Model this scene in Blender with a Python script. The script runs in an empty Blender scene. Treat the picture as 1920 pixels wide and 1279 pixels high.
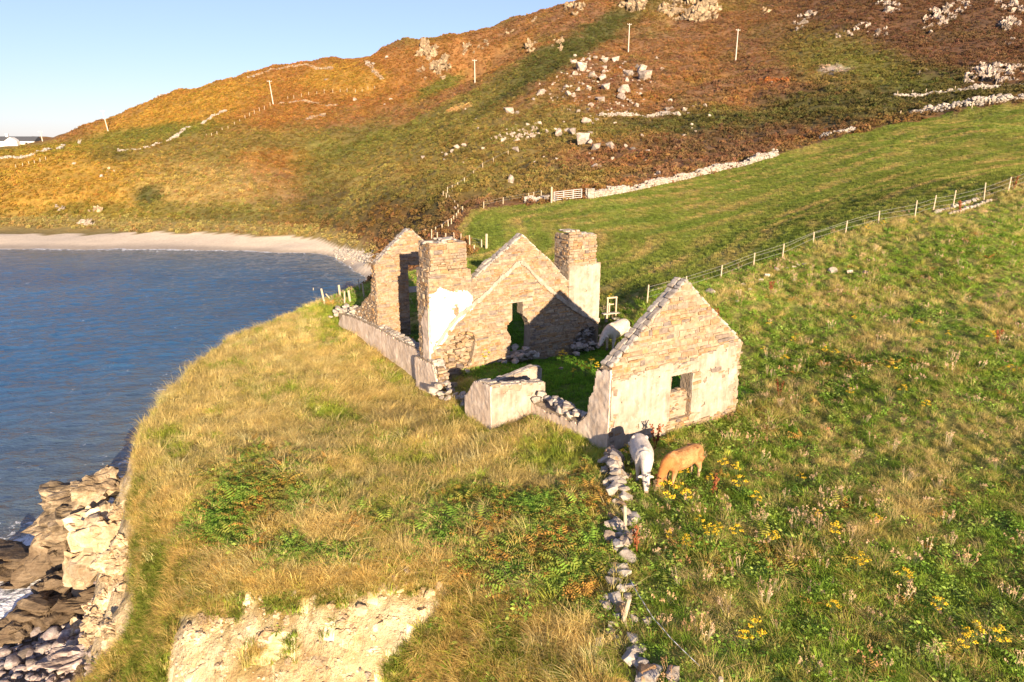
import bpy, bmesh, math, random
import numpy as np
from mathutils import Vector, Matrix, noise as mnoise

R = math.radians
rng = np.random.default_rng(7)
random.seed(7)
SC = bpy.context.scene
COL = SC.collection

# ------------------------------------------------------------------ camera, light, exposure
F = 1280.0                       # focal length in photo pixels (1920 wide), 24 mm on 36 mm
PIT = R(16.1)
CZ = 21.5
CP, SP = math.cos(PIT), math.sin(PIT)
cam_data = bpy.data.cameras.new('camera')
cam_data.sensor_width = 36.0
cam_data.lens = 24.0
cam_data.clip_start = 0.1
cam_data.clip_end = 6000.0
cam = bpy.data.objects.new('camera', cam_data)
COL.objects.link(cam)
cam.location = (0, 0, CZ)
cam.rotation_euler = (math.pi / 2 - PIT, 0, 0)
SC.camera = cam

SUN_EL, SUN_AZ = R(13.5), R(163.0)
world = bpy.data.worlds.new('World')
SC.world = world
world.use_nodes = True
wn = world.node_tree
sky = wn.nodes.new('ShaderNodeTexSky')
sky.sky_type = 'NISHITA'
sky.sun_disc = False
sky.sun_elevation = SUN_EL
sky.sun_rotation = SUN_AZ
sky.altitude = 0
sky.air_density = 1.0
sky.dust_density = 0.25
sky.ozone_density = 3.0
veil = wn.nodes.new('ShaderNodeMix')                     # thin even haze over the whole sky
veil.data_type = 'RGBA'
veil.inputs['Factor'].default_value = 0.25
wn.links.new(sky.outputs[0], veil.inputs[6])
veil.inputs[7].default_value = (5.5, 6.0, 7.5, 1.0)
cool = wn.nodes.new('ShaderNodeMix')
cool.data_type = 'RGBA'
cool.blend_type = 'MULTIPLY'
cool.inputs['Factor'].default_value = 1.0
wn.links.new(veil.outputs[2], cool.inputs[6])
cool.inputs[7].default_value = (0.97, 0.92, 1.10, 1.0)
wn.links.new(cool.outputs[2], wn.nodes['Background'].inputs[0])
wn.nodes['Background'].inputs[1].default_value = 0.042

sun_d = bpy.data.lights.new('sun', 'SUN')
sun_d.energy = 4.0
sun_d.angle = R(0.5)
sun_d.color = (1.0, 0.78, 0.53)
sun = bpy.data.objects.new('sun', sun_d)
COL.objects.link(sun)
SUN_DIR = Vector((math.sin(SUN_AZ) * math.cos(SUN_EL), math.cos(SUN_AZ) * math.cos(SUN_EL), math.sin(SUN_EL)))
sun.rotation_euler = SUN_DIR.to_track_quat('Z', 'Y').to_euler()
sun.location = (20, -60, 60)

vs = SC.view_settings
vs.view_transform = 'Standard'
vs.look = 'None'
vs.exposure = 1.92
vs.gamma = 1.0
vs.use_curve_mapping = False
SC.cycles.max_bounces = 6
SC.cycles.diffuse_bounces = 4
SC.cycles.transparent_max_bounces = 4

# ------------------------------------------------------------------ picture <-> place
def ray(px, py):
    u = (px - 960) / F
    v = (py - 639.5) / F
    return np.array([u, CP - SP * v, -(SP + CP * v)])

def at(px, py, t):
    return np.array([0, 0, CZ]) + t * ray(px, py)

def atz(px, py, z):
    r = ray(px, py)
    return at(px, py, (z - CZ) / r[2])

def proj(x, y, z):
    dz = z - CZ
    t = y * CP - dz * SP
    t = np.where(np.abs(t) < 1e-3, 1e-3, t)
    dn = -dz * CP - y * SP
    return 960 + F * x / t, 639.5 + F * dn / t, t

# ------------------------------------------------------------------ numpy noise
_perm = np.random.default_rng(3).permutation(512).astype(np.int64)
_ga = np.random.default_rng(4).uniform(0, 2 * np.pi, 512)

def _h(ix, iy):
    return _perm[(ix + _perm[iy & 511]) & 511]

def perlin(x, y):
    x = np.asarray(x, float); y = np.asarray(y, float)
    ix = np.floor(x).astype(np.int64); iy = np.floor(y).astype(np.int64)
    fx = x - ix; fy = y - iy
    ux = fx * fx * fx * (fx * (fx * 6 - 15) + 10)
    uy = fy * fy * fy * (fy * (fy * 6 - 15) + 10)
    def g(a, b):
        an = _ga[_h(ix + a, iy + b)]
        return np.cos(an) * (fx - a) + np.sin(an) * (fy - b)
    n0 = g(0, 0) * (1 - ux) + g(1, 0) * ux
    n1 = g(0, 1) * (1 - ux) + g(1, 1) * ux
    return (n0 * (1 - uy) + n1 * uy) * 1.5

def fbm(x, y, o=4, s=0.0):
    a = 1.0; t = 0.0; n = 0.0
    x = np.asarray(x, float) + s * 17.3; y = np.asarray(y, float) - s * 9.1
    for _ in range(o):
        t = t + a * perlin(x, y); n += a
        x = x * 2.03 + 11.1; y = y * 2.03 + 5.7; a *= 0.5
    return t / n

def sstep(a, b, x):
    q = np.clip((x - a) / (b - a), 0, 1)
    return q * q * (3 - 2 * q)

# ------------------------------------------------------------------ object helpers
def tag(o, label=None, cat=None, group=None, kind=None):
    if label: o['label'] = label
    if cat: o['category'] = cat; o['kind'] = 'thing'
    if group: o['group'] = group
    if kind: o['kind'] = kind
    return o

def obj(name, me, mat=None, parent=None):
    o = bpy.data.objects.new(name, me)
    COL.objects.link(o)
    if mat is not None and me is not None and len(me.materials) == 0:
        me.materials.append(mat)
    if parent is not None: o.parent = parent
    return o

def empty(name, loc, rz=0.0):
    o = bpy.data.objects.new(name, None)
    COL.objects.link(o)
    o.location = loc
    o.rotation_euler = (0, 0, rz)
    o.empty_display_size = 0.3
    return o

def mesh_np(name, v, f, smooth=False):
    me = bpy.data.meshes.new(name)
    v = np.asarray(v, dtype=np.float32)
    if isinstance(f, np.ndarray):
        n, k = f.shape
        me.vertices.add(len(v)); me.vertices.foreach_set('co', v.ravel())
        me.loops.add(n * k); me.loops.foreach_set('vertex_index', f.astype(np.int32).ravel())
        me.polygons.add(n)
        me.polygons.foreach_set('loop_start', np.arange(0, n * k, k, dtype=np.int32))
        try: me.polygons.foreach_set('loop_total', np.full(n, k, dtype=np.int32))
        except Exception: pass
    else:
        me.from_pydata([tuple(map(float, q)) for q in v], [], f)
    me.update(calc_edges=True)
    me.validate()
    if smooth:
        me.polygons.foreach_set('use_smooth', np.ones(len(me.polygons), dtype=bool))
    return me

def attr(me, name, vals, typ='FLOAT', dom='POINT'):
    a = me.attributes.new(name, typ, dom)
    vals = np.asarray(vals, dtype=np.float32)
    a.data.foreach_set('vector' if typ == 'FLOAT_VECTOR' else ('color' if typ == 'FLOAT_COLOR' else 'value'), vals.ravel())

class MB:
    """collects simple shapes, builds ONE mesh"""
    def __init__(s): s.v = []; s.f = []
    def add(s, v, f):
        b = len(s.v)
        s.v += [tuple(q) for q in v]
        s.f += [tuple(i + b for i in q) for q in f]
    def box(s, c, d, rz=0.0, M=None):
        x, y, z = d[0] / 2, d[1] / 2, d[2] / 2
        P = [(-x, -y, -z), (x, -y, -z), (x, y, -z), (-x, y, -z), (-x, -y, z), (x, -y, z), (x, y, z), (-x, y, z)]
        ca, sa = math.cos(rz), math.sin(rz)
        P = [(p[0] * ca - p[1] * sa + c[0], p[0] * sa + p[1] * ca + c[1], p[2] + c[2]) for p in P]
        s.add(P, [(0, 3, 2, 1), (4, 5, 6, 7), (0, 1, 5, 4), (1, 2, 6, 5), (2, 3, 7, 6), (3, 0, 4, 7)])
    def tube(s, pts, rad, n=8, cap=True, flat=1.0):
        pts = [Vector(p) for p in pts]
        if not hasattr(rad, '__len__'): rad = [rad] * len(pts)
        b = len(s.v); up = Vector((0, 0, 1)); prev = None
        for i, p in enumerate(pts):
            d = (pts[min(i + 1, len(pts) - 1)] - pts[max(i - 1, 0)]).normalized()
            if prev is None:
                x = d.cross(up)
                if x.length < 1e-3: x = Vector((1, 0, 0))
            else:
                x = prev - d * prev.dot(d)
            x.normalize(); prev = x
            y = d.cross(x)
            for k in range(n):
                a = 2 * math.pi * k / n
                q = p + (x * math.cos(a) + y * math.sin(a) * flat) * rad[i]
                s.v.append(tuple(q))
        for i in range(len(pts) - 1):
            for k in range(n):
                k2 = (k + 1) % n
                s.f.append((b + i * n + k, b + i * n + k2, b + (i + 1) * n + k2, b + (i + 1) * n + k))
        if cap:
            s.f.append(tuple(b + k for k in range(n))[::-1])
            e = b + (len(pts) - 1) * n
            s.f.append(tuple(e + k for k in range(n)))
    def build(s, name, mat, parent=None, smooth=False):
        me = bpy.data.meshes.new(name)
        me.from_pydata(s.v, [], s.f); me.update()
        if smooth: me.polygons.foreach_set('use_smooth', [True] * len(me.polygons))
        return obj(name, me, mat, parent)

# ------------------------------------------------------------------ materials
class NT:
    def __init__(s, name):
        s.m = bpy.data.materials.new(name); s.m.use_nodes = True
        s.t = s.m.node_tree; s.n = s.t.nodes; s.n.clear()
        s.out = s.n.new('ShaderNodeOutputMaterial')
    def new(s, typ, **k):
        n = s.n.new(typ)
        for a, b in k.items():
            if a == 'inp':
                for i, v in b.items():
                    if isinstance(v, bpy.types.NodeSocket): s.t.links.new(v, n.inputs[i])
                    else: n.inputs[i].default_value = v
            else: setattr(n, a, b)
        return n
    def pos(s): return s.new('ShaderNodeNewGeometry').outputs['Position']
    def objco(s): return s.new('ShaderNodeTexCoord').outputs['Object']
    def noise(s, vec, scale, detail=4, rough=0.55, dist=0.0):
        return s.new('ShaderNodeTexNoise', inp={'Vector': vec, 'Scale': scale, 'Detail': detail, 'Roughness': rough, 'Distortion': dist}).outputs['Fac']
    def ramp(s, fac, stops, interp='LINEAR'):
        n = s.new('ShaderNodeValToRGB', inp={'Fac': fac})
        n.color_ramp.interpolation = interp
        e = n.color_ramp.elements
        while len(e) < len(stops): e.new(0.5)
        for i, (p, c) in enumerate(stops):
            e[i].position = p
            e[i].color = (*c, 1) if hasattr(c, '__len__') else (c, c, c, 1)
        return n.outputs['Color']
    def mix(s, fac, a, b, blend='MIX'):
        n = s.new('ShaderNodeMix', data_type='RGBA', blend_type=blend)
        for sock, v in ((n.inputs['Factor'], fac), (n.inputs[6], a), (n.inputs[7], b)):
            if isinstance(v, bpy.types.NodeSocket): s.t.links.new(v, sock)
            elif hasattr(v, '__len__'): sock.default_value = (*v, 1) if len(v) == 3 else v
            else: sock.default_value = v if sock.type != 'RGBA' else (v, v, v, 1)
        return n.outputs[2]
    def math(s, op, a, b=0.0, clamp=False):
        n = s.new('ShaderNodeMath', operation=op, use_clamp=clamp)
        for i, v in enumerate((a, b)):
            if isinstance(v, bpy.types.NodeSocket): s.t.links.new(v, n.inputs[i])
            else: n.inputs[i].default_value = v
        return n.outputs[0]
    def scalev(s, vec, xyz):
        return s.new('ShaderNodeMapping', inp={'Vector': vec, 'Scale': xyz}).outputs[0]
    def bump(s, h, strength=0.5, dist=0.05):
        return s.new('ShaderNodeBump', inp={'Height': h, 'Strength': strength, 'Distance': dist}).outputs[0]
    def attr(s, name, typ='GEOMETRY', out='Vector'):
        return s.new('ShaderNodeAttribute', attribute_name=name, attribute_type=typ).outputs[out]
    def princ(s, col, rough=0.9, normal=None, spec=0.2, **inp):
        n = s.new('ShaderNodeBsdfPrincipled', inp={'Base Color': col if isinstance(col, bpy.types.NodeSocket) else (*col, 1), 'Roughness': rough, 'Specular IOR Level': spec})
        for k, v in inp.items(): n.inputs[k.replace('_', ' ')].default_value = v
        if normal is not None: s.t.links.new(normal, n.inputs['Normal'])
        s.t.links.new(n.outputs[0], s.out.inputs['Surface'])
        return n

MAT = {}
def mat_simple(name, c1, c2, scale=8, rough=0.9, bump=0.3, bd=0.02):
    m = NT(name)
    p = m.objco()
    n = m.noise(p, scale, 5)
    m.princ(m.ramp(n, [(0.3, c1), (0.7, c2)]), rough, m.bump(m.noise(p, scale * 3, 4), bump, bd))
    MAT[name] = m.m
    return m.m

def mat_ground():
    m = NT('ground')
    p = m.pos()
    c = m.attr('col')
    n1 = m.noise(p, 1.1, 6, 0.65)
    n2 = m.noise(p, 5.0, 5, 0.65)
    n3 = m.noise(p, 0.22, 4, 0.6)
    f = m.math('ADD', m.math('MULTIPLY', n1, 0.9), m.math('ADD', m.math('MULTIPLY', n2, 0.6), m.math('MULTIPLY', n3, 0.5)))
    k = m.ramp(f, [(0.62, 0.45), (0.98, 1.0), (1.3, 1.55)]) if False else m.ramp(m.math('MULTIPLY', f, 0.5), [(0.34, 0.5), (0.5, 1.0), (0.66, 1.6)])
    col = m.mix(1.0, c, k, 'MULTIPLY')
    hue = m.noise(p, 0.5, 3)
    col = m.mix(m.ramp(hue, [(0.45, 0.0), (0.7, 0.35)]), col, m.mix(1.0, col, (1.25, 0.95, 0.6), 'MULTIPLY'))
    h = m.math('ADD', m.math('MULTIPLY', n1, 0.6), m.math('MULTIPLY', n2, 0.25))
    m.princ(col, 0.95, m.bump(h, 0.7, 0.35), 0.1)
    MAT['ground'] = m.m

def mat_scar():
    m = NT('scar')
    p = m.pos()
    c = m.attr('col')
    n3 = m.noise(p, 0.8, 5, 0.6, 0.5)
    n1 = m.noise(p, 2.2, 7, 0.7)
    n2 = m.noise(p, 9, 5, 0.7)
    k = m.ramp(n1, [(0.3, (0.62, 0.5, 0.36)), (0.52, (1.0, 0.95, 0.85)), (0.7, (1.3, 1.25, 1.25))])  # hollows of the bump painted darker, crevice shade put into the colour
    col = m.mix(1.0, c, k, 'MULTIPLY')
    h = m.math('ADD', m.math('MULTIPLY', n1, 0.8), m.math('ADD', m.math('MULTIPLY', n2, 0.4), m.math('MULTIPLY', n3, 0.8)))
    m.princ(col, 0.95, m.bump(h, 1.0, 0.5), 0.1)
    MAT['scar'] = m.m

def mat_sand():
    m = NT('sand')
    p = m.pos()
    c = m.attr('col')
    n = m.noise(p, 2.0, 6, 0.7)
    col = m.mix(1.0, c, m.ramp(n, [(0.3, 0.8), (0.7, 1.15)]), 'MULTIPLY')
    m.princ(col, 0.95, m.bump(m.noise(p, 1.2, 5), 0.3, 0.1), 0.1)
    MAT['sand'] = m.m

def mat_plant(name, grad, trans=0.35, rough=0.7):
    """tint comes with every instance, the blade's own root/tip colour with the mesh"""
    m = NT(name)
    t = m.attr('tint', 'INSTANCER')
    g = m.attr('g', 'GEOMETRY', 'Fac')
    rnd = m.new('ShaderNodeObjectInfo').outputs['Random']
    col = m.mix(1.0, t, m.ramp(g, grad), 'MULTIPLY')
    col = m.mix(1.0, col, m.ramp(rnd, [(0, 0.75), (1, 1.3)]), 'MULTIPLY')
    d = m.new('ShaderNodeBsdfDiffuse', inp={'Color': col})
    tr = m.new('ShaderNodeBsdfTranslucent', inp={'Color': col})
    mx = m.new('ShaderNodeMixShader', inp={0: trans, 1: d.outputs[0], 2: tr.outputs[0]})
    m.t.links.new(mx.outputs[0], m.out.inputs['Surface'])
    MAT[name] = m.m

def mat_stone(name, stops, bump=0.6):
    m = NT(name)
    p = m.pos()
    oi = m.new('ShaderNodeObjectInfo').outputs['Random']
    a = m.attr('rnd', 'GEOMETRY', 'Fac')
    r = m.math('FRACT', m.math('ADD', m.math('MULTIPLY', oi, 7.31), a))
    n = m.noise(p, 6, 5, 0.65)
    n2 = m.noise(p, 26, 4, 0.7)
    col = m.ramp(r, stops, 'LINEAR')
    col = m.mix(1.0, col, m.ramp(n, [(0.25, (0.5, 0.45, 0.40)), (0.55, 1.0), (0.75, 1.3)]), 'MULTIPLY')
    lich = m.ramp(m.noise(p, 11, 4, 0.7), [(0.6, 0.0), (0.72, 0.6)])
    col = m.mix(lich, col, (0.38, 0.34, 0.28))
    m.princ(col, 0.92, m.bump(m.math('ADD', n, m.math('MULTIPLY', n2, 0.5)), bump, 0.03), 0.15)
    MAT[name] = m.m

def mat_plaster(name, c1, c2, c3, bump=0.5):
    m = NT(name)
    p = m.pos()
    n = m.noise(p, 1.6, 6, 0.62)
    st = m.noise(m.scalev(p, (5.0, 5.0, 0.6)), 1.0, 5, 0.65)
    n2 = m.noise(p, 14, 5, 0.7)
    f = m.math('ADD', m.math('MULTIPLY', n, 0.6), m.math('MULTIPLY', st, 0.4))
    col = m.ramp(f, [(0.34, c1), (0.5, c2), (0.62, c3)])
    col = m.mix(m.ramp(n2, [(0.58, 0.0), (0.7, 0.45)]), col, (0.42, 0.30, 0.18))
    col = m.mix(m.ramp(m.noise(p, 4.5, 5, 0.7), [(0.56, 0.0), (0.66, 0.5)]), col, m.mix(0.55, c3, (0.52, 0.47, 0.40)))
    m.princ(col, 0.95, m.bump(m.math('ADD', m.math('MULTIPLY', n, 1.2), m.math('MULTIPLY', n2, 0.5)), bump, 0.05), 0.1)
    MAT[name] = m.m

def mat_rock(name, c1, c2, c3, scale=1.0, bands=0.0, wet=None, sat=1.0):
    m = NT(name)
    p = m.pos()
    rnd = m.new('ShaderNodeObjectInfo').outputs['Random']
    n = m.noise(p, 0.9 * scale, 7, 0.68)
    n2 = m.noise(p, 5 * scale, 6, 0.7)
    f = m.math('ADD', m.math('MULTIPLY', n, 0.6), m.math('MULTIPLY', n2, 0.4))
    col = m.ramp(f, [(0.36, c1), (0.5, c2), (0.62, c3)])
    col = m.mix(1.0, col, m.ramp(rnd, [(0, 0.72), (1, 1.22)]), 'MULTIPLY')
    vb = m.new('ShaderNodeTexVoronoi', inp={'Vector': m.scalev(p, (0.8, 0.8, 1.8)), 'Scale': 1.1 * scale})
    col = m.mix(1.0, col, m.ramp(m.new('ShaderNodeSeparateXYZ', inp={0: vb.outputs['Color']}).outputs[0], [(0, 0.68), (1, 1.25)]), 'MULTIPLY')
    if wet is not None:                        # dark tidal band of weed and algae up to a height that is wet
        z = m.new('ShaderNodeSeparateXYZ', inp={0: p}).outputs['Z']
        zz = m.math('ADD', z, m.math('MULTIPLY', n, 2.2))
        col = m.mix(m.ramp(m.math('DIVIDE', zz, 10.0), [((wet + 0.6) / 10, 0.72), ((wet + 2.2) / 10, 0.0)]), col, (0.075, 0.05, 0.03))
    h = m.math('ADD', n, m.math('MULTIPLY', n2, 0.55))
    if bands:
        w = m.noise(m.scalev(p, (0.5, 0.5, 5.0)), 1.0 * bands, 4, 0.6, 0.4)
        h = m.math('ADD', h, m.math('MULTIPLY', w, 0.9))
        col = m.mix(1.0, col, m.ramp(w, [(0.36, 0.62), (0.5, 1.0)]), 'MULTIPLY')
    m.princ(col, 0.88, m.bump(h, 0.9, 0.14 / scale), 0.25)
    MAT[name] = m.m

def mat_sea():
    m = NT('sea')
    p = m.pos()
    sh = m.attr('shore', 'GEOMETRY', 'Fac')          # metres from the shore line
    n = m.noise(p, 0.05, 4)
    col = m.ramp(n, [(0.35, (0.013, 0.068, 0.150)), (0.65, (0.026, 0.098, 0.195))])
    shal = m.ramp(m.math('DIVIDE', m.math('ADD', sh, m.math('MULTIPLY', n, 8)), 40.0), [(0.1, 0.85), (0.7, 0.0)])
    col = m.mix(shal, col, (0.095, 0.105, 0.095))
    fn = m.noise(m.scalev(p, (1.0, 1.0, 1.0)), 0.9, 7, 0.75, 1.2)
    fo = m.math('ADD', fn, m.ramp(m.math('DIVIDE', sh, 10.0), [(0.0, 0.24), (0.14, 0.12), (0.6, 0.0), (1.0, -0.0)]))
    foam = m.ramp(fo, [(0.64, 0.0), (0.74, 0.9)])
    col = m.mix(foam, col, (0.75, 0.76, 0.78))
    b1 = m.noise(m.scalev(p, (0.9, 2.4, 1)), 0.42, 4, 0.55, 0.3)
    b2 = m.noise(m.scalev(p, (1.0, 2.0, 1)), 2.2, 4, 0.6, 0.2)
    h = m.math('ADD', b1, m.math('MULTIPLY', b2, 0.42))
    b = m.princ(col, 0.12, m.bump(h, 0.75, 0.6), 0.5)
    m.t.links.new(m.math('ADD', m.math('MULTIPLY', foam, 0.5), 0.10), b.inputs['Roughness'])
    MAT['sea'] = m.m

def mat_hide(name, c1, c2, patch=None, legs=None, fore=None):
    m = NT(name)
    p = m.objco()
    n = m.noise(p, 4.5, 6, 0.7)
    col = m.ramp(n, [(0.36, c1), (0.6, c2)])
    if patch: col = m.mix(m.ramp(m.noise(p, 2.0, 3), [(0.58, 0), (0.68, 0.5)]), col, patch)
    if legs is not None:                     # pale legs, ruddy forequarters and head
        xyz = m.new('ShaderNodeSeparateXYZ', inp={0: p})
        col = m.mix(m.ramp(xyz.outputs['Z'], [(0.35, 0.85), (0.72, 0.0)]), col, legs)
        col = m.mix(m.ramp(xyz.outputs['X'], [(0.45, 0.0), (0.9, 0.75)]), col, fore)
    fur = m.noise(m.scalev(p, (1, 6, 3)), 18, 4)
    col = m.mix(1.0, col, m.ramp(fur, [(0.3, 0.72), (0.7, 1.15)]), 'MULTIPLY')
    m.princ(col, 0.8, m.bump(m.math('ADD', fur, n), 0.6, 0.03), 0.2)
    MAT[name] = m.m

mat_ground(); mat_scar(); mat_sand(); mat_sea()
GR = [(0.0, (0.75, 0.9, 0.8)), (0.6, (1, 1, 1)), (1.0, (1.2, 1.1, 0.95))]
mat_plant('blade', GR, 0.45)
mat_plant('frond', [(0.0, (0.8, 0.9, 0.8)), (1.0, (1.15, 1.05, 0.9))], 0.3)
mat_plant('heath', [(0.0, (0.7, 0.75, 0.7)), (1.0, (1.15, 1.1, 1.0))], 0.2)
STN = [(0.0, (0.227, 0.167, 0.114)), (0.16, (0.308, 0.227, 0.147)), (0.32, (0.268, 0.160, 0.080)), (0.46, (0.348, 0.281, 0.201)), (0.6, (0.241, 0.194, 0.154)),
       (0.74, (0.334, 0.208, 0.100)), (0.86, (0.167, 0.141, 0.127)), (1.0, (0.321, 0.241, 0.167))]
mat_stone('wall_stone', STN)
mat_stone('pale_stone', [(0.0, (0.274, 0.236, 0.198)), (0.25, (0.380, 0.334, 0.281)), (0.5, (0.319, 0.289, 0.258)), (0.75, (0.418, 0.380, 0.327)), (1.0, (0.251, 0.228, 0.213))])
mat_simple('mortar', (0.228, 0.175, 0.122), (0.334, 0.274, 0.205), 3, 0.95, 0.9, 0.06)
mat_plaster('plaster', (0.20, 0.150, 0.112), (0.31, 0.262, 0.212), (0.38, 0.335, 0.285), 0.8)
mat_plaster('limewash', (0.546, 0.499, 0.421), (0.624, 0.601, 0.546), (0.655, 0.640, 0.601), 0.4)
mat_plaster('brightened_plaster', (0.395, 0.300, 0.227), (0.541, 0.439, 0.352), (0.673, 0.571, 0.476))  # plaster of the seaward faces, colour brightened to make up for grazing sun
mat_rock('hill_rock', (0.161, 0.133, 0.114), (0.323, 0.266, 0.219), (0.446, 0.380, 0.323), 1.2)
mat_rock('crag_rock', (0.103, 0.077, 0.062), (0.257, 0.190, 0.117), (0.410, 0.319, 0.205), 1.0)
mat_rock('sea_rock', (0.095, 0.065, 0.043), (0.27, 0.205, 0.13), (0.42, 0.335, 0.235), 1.0, 1.0, 2.0)
mat_rock('cream_rock', (0.293, 0.198, 0.105), (0.481, 0.366, 0.230), (0.606, 0.503, 0.366), 1.4)
mat_rock('cobble', (0.13, 0.10, 0.10), (0.26, 0.21, 0.19), (0.40, 0.36, 0.33), 2.0)
mat_simple('post_wood', (0.359, 0.281, 0.187), (0.484, 0.406, 0.296), 14, 0.85, 0.4, 0.01)
mat_simple('pole_wood', (0.429, 0.374, 0.312), (0.546, 0.491, 0.421), 6, 0.8, 0.3, 0.01)
mat_simple('old_timber', (0.30, 0.27, 0.24), (0.46, 0.42, 0.37), 14, 0.9, 0.4, 0.01)
mat_simple('wire', (0.22, 0.22, 0.21), (0.32, 0.31, 0.30), 20, 0.5, 0.1, 0.001)
mat_simple('galvanised', (0.50, 0.50, 0.50), (0.62, 0.62, 0.61), 12, 0.45, 0.1, 0.002)
mat_simple('white_cord', (0.75, 0.75, 0.74), (0.85, 0.85, 0.84), 20, 0.7, 0.1, 0.001)
mat_simple('house_white', (0.562, 0.546, 0.515), (0.624, 0.608, 0.585), 2, 0.9, 0.1, 0.01)
mat_simple('slate', (0.05, 0.055, 0.065), (0.09, 0.095, 0.105), 6, 0.7, 0.3, 0.02)
mat_simple('dark_glass', (0.02, 0.025, 0.03), (0.03, 0.035, 0.04), 3, 0.15, 0.0, 0.01)
mat_simple('ragwort_yellow', (0.52, 0.33, 0.012), (0.62, 0.44, 0.03), 20, 0.7, 0.2, 0.01)
mat_simple('ragwort_green', (0.07, 0.10, 0.025), (0.13, 0.16, 0.05), 12, 0.8, 0.2, 0.01)
mat_simple('dock_rust', (0.16, 0.045, 0.02), (0.26, 0.09, 0.035), 20, 0.85, 0.3, 0.01)
mat_simple('seed_head', (0.40, 0.27, 0.16), (0.52, 0.38, 0.25), 20, 0.9, 0.3, 0.01)
mat_simple('hoof', (0.10, 0.08, 0.06), (0.18, 0.15, 0.12), 12, 0.6, 0.1, 0.01)
mat_simple('eye_dark', (0.01, 0.008, 0.006), (0.02, 0.015, 0.01), 3, 0.2, 0.0, 0.01)
mat_simple('muzzle_pink', (0.50, 0.34, 0.27), (0.58, 0.42, 0.34), 8, 0.6, 0.2, 0.01)
mat_hide('white_hide', (0.50, 0.43, 0.36), (0.62, 0.57, 0.51), (0.44, 0.37, 0.29))
mat_hide('cream_hide', (0.515, 0.429, 0.335), (0.593, 0.523, 0.429), (0.452, 0.328, 0.211))
mat_hide('tan_hide', (0.25, 0.105, 0.034), (0.44, 0.235, 0.095), (0.48, 0.32, 0.16), (0.48, 0.34, 0.20), (0.34, 0.125, 0.030))
# ------------------------------------------------------------------ terrain: heights
TH = R(31.0)
AX = np.array([math.cos(TH), math.sin(TH), 0.0])
BX = np.array([-math.sin(TH), math.cos(TH), 0.0])
O0 = atz(1140, 845, 10.0)
def ruin(a, b, z=0.0):
    p = O0 + a * AX + b * BX
    return np.array([p[0], p[1], z])
def to_ab(x, y):
    dx, dy = x - O0[0], y - O0[1]
    return dx * AX[0] + dy * AX[1], dx * BX[0] + dy * BX[1]

CT = []
def T(*rows):
    for px, py, t in rows: CT.append(at(px, py, t))
def Z(*rows):
    for px, py, z in rows: CT.append(atz(px, py, z))
def AB(*rows):
    for a, b, z in rows: CT.append(ruin(a, b, z))
def W(*rows):
    for r in rows: CT.append(np.array(r, float))
# about the ruin
AB((0, -0.5, 10.0), (3.5, -0.5, 10.0), (7.2, -0.5, 10.05), (3.5, 3, 9.95), (1, 5, 9.8), (6.5, 5, 10.1), (1.2, 9, 9.6), (5, 9, 9.9), (8.7, 9, 9.9), (10.3, 12.3, 9.5),
   (0.5, 12.4, 9.55), (4.5, 12.4, 9.4), (9, 12.4, 9.4), (4, 15, 9.6), (1, 18, 9.6), (3, 21, 9.6), (6, 20, 10.0),
   (-0.6, 0.6, 9.9), (-0.7, 3.5, 9.7), (-2.6, 5, 9.2), (-2.6, 8, 8.95), (-2.4, 11.5, 8.4), (-2.3, 15, 8.1), (-2.1, 19, 8.3), (-2.1, 24, 8.4), (-2.1, 29, 8.4),
   (0.5, 25, 9.2), (0.5, 30, 8.7), (5, 26, 9.6), (11.0, 14.8, 9.9), (9, 5, 10.15), (9, 0, 10.3), (13, 20, 11.0))
# headland in front
Z((900, 900, 9.3), (700, 900, 9.0), (500, 900, 8.9), (350, 900, 8.3), (900, 1050, 9.4), (700, 1000, 9.1), (500, 1050, 8.9), (600, 720, 8.3), (450, 760, 8.3),
  (500, 640, 8.2), (380, 720, 8.0), (300, 830, 7.8), (850, 1150, 9.2), (1000, 1279, 9.4), (1050, 950, 9.8), (740, 1075, 9.1), (600, 1110, 8.9), (450, 1130, 8.4),
  (300, 1050, 7.6), (560, 600, 8.3), (620, 575, 8.6))
# right hand slope
Z((1200, 1279, 9.9), (1250, 1000, 10.0), (1500, 900, 10.4), (1500, 1100, 10.2), (1500, 1279, 10.1), (1900, 900, 11.1), (1900, 1100, 10.6), (1900, 1279, 10.3),
  (1700, 1000, 10.6), (1500, 700, 10.9), (1500, 600, 12.0), (1700, 700, 11.9), (1900, 700, 12.3), (1700, 560, 13.0), (2100, 900, 11.7), (2100, 1200, 10.8))
T((1213, 568, 42), (1351, 525, 46), (1467, 483, 48), (1585, 437, 50), (1715, 408, 51), (1845, 376, 52), (1890, 358, 52), (1900, 500, 40), (1900, 430, 46),
  (1700, 470, 45), (1500, 540, 43), (2100, 330, 53), (2100, 500, 42), (2300, 380, 50))
# pasture
T((900, 500, 60), (1060, 380, 82), (1300, 455, 64), (1500, 400, 68), (1700, 340, 72), (1900, 300, 78), (1000, 470, 66), (1150, 520, 52), (1300, 335, 98),
  (1450, 292, 105), (1600, 247, 112), (1750, 220, 113), (1900, 196, 114), (1250, 400, 78), (1550, 320, 90), (1750, 270, 95), (2100, 170, 116), (2100, 250, 88),
  (850, 422, 84), (870, 392, 88), (880, 445, 74), (960, 400, 84))
# behind the ruin down to the cove
T((800, 440, 98), (760, 442, 110), (720, 450, 122), (700, 420, 134), (830, 360, 108), (800, 395, 108), (740, 400, 128), (690, 470, 128))
Z((760, 500, 8.0), (700, 520, 6.0))
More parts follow.
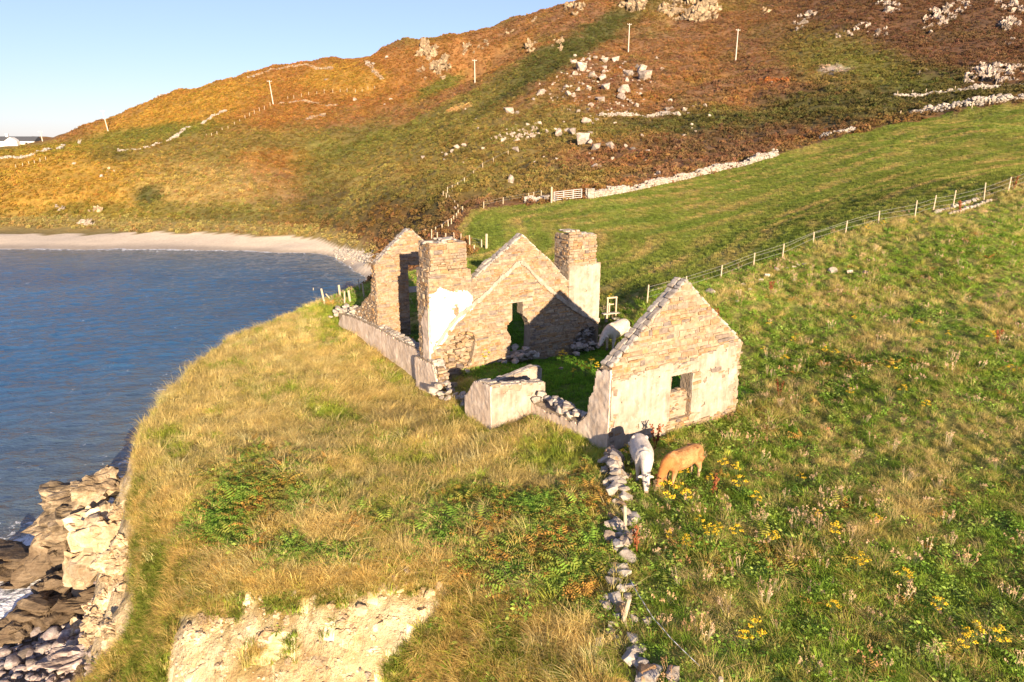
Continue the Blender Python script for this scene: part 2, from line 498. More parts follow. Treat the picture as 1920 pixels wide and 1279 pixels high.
# far slopes, column by column
T((-300, 425, 180), (-300, 330, 205), (-300, 285, 230), (-300, 270, 400),
  (0, 427, 172), (0, 380, 182), (0, 330, 195), (0, 293, 212), (0, 279, 300), (0, 269, 480), (80, 268, 430),
  (200, 427, 170), (200, 350, 190), (200, 300, 205), (200, 281, 228), (200, 262, 280), (200, 247, 330), (110, 262, 380),
  (300, 225, 325), (300, 270, 225),
  (400, 430, 162), (400, 350, 184), (400, 290, 205), (400, 250, 226), (400, 200, 270), (400, 162, 315),
  (500, 435, 156), (500, 340, 182), (500, 270, 208), (500, 200, 262), (500, 135, 320),
  (600, 443, 150), (600, 400, 162), (600, 340, 186), (600, 290, 208), (600, 240, 226), (600, 200, 255), (600, 150, 290), (600, 113, 320),
  (650, 430, 146), (640, 370, 172), (660, 310, 196), (690, 240, 225),
  (690, 380, 148), (720, 330, 162), (760, 290, 178), (800, 250, 200),
  (700, 180, 262), (700, 112, 310), (800, 330, 150), (800, 300, 170), (800, 200, 235), (800, 140, 270), (780, 82, 305),
  (900, 330, 125), (900, 260, 165), (900, 200, 205), (890, 155, 280), (900, 110, 285), (900, 60, 305),
  (1000, 345, 105), (1000, 270, 150), (1000, 215, 180), (1000, 150, 215), (1000, 90, 258), (1000, 30, 310), 
  (1100, 350, 95), (1100, 300, 120), (1100, 215, 172), (1100, 120, 220), (1100, 50, 275), (1090, 4, 305),
  (1200, 338, 97), (1200, 300, 122), (1200, 215, 168), (1200, 150, 200), (1178, 98, 240), (1200, 40, 275), (1200, -15, 300),
  (1400, 300, 105), (1400, 250, 130), (1400, 180, 170), (1379, 115, 217), (1400, 60, 252), (1400, 12, 290),
  (1600, 235, 120), (1600, 200, 140), (1600, 130, 175), (1600, 60, 215), (1600, -10, 255),
  (1800, 195, 125), (1800, 165, 142), (1800, 110, 172), (1800, 40, 205), (1800, -60, 260),
  (2100, 160, 122), (2100, 120, 142), (2100, 40, 180), (2100, -80, 230), (2400, 100, 130), (2400, -50, 200))
Z((-200, 455, 0.5), (0, 455, 0.5), (200, 455, 0.5), (400, 458, 0.5), (550, 466, 0.5), (640, 476, 0.6), (-200, 442, 1.0), (0, 442, 1.0), (200, 442, 1.0), (400, 446, 1.0), (550, 453, 1.0), (0, 478, 0.1), (300, 482, 0.1), (600, 495, 0.1))
T((330, 183, 318), (288, 215, 322), (762, 72, 300), (728, 100, 306))
# behind the sky lines the land falls or levels off
W((-420, 620, 24), (-200, 600, 30), (-120, 470, 38), (-60, 480, 50), (0, 500, 62), (60, 460, 78), (120, 420, 92), (200, 380, 105), (280, 330, 110), (350, 300, 115), (100, 560, 60), (300, 500, 90), (400, 200, 80),
  (-420, 420, 16), (-420, 250, 10), (120, 80, 30), (60, 25, 14.0), (40, 8, 11.0), (70, 0, 12), (100, 30, 19), (20, 3, 10.4), (25, -20, 9.5), (0, 4, 9.5), (-12, 12, 7.5), (-26, 30, 7.4), (-26, 50, 8))
CT = np.array(CT)
Q = CT[:, :2] / 100.0
def tps_k(r2): return 0.5 * r2 * np.log(r2 + 1e-12)
n_ = len(Q)
d2 = ((Q[:, None] - Q[None]) ** 2).sum(-1)
K = tps_k(d2) + np.eye(n_) * 2e-5
P_ = np.hstack([np.ones((n_, 1)), Q])
A_ = np.zeros((n_ + 3, n_ + 3)); A_[:n_, :n_] = K; A_[:n_, n_:] = P_; A_[n_:, :n_] = P_.T
SOL = np.linalg.solve(A_, np.concatenate([CT[:, 2], np.zeros(3)]))
def land(x, y):
    q = np.stack([np.ravel(x), np.ravel(y)], 1) / 100.0
    out = np.empty(len(q))
    for i in range(0, len(q), 20000):
        s_ = q[i:i + 20000]
        k = tps_k(((s_[:, None] - Q[None]) ** 2).sum(-1))
        out[i:i + 20000] = k @ SOL[:n_] + SOL[n_] + s_ @ SOL[n_ + 1:]
    return out.reshape(np.shape(x))

# shore and cliff edge: x, y, width of the face, height of its foot
EDGE = np.array([(30, -30, 4, 2), (14, -8, 4, 3), (7, 3, 4, 4), (3.5, 9, 4, 5), (2.2, 12.4, 4, 6), (0.9, 14.6, 3.4, 6.0), (-1.2, 16.9, 2.8, 5.6), (-2.8, 18.1, 3.4, 4.8), (-4.4, 17.9, 3.4, 4.2), (-7.2, 17.6, 3.6, 3.2), (-9.8, 18.8, 4.2, 2.2),
                 (-12.0, 21.2, 3.8, 1.6), (-14.8, 25.0, 3.4, 1.0), (-17.2, 28.8, 3.2, 0.3), (-18.9, 32.5, 4, -1), (-20.0, 39, 4, -1.5), (-20.4, 47, 4, -2), (-18, 57, 5, -2), (-15, 66, 7, -2),
                 (-12.5, 80, 9, -2), (-15, 100, 9, -1.5), (-21, 118, 8, -1), (-26, 127, 9, -1), (-40, 140, 20, -1.2), (-60, 149, 25, -1.2), (-113, 152, 25, -1.2), (-200, 150, 25, -1.5), (-520, 140, 25, -2)], float)
POLY = np.vstack([EDGE[:, :2], [(-520, 900), (900, 900), (900, -30)]])
def shore(x, y):
    """signed distance to the edge (positive on land), face width, foot height"""
    x = np.ravel(x).astype(float); y = np.ravel(y).astype(float)
    best = np.full(len(x), 1e18); w = np.zeros(len(x)); bz = np.zeros(len(x))
    for i in range(len(EDGE) - 1):
        a, b = EDGE[i], EDGE[i + 1]
        d = b[:2] - a[:2]; L2 = d @ d
        tt = np.clip(((x - a[0]) * d[0] + (y - a[1]) * d[1]) / L2, 0, 1)
        dd = (x - a[0] - tt * d[0]) ** 2 + (y - a[1] - tt * d[1]) ** 2
        m = dd < best
        best = np.where(m, dd, best)
        w = np.where(m, a[2] + tt * (b[2] - a[2]), w)
        bz = np.where(m, a[3] + tt * (b[3] - a[3]), bz)
    ins = np.zeros(len(x), bool)
    n = len(POLY)
    for i in range(n):
        x1, y1 = POLY[i]; x2, y2 = POLY[(i + 1) % n]
        c = (y1 > y) != (y2 > y)
        with np.errstate(divide='ignore', invalid='ignore'):
            xi = (x2 - x1) * (y - y1) / (y2 - y1 + 1e-12) + x1
        ins ^= c & (x < xi)
    return np.where(ins, 1, -1) * np.sqrt(best), w, bz

def lines(lo, f0, f1, hi, step, gr, mx):
    mid = list(np.arange(f0, f1, step))
    out = []; s = step; v = mid[-1]
    while v < hi: s = min(s * gr, mx(v)); v += s; out.append(v)
    pre = []; s = step; v = f0
    while v > lo: s = min(s * gr, mx(v)); v -= s; pre.append(v)
    return np.array(pre[::-1] + mid + out)
GX = lines(-470, -22, 42, 420, 0.30, 1.035, lambda v: 1.5 if abs(v) < 170 else 3.0)
GY = lines(2, 11, 62, 600, 0.30, 1.035, lambda v: 1.3 if v < 240 else (1.8 if v < 340 else 5.0))
XX, YY = np.meshgrid(GX, GY)
FR = (np.abs(XX) < 0.86 * YY + 34)               # what the camera and a step beside it can see
H = np.full(XX.shape, -3.0)
DS = np.full(XX.shape, -99.0)
xs, ys = XX[FR], YY[FR]
hl = land(xs, ys)
d, fw, fb = shore(xs, ys)
rng_ = np.sqrt(xs ** 2 + ys ** 2)
near = 1 - sstep(60, 110, rng_)
dn = d + near * (0.9 * fbm(xs / 3.1, ys / 3.1, 4, 1) + 0.35 * fbm(xs / 0.9, ys / 0.9, 3, 2)) + (1 - near) * 2.0 * fbm(xs / 9.0, ys / 9.0, 3, 9)
q = np.clip(-dn / fw, 0, 1)
drop = 0.55 * q + 0.45 * (q * q * (3 - 2 * q))
rim = np.exp(-np.clip(dn, 0, 9) / 1.1) * near * 0.35
# relief of the ground itself
far = sstep(85, 150, rng_)
hl = hl + near * (0.16 * fbm(xs / 2.6, ys / 2.6, 4, 3) + 0.07 * fbm(xs / 0.8, ys / 0.8, 3, 4))
hl = hl + far * (2.6 * fbm(xs / 24, ys / 24, 4, 5) + 0.9 * fbm(xs / 6, ys / 6, 4, 6)) * sstep(1.0, 8.0, hl)
hl = hl + far * sstep(4.0, 14.0, hl) * 2.2 * (0.35 - np.abs(fbm((xs + 0.35 * ys) / 17, ys / 70, 3, 10)))
hh = (hl - rim) * (1 - drop) + np.minimum(fb, hl) * drop
# the bare faces are broken rock: ledges and clefts
face = np.exp(-((q - 0.5) / 0.4) ** 2) * (q > 0.02) * (q < 0.99) * near
hh = hh + face * (0.7 * fbm(xs / 1.5, ys / 1.5, 4, 7) + 0.32 * fbm(xs / 0.5, ys / 0.5, 3, 8))
hh = np.where(q >= 1, fb - np.clip(-dn - fw, 0, 40) * np.where(fb > 0.3, 0.13, 0.1), hh)
H[FR] = hh
DS[FR] = dn
QF = np.zeros(XX.shape); QF[FR] = q

def hgt(x, y):
    i = np.clip(np.searchsorted(GX, x) - 1, 0, len(GX) - 2)
    j = np.clip(np.searchsorted(GY, y) - 1, 0, len(GY) - 2)
    fx = np.clip((x - GX[i]) / (GX[i + 1] - GX[i]), 0, 1); fy = np.clip((y - GY[j]) / (GY[j + 1] - GY[j]), 0, 1)
    return (H[j, i] * (1 - fx) + H[j, i + 1] * fx) * (1 - fy) + (H[j + 1, i] * (1 - fx) + H[j + 1, i + 1] * fx) * fy

def grid_pick(G, x, y):
    i = np.clip(np.searchsorted(GX, x) - 1, 0, len(GX) - 2)
    j = np.clip(np.searchsorted(GY, y) - 1, 0, len(GY) - 2)
    return G[j, i]

_T = np.concatenate([np.arange(10, 70, 0.15), np.arange(70, 200, 0.4), np.arange(200, 560, 1.0)])
def hit(px, py):
    for k in range(0, 160, 2):
        p, t = hit0(px, py + k)
        if p is not None: return p, t
    return None, None
def hit0(px, py):
    """where the line of sight through a photo pixel meets the ground, and how far away"""
    r = ray(px, py)
    P = np.array([0, 0, CZ])[None] + _T[:, None] * r[None]
    below = P[:, 2] < hgt(P[:, 0], P[:, 1])
    if not below.any(): return None, None
    k = int(np.argmax(below))
    if k == 0: return P[0], _T[0]
    t0, t1 = _T[k - 1], _T[k]
    for _ in range(12):
        tm = (t0 + t1) / 2; p = np.array([0, 0, CZ]) + tm * r
        if p[2] < hgt(p[0], p[1]): t1 = tm
        else: t0 = tm
    p = np.array([0, 0, CZ]) + t1 * r
    return p, t1

# ------------------------------------------------------------------ terrain: what grows where
C_HEATH = np.array((0.155, 0.090, 0.051)); C_RUST = np.array((0.213, 0.106, 0.031)); C_OLIVE = np.array((0.138, 0.117, 0.037))
C_GOLD = np.array((0.264, 0.171, 0.035)); C_GREEN = np.array((0.092, 0.105, 0.026)); C_DARK = np.array((0.066, 0.068, 0.024))
C_PAST = np.array((0.155, 0.180, 0.038)); C_STRAW = np.array((0.34, 0.235, 0.105)); C_SAND = np.array((0.58, 0.49, 0.375))
C_WET = np.array((0.34, 0.29, 0.235)); C_EARTH = np.array((0.66, 0.52, 0.30)); C_ROCK = np.array((0.36, 0.30, 0.25)); C_LUSH = np.array((0.13, 0.165, 0.036))
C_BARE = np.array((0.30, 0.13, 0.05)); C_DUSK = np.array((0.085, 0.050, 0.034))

PXg, PYg, _ = proj(XX, YY, H)
WOB = (26 * fbm(XX / 9, YY / 9, 3, 11), 20 * fbm(XX / 9, YY / 9, 3, 12))
def blob(px, py, rx, ry, rot=0.0, soft=0.45):
    """a patch of vegetation about the place seen at (px, py)"""
    dx, dy = PXg + WOB[0] * min(1, rx / 50) - px, PYg + WOB[1] * min(1, ry / 30) - py
    c, s = math.cos(R(rot)), math.sin(R(rot))
    u, v = (dx * c + dy * s) / rx, (-dx * s + dy * c) / ry
    return 1 - sstep(1 - soft, 1 + soft, np.sqrt(u * u + v * v))
def lerp(c, col, k): return c * (1 - k[..., None]) + np.asarray(col) * k[..., None]

RG = np.sqrt(XX ** 2 + YY ** 2)
nA = fbm(XX / 30, YY / 30, 4, 21); nB = fbm(XX / 7, YY / 7, 4, 22); nC = fbm(XX / 14, YY / 14, 4, 23)
# hillside: heather turning rust, grass on the left flank
COLR = np.zeros(XX.shape + (3,)) + C_HEATH
COLR = lerp(COLR, C_RUST, np.clip(0.25 + 0.9 * nC, 0, 0.8))
COLR = lerp(COLR, C_OLIVE, np.clip(1.6 * nA - 0.05, 0, 0.75))
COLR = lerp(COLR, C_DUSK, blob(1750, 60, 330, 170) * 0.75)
COLR = lerp(COLR, C_RUST, blob(480, 190, 300, 75, -12) * 0.85)
COLR = lerp(COLR, C_RUST, blob(800, 130, 150, 60, -20) * 0.5)
COLR = lerp(COLR, C_GOLD, blob(330, 215, 170, 40, -18) * 0.7)
COLR = lerp(COLR, C_GREEN, blob(240, 262, 190, 17, -8) * 0.9)
COLR = lerp(COLR, C_GREEN, blob(60, 285, 130, 14, -4) * 0.9)
COLR = lerp(COLR, C_GOLD, blob(640, 150, 80, 30) * 0.6)
COLR = lerp(COLR, C_GOLD, blob(130, 350, 260, 75) * 0.85)
COLR = lerp(COLR, C_OLIVE, blob(520, 275, 330, 35, -3) * 0.8)
COLR = lerp(COLR, C_RUST, blob(520, 305, 90, 22) * 0.7)
COLR = lerp(COLR, C_GREEN, blob(590, 310, 60, 45, -60) * 0.5)
COLR = lerp(COLR, (0.25, 0.19, 0.07), blob(380, 355, 140, 50) * 0.75)
COLR = lerp(COLR, C_DARK, blob(278, 368, 26, 20) * 0.95)
COLR = lerp(COLR, C_DARK, blob(205, 290, 45, 12) * 0.6)
COLR = lerp(COLR, C_GREEN, blob(330, 405, 300, 22) * 0.6)
COLR = lerp(COLR, C_DARK, blob(640, 345, 55, 120, 35) * 0.7)
COLR = lerp(COLR, C_OLIVE, blob(760, 270, 200, 40, -22) * 0.85)
COLR = lerp(COLR, C_GREEN, blob(745, 250, 150, 14, -20) * 0.5)
COLR = lerp(COLR, (0.20, 0.16, 0.055), blob(690, 365, 60, 38, -40) * 0.8)
COLR = lerp(COLR, C_DARK, blob(760, 390, 110, 55, -15) * 0.75)
COLR = lerp(COLR, (0.15, 0.075, 0.03), blob(740, 405, 60, 22) * 0.5)
COLR = lerp(COLR, C_DARK, blob(1010, 130, 240, 26, -30) * 1.0)
COLR = lerp(COLR, C_DARK, blob(1130, 55, 60, 22, -40) * 0.9)
COLR = lerp(COLR, C_OLIVE, blob(870, 200, 130, 22, -35) * 0.7)
COLR = lerp(COLR, C_GREEN, blob(820, 165, 60, 12, -25) * 0.8)
COLR = lerp(COLR, C_OLIVE, blob(900, 300, 170, 60, -15) * 0.8)
COLR = lerp(COLR, C_OLIVE, blob(1050, 240, 160, 28) * 0.8)
COLR = lerp(COLR, C_DARK, blob(1300, 232, 150, 22, -2) * 0.85)
COLR = lerp(COLR, C_DARK, blob(1600, 195, 230, 38, -10) * 0.9)
COLR = lerp(COLR, C_OLIVE, blob(1560, 110, 110, 50, 10) * 0.8)
COLR = lerp(COLR, C_GREEN, blob(1640, 130, 120, 30, 10) * 0.55)
COLR = lerp(COLR, C_OLIVE, blob(1000, 345, 180, 25, -6) * 0.7)
COLR = lerp(COLR, C_DARK, blob(1850, 180, 120, 14, -8) * 0.8)
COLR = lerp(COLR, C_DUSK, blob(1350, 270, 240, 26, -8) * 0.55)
COLR = lerp(COLR, (0.30, 0.25, 0.21), blob(1560, 132, 26, 8) * 1.0)
COLR = lerp(COLR, (0.36, 0.14, 0.045), blob(1447, 154, 24, 3) * 1.0)
COLR = lerp(COLR, (0.40, 0.26, 0.12), blob(860, 205, 22, 6, -20) * 0.8)
COLR = COLR * (1 + 0.35 * nB + 0.25 * fbm(XX / 2.2, YY / 2.2, 3, 24))[..., None]
# beach
wl = sstep(0.0, 1.0, 1.0 - np.clip((H - 0.15) / 0.35, 0, 1))
isbeach = (YY > 112) & (XX < -17) & (H < 1.5 + 0.5 * nB) & (H > -4)
BEACH = isbeach & (DS < 11.5 + 5 * nB)
sandc = lerp(np.zeros(XX.shape + (3,)) + C_SAND, C_WET, wl)
sandc = sandc * (1 + 0.15 * fbm(XX / 3, YY / 3, 3, 25))[..., None]
flat_ = (YY > 118) & (XX < -15) & ~BEACH & (H < 3.2)
COLR = np.where(flat_[..., None], lerp(COLR, (0.22, 0.18, 0.07), np.full(XX.shape, 0.8)), COLR)
# pasture
FIELD_PX = [(858, 428), (880, 398), (940, 388), (1030, 381), (1090, 377), (1200, 355), (1320, 330), (1450, 295), (1550, 265), (1640, 243), (1750, 222), (1920, 197), (2200, 165),
            (2500, 200), (2200, 320), (1890, 352), (1845, 368), (1715, 402), (1585, 430), (1467, 476), (1351, 518), (1213, 560), (1125, 580), (1020, 600), (880, 560), (872, 500), (895, 470), (862, 448)]
def inpoly(px, py, poly):
    ins = np.zeros(px.shape, bool); n = len(poly)
    for i in range(n):
        x1, y1 = poly[i]; x2, y2 = poly[(i + 1) % n]
        if y1 == y2: continue
        c = (y1 > py) != (y2 > py)
        ins ^= c & (px < (x2 - x1) * (py - y1) / (y2 - y1) + x1)
    return ins
FIELD_W = [tuple(hit(a, b)[0][:2]) for a, b in FIELD_PX if hit(a, b)[0] is not None]
FIELD = inpoly(XX + 0.5 * nB, YY + 0.5 * nC, FIELD_W) & (YY > 40)
HEDGE = [hit(*p)[0] for p in ((860, 470), (862, 430), (885, 400), (940, 388), (1030, 381), (1200, 355), (1450, 297), (1640, 245), (1920, 199), (2150, 172))]
def dist_line(x, y, pts):
    best = np.full(np.shape(x), 1e18)
    for a, b in zip(pts[:-1], pts[1:]):
        d = b[:2] - a[:2]; tt = np.clip(((x - a[0]) * d[0] + (y - a[1]) * d[1]) / (d @ d), 0, 1)
        best = np.minimum(best, (x - a[0] - tt * d[0]) ** 2 + (y - a[1] - tt * d[1]) ** 2)
    return np.sqrt(best)
sw = np.full(XX.shape, 99.0); sw[FIELD] = dist_line(XX[FIELD], YY[FIELD], HEDGE)
stripe = 0.22 * np.sin(sw * 2 * np.pi / 4.6 + 1.6 * fbm(XX / 9, YY / 9, 3, 31)) + 1.1 * fbm(sw / 1.3, (XX + YY) / 16, 4, 32) + 0.5 * fbm(XX / 6, YY / 6, 3, 33)
pc = np.zeros(XX.shape + (3,)) + C_PAST
pc = lerp(pc, (0.33, 0.24, 0.095), np.clip(1.35 * stripe + 0.02, 0, 0.9))
pc = lerp(pc, (0.075, 0.13, 0.022), np.clip(-0.7 * stripe, 0, 0.6))
pc = pc * (1 + 0.25 * nB)[..., None]
COLR = np.where(FIELD[..., None], pc, COLR)
# headland
AA, BB = to_ab(XX, YY)
HEAD = (RG < 66) & ~FIELD & (DS > -30) & (XX > -40) & ((YY < 58) | (XX < 6))
hc = np.zeros(XX.shape + (3,)) + (0.20, 0.175, 0.055)
hc = lerp(hc, C_LUSH, np.clip(0.5 + 0.9 * nB, 0, 1))
right = XX > 3.2 + 0.0 * YY
hc = np.where((HEAD & ~right)[..., None], lerp(hc, (0.36, 0.25, 0.10), np.clip(0.55 + 0.9 * nC, 0, 0.9)), hc)
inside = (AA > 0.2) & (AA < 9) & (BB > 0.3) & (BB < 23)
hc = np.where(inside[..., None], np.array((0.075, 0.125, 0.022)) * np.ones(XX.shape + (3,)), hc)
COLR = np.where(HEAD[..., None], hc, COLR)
# bare earth on the steep faces of the headland
SCAR = HEAD & (QF > 0.06) & (QF < 1.01) & (RG < 60)
sc_px = sstep(290, 330, PXg + 60 * nB) * (1 - sstep(-25, 25, PXg + 60 * nB - np.interp(PYg, [1060, 1130, 1200, 1279], [815, 835, 770, 690]))) * sstep(-14, 14, PYg + 40 * nB - np.interp(PXg, [280, 340, 450, 600, 740, 830], [1215, 1165, 1132, 1112, 1074, 1085]))      # the open scar in the foreground
sc_sea = (1 - sstep(232, 262, PXg + 30 * nB)) * sstep(-1, 0.4, H)
bare = np.clip(np.where(YY < 21.5, sc_px, sc_sea) * sstep(0.06, 0.14, QF + 0.05 * nB), 0, 1)
tuft = np.zeros(XX.shape)
for b_ in ((525, 1160, 17, 26), (440, 1158, 12, 14), (545, 1215, 55, 17, -25), (590, 1198, 22, 12), (470, 1255, 50, 16, -30), (600, 1228, 9, 6), (560, 1255, 9, 6), (420, 1205, 8, 8)):
    tuft = np.maximum(tuft, blob(*b_))
bare = bare * (1 - 0.95 * tuft) * SCAR
ec = lerp(np.zeros(XX.shape + (3,)) + C_EARTH, (0.76, 0.70, 0.54), np.clip(0.5 + 1.2 * fbm(XX / 1.2, H / 0.7, 3, 41), 0, 1))
ec = lerp(ec, (0.46, 0.26, 0.085), np.clip(1.3 * fbm(XX / 2.5, YY / 2.5 + H / 2, 3, 42), 0, 0.8))
ec = ec * (0.98 + 0.5 * fbm(XX / 0.5, H / 0.35 + YY / 0.5, 3, 43))[..., None]
ec = np.where((YY > 21.5)[..., None], lerp(ec, C_ROCK, np.full(XX.shape, 0.35)), ec)
COLR = lerp(COLR, ec, bare)
low = HEAD & (QF >= 0.98)
COLR = np.where(low[..., None], np.array((0.20, 0.165, 0.14)) * (1 + 0.3 * nB)[..., None], COLR)
COLR = np.where(BEACH[..., None], sandc, COLR)
COLR = np.where((H < -0.15)[..., None], np.array((0.10, 0.09, 0.06)), COLR)
COLR = np.clip(COLR, 0.004, 0.85)
BARE = bare

# ------------------------------------------------------------------ terrain: one mesh per kind of ground
ny, nx = XX.shape
idx = np.arange(ny * nx).reshape(ny, nx)
quad = np.stack([idx[:-1, :-1], idx[:-1, 1:], idx[1:, 1:], idx[1:, :-1]], -1)
ok = FR[:-1, :-1] & FR[1:, 1:] & FR[:-1, 1:] & FR[1:, :-1] & (np.maximum(np.maximum(H[:-1, :-1], H[1:, 1:]), np.maximum(H[1:, :-1], H[:-1, 1:])) > -2.4)
cls = np.zeros((ny - 1, nx - 1), int)
cls[HEAD[:-1, :-1]] = 1
cls[FIELD[:-1, :-1]] = 2
cls[BEACH[:-1, :-1]] = 3
cls[(HEAD & ((BARE > 0.5) | (QF >= 0.98)))[:-1, :-1]] = 4
VV = np.stack([XX.ravel(), YY.ravel(), H.ravel()], 1)
CV = np.concatenate([COLR.reshape(-1, 3)], 1)
for k, nm, mt in ((0, 'hillside', 'ground'), (1, 'headland_ground', 'ground'), (2, 'pasture', 'ground'), (3, 'sand_beach', 'sand'), (4, 'eroded_bank', 'scar')):
    fq = quad[(cls == k) & ok]
    u, inv = np.unique(fq.ravel(), return_inverse=True)
    me = mesh_np(nm, VV[u], inv.reshape(-1, 4), smooth=(k != 4))
    attr(me, 'col', CV[u], 'FLOAT_VECTOR')
    tag(obj(nm, me, MAT[mt]), kind='structure')

# ------------------------------------------------------------------ sea
SX = lines(-520, -75, -12, -10, 0.45, 1.05, lambda v: 4.0)
SX = np.concatenate([SX[SX < 4], [4, 12]])
SY = lines(2, 22, 130, 340, 0.45, 1.04, lambda v: 4.0)
sx, sy = np.meshgrid(SX, SY)
amp = 0.5 + 0.5 * (1 - sstep(80, 200, np.hypot(sx, sy)))
wz = amp * (0.13 * fbm((sx + 0.35 * sy) / 2.6, (sy - 0.35 * sx) / 1.2, 3, 51) + 0.13 * fbm((sx + 0.3 * sy) / 8, (sy - 0.3 * sx) / 3.2, 3, 52))
sd, _, _ = shore(sx, sy)
sid = np.arange(sx.size).reshape(sx.shape)
sq = np.stack([sid[:-1, :-1], sid[:-1, 1:], sid[1:, 1:], sid[1:, :-1]], -1)
keep = (sd.reshape(sx.shape) < 9)[:-1, :-1]
fq = sq[keep]
u, inv = np.unique(fq.ravel(), return_inverse=True)
me = mesh_np('sea', np.stack([sx.ravel(), sy.ravel(), wz.ravel()], 1)[u], inv.reshape(-1, 4), True)
# distance to where the water meets land that shows above it
hs = hgt(sx.ravel(), sy.ravel())
isn = np.hypot(sx.ravel(), sy.ravel()) < 75
dep = np.where(isn, np.clip(-sd, 0, 99) - 4.0, np.clip(-hs, 0, 9) * 14)
rk = np.full(sx.size, 99.0)
for q_ in ((28, 1050), (108, 1040), (36, 1182), (88, 1142), (20, 1098), (104, 1100), (60, 1110), (0, 1150)):
    w_ = atz(q_[0], q_[1], 0); rk = np.minimum(rk, np.hypot(sx.ravel() - w_[0], sy.ravel() - w_[1]) - 1.6)
dep = np.where(isn, np.minimum(dep, np.clip(rk, 0, 99)), dep)
attr(me, 'shore', np.clip(dep, 0, 99)[u])
tag(obj('sea', me, MAT['sea']), kind='structure')
# ------------------------------------------------------------------ stones to build with
def finish_bm(bm, name, mat, smooth=False):
    me = bpy.data.meshes.new(name)
    bm.to_mesh(me); bm.free()
    me.materials.append(mat)
    if smooth: me.polygons.foreach_set('use_smooth', [True] * len(me.polygons))
    return me

def block_mesh(seed, mat, jit=0.10, bev=0.10):
    """one roughly squared walling stone in a unit box"""
    r = random.Random(seed)
    bm = bmesh.new(); bmesh.ops.create_cube(bm, size=1.0)
    for v in bm.verts: v.co += Vector([r.uniform(-jit, jit) for _ in range(3)])
    bmesh.ops.bevel(bm, geom=bm.edges[:], offset=bev, segments=1, affect='EDGES')
    for v in bm.verts: v.co += Vector([r.uniform(-0.03, 0.03) for _ in range(3)])
    return finish_bm(bm, 'stone_%d' % seed, mat)

def rock_bm(seed, n=16, sq=0.35, flat=1.0):
    """an angular boulder in a unit box: the hull of scattered points"""
    r = random.Random(seed)
    bm = bmesh.new()
    for _ in range(n):
        d = Vector((r.gauss(0, 1), r.gauss(0, 1), r.gauss(0, 1))).normalized()
        mx = max(abs(d.x), abs(d.y), abs(d.z))
        d = d * ((1 - sq) + sq / mx) * 0.5 * r.uniform(0.82, 1.08)
        bm.verts.new((d.x, d.y, d.z * flat))
    res = bmesh.ops.convex_hull(bm, input=bm.verts[:])
    junk = [g for g in res.get('geom_interior', []) if isinstance(g, bmesh.types.BMVert)]
    if junk: bmesh.ops.delete(bm, geom=junk, context='VERTS')
    return bm

def cleft_mesh(seed, mat, n=18, sq=0.7, cuts=5, cell=2.6, amp=0.07, strata=1.0):
    """jointed rock: a blocky hull broken by clefts into offset pieces"""
    bm = rock_bm(seed, n, sq)
    bmesh.ops.triangulate(bm, faces=bm.faces[:])
    bmesh.ops.subdivide_edges(bm, edges=bm.edges[:], cuts=cuts, use_grid_fill=True)
    o = Vector((seed * 1.37, seed * 0.71, seed * 2.3)); r = random.Random(seed)
    tilt = Matrix.Rotation(r.uniform(-0.5, 0.5), 3, 'X') @ Matrix.Rotation(r.uniform(-0.5, 0.5), 3, 'Y')
    for v in bm.verts:
        q = tilt @ v.co; q = Vector((q.x, q.y, q.z * (1 + strata))) * cell + o
        q += mnoise.noise_vector(q * 1.3) * 0.18
        d, pts = mnoise.voronoi(q, distance_metric='CHEBYCHEV')
        h = mnoise.cell(pts[0] * 7.13)
        gap = d[1] - d[0]
        k = (h - 0.5) * amp * 2.2 - (0.09 * amp / 0.07) * max(0.0, 1 - gap / 0.16) + mnoise.fractal(v.co * 6 + o, 1.0, 2.0, 3) * amp * 0.35
        v.co += v.co.normalized() * k
    return finish_bm(bm, 'cleft_%d' % seed, mat)

def rock_mesh(seed, mat, n=16, sq=0.35, smooth=False, sub=0, disp=0.0):
    bm = rock_bm(seed, n, sq)
    if sub:
        bmesh.ops.triangulate(bm, faces=bm.faces[:])
        bmesh.ops.subdivide_edges(bm, edges=bm.edges[:], cuts=sub, use_grid_fill=True)
        bmesh.ops.smooth_vert(bm, verts=bm.verts[:], factor=0.35, use_axis_x=True, use_axis_y=True, use_axis_z=True)
        o = Vector((seed * 1.7, seed * 0.3, seed * 2.9))
        for v in bm.verts:
            k = mnoise.fractal(v.co * 3.2 + o, 1.0, 2.0, 4) * disp
            st = mnoise.noise(Vector((v.co.x * 1.5, v.co.y * 1.5, v.co.z * 9.0)) + o) * disp * 0.5
            v.co += v.co.normalized() * (k + st)
    return finish_bm(bm, 'rock_%d' % seed, mat, smooth)

BLOCKS = [block_mesh(i, MAT['wall_stone']) for i in range(12)]
PBLOCKS = [block_mesh(50 + i, MAT['pale_stone'], 0.14, 0.14) for i in range(8)]
LOOSE = [rock_mesh(100 + i, MAT['pale_stone'], 18, 0.55) for i in range(8)]
LOOSE_TAN = [rock_mesh(130 + i, MAT['wall_stone'], 18, 0.6) for i in range(8)]

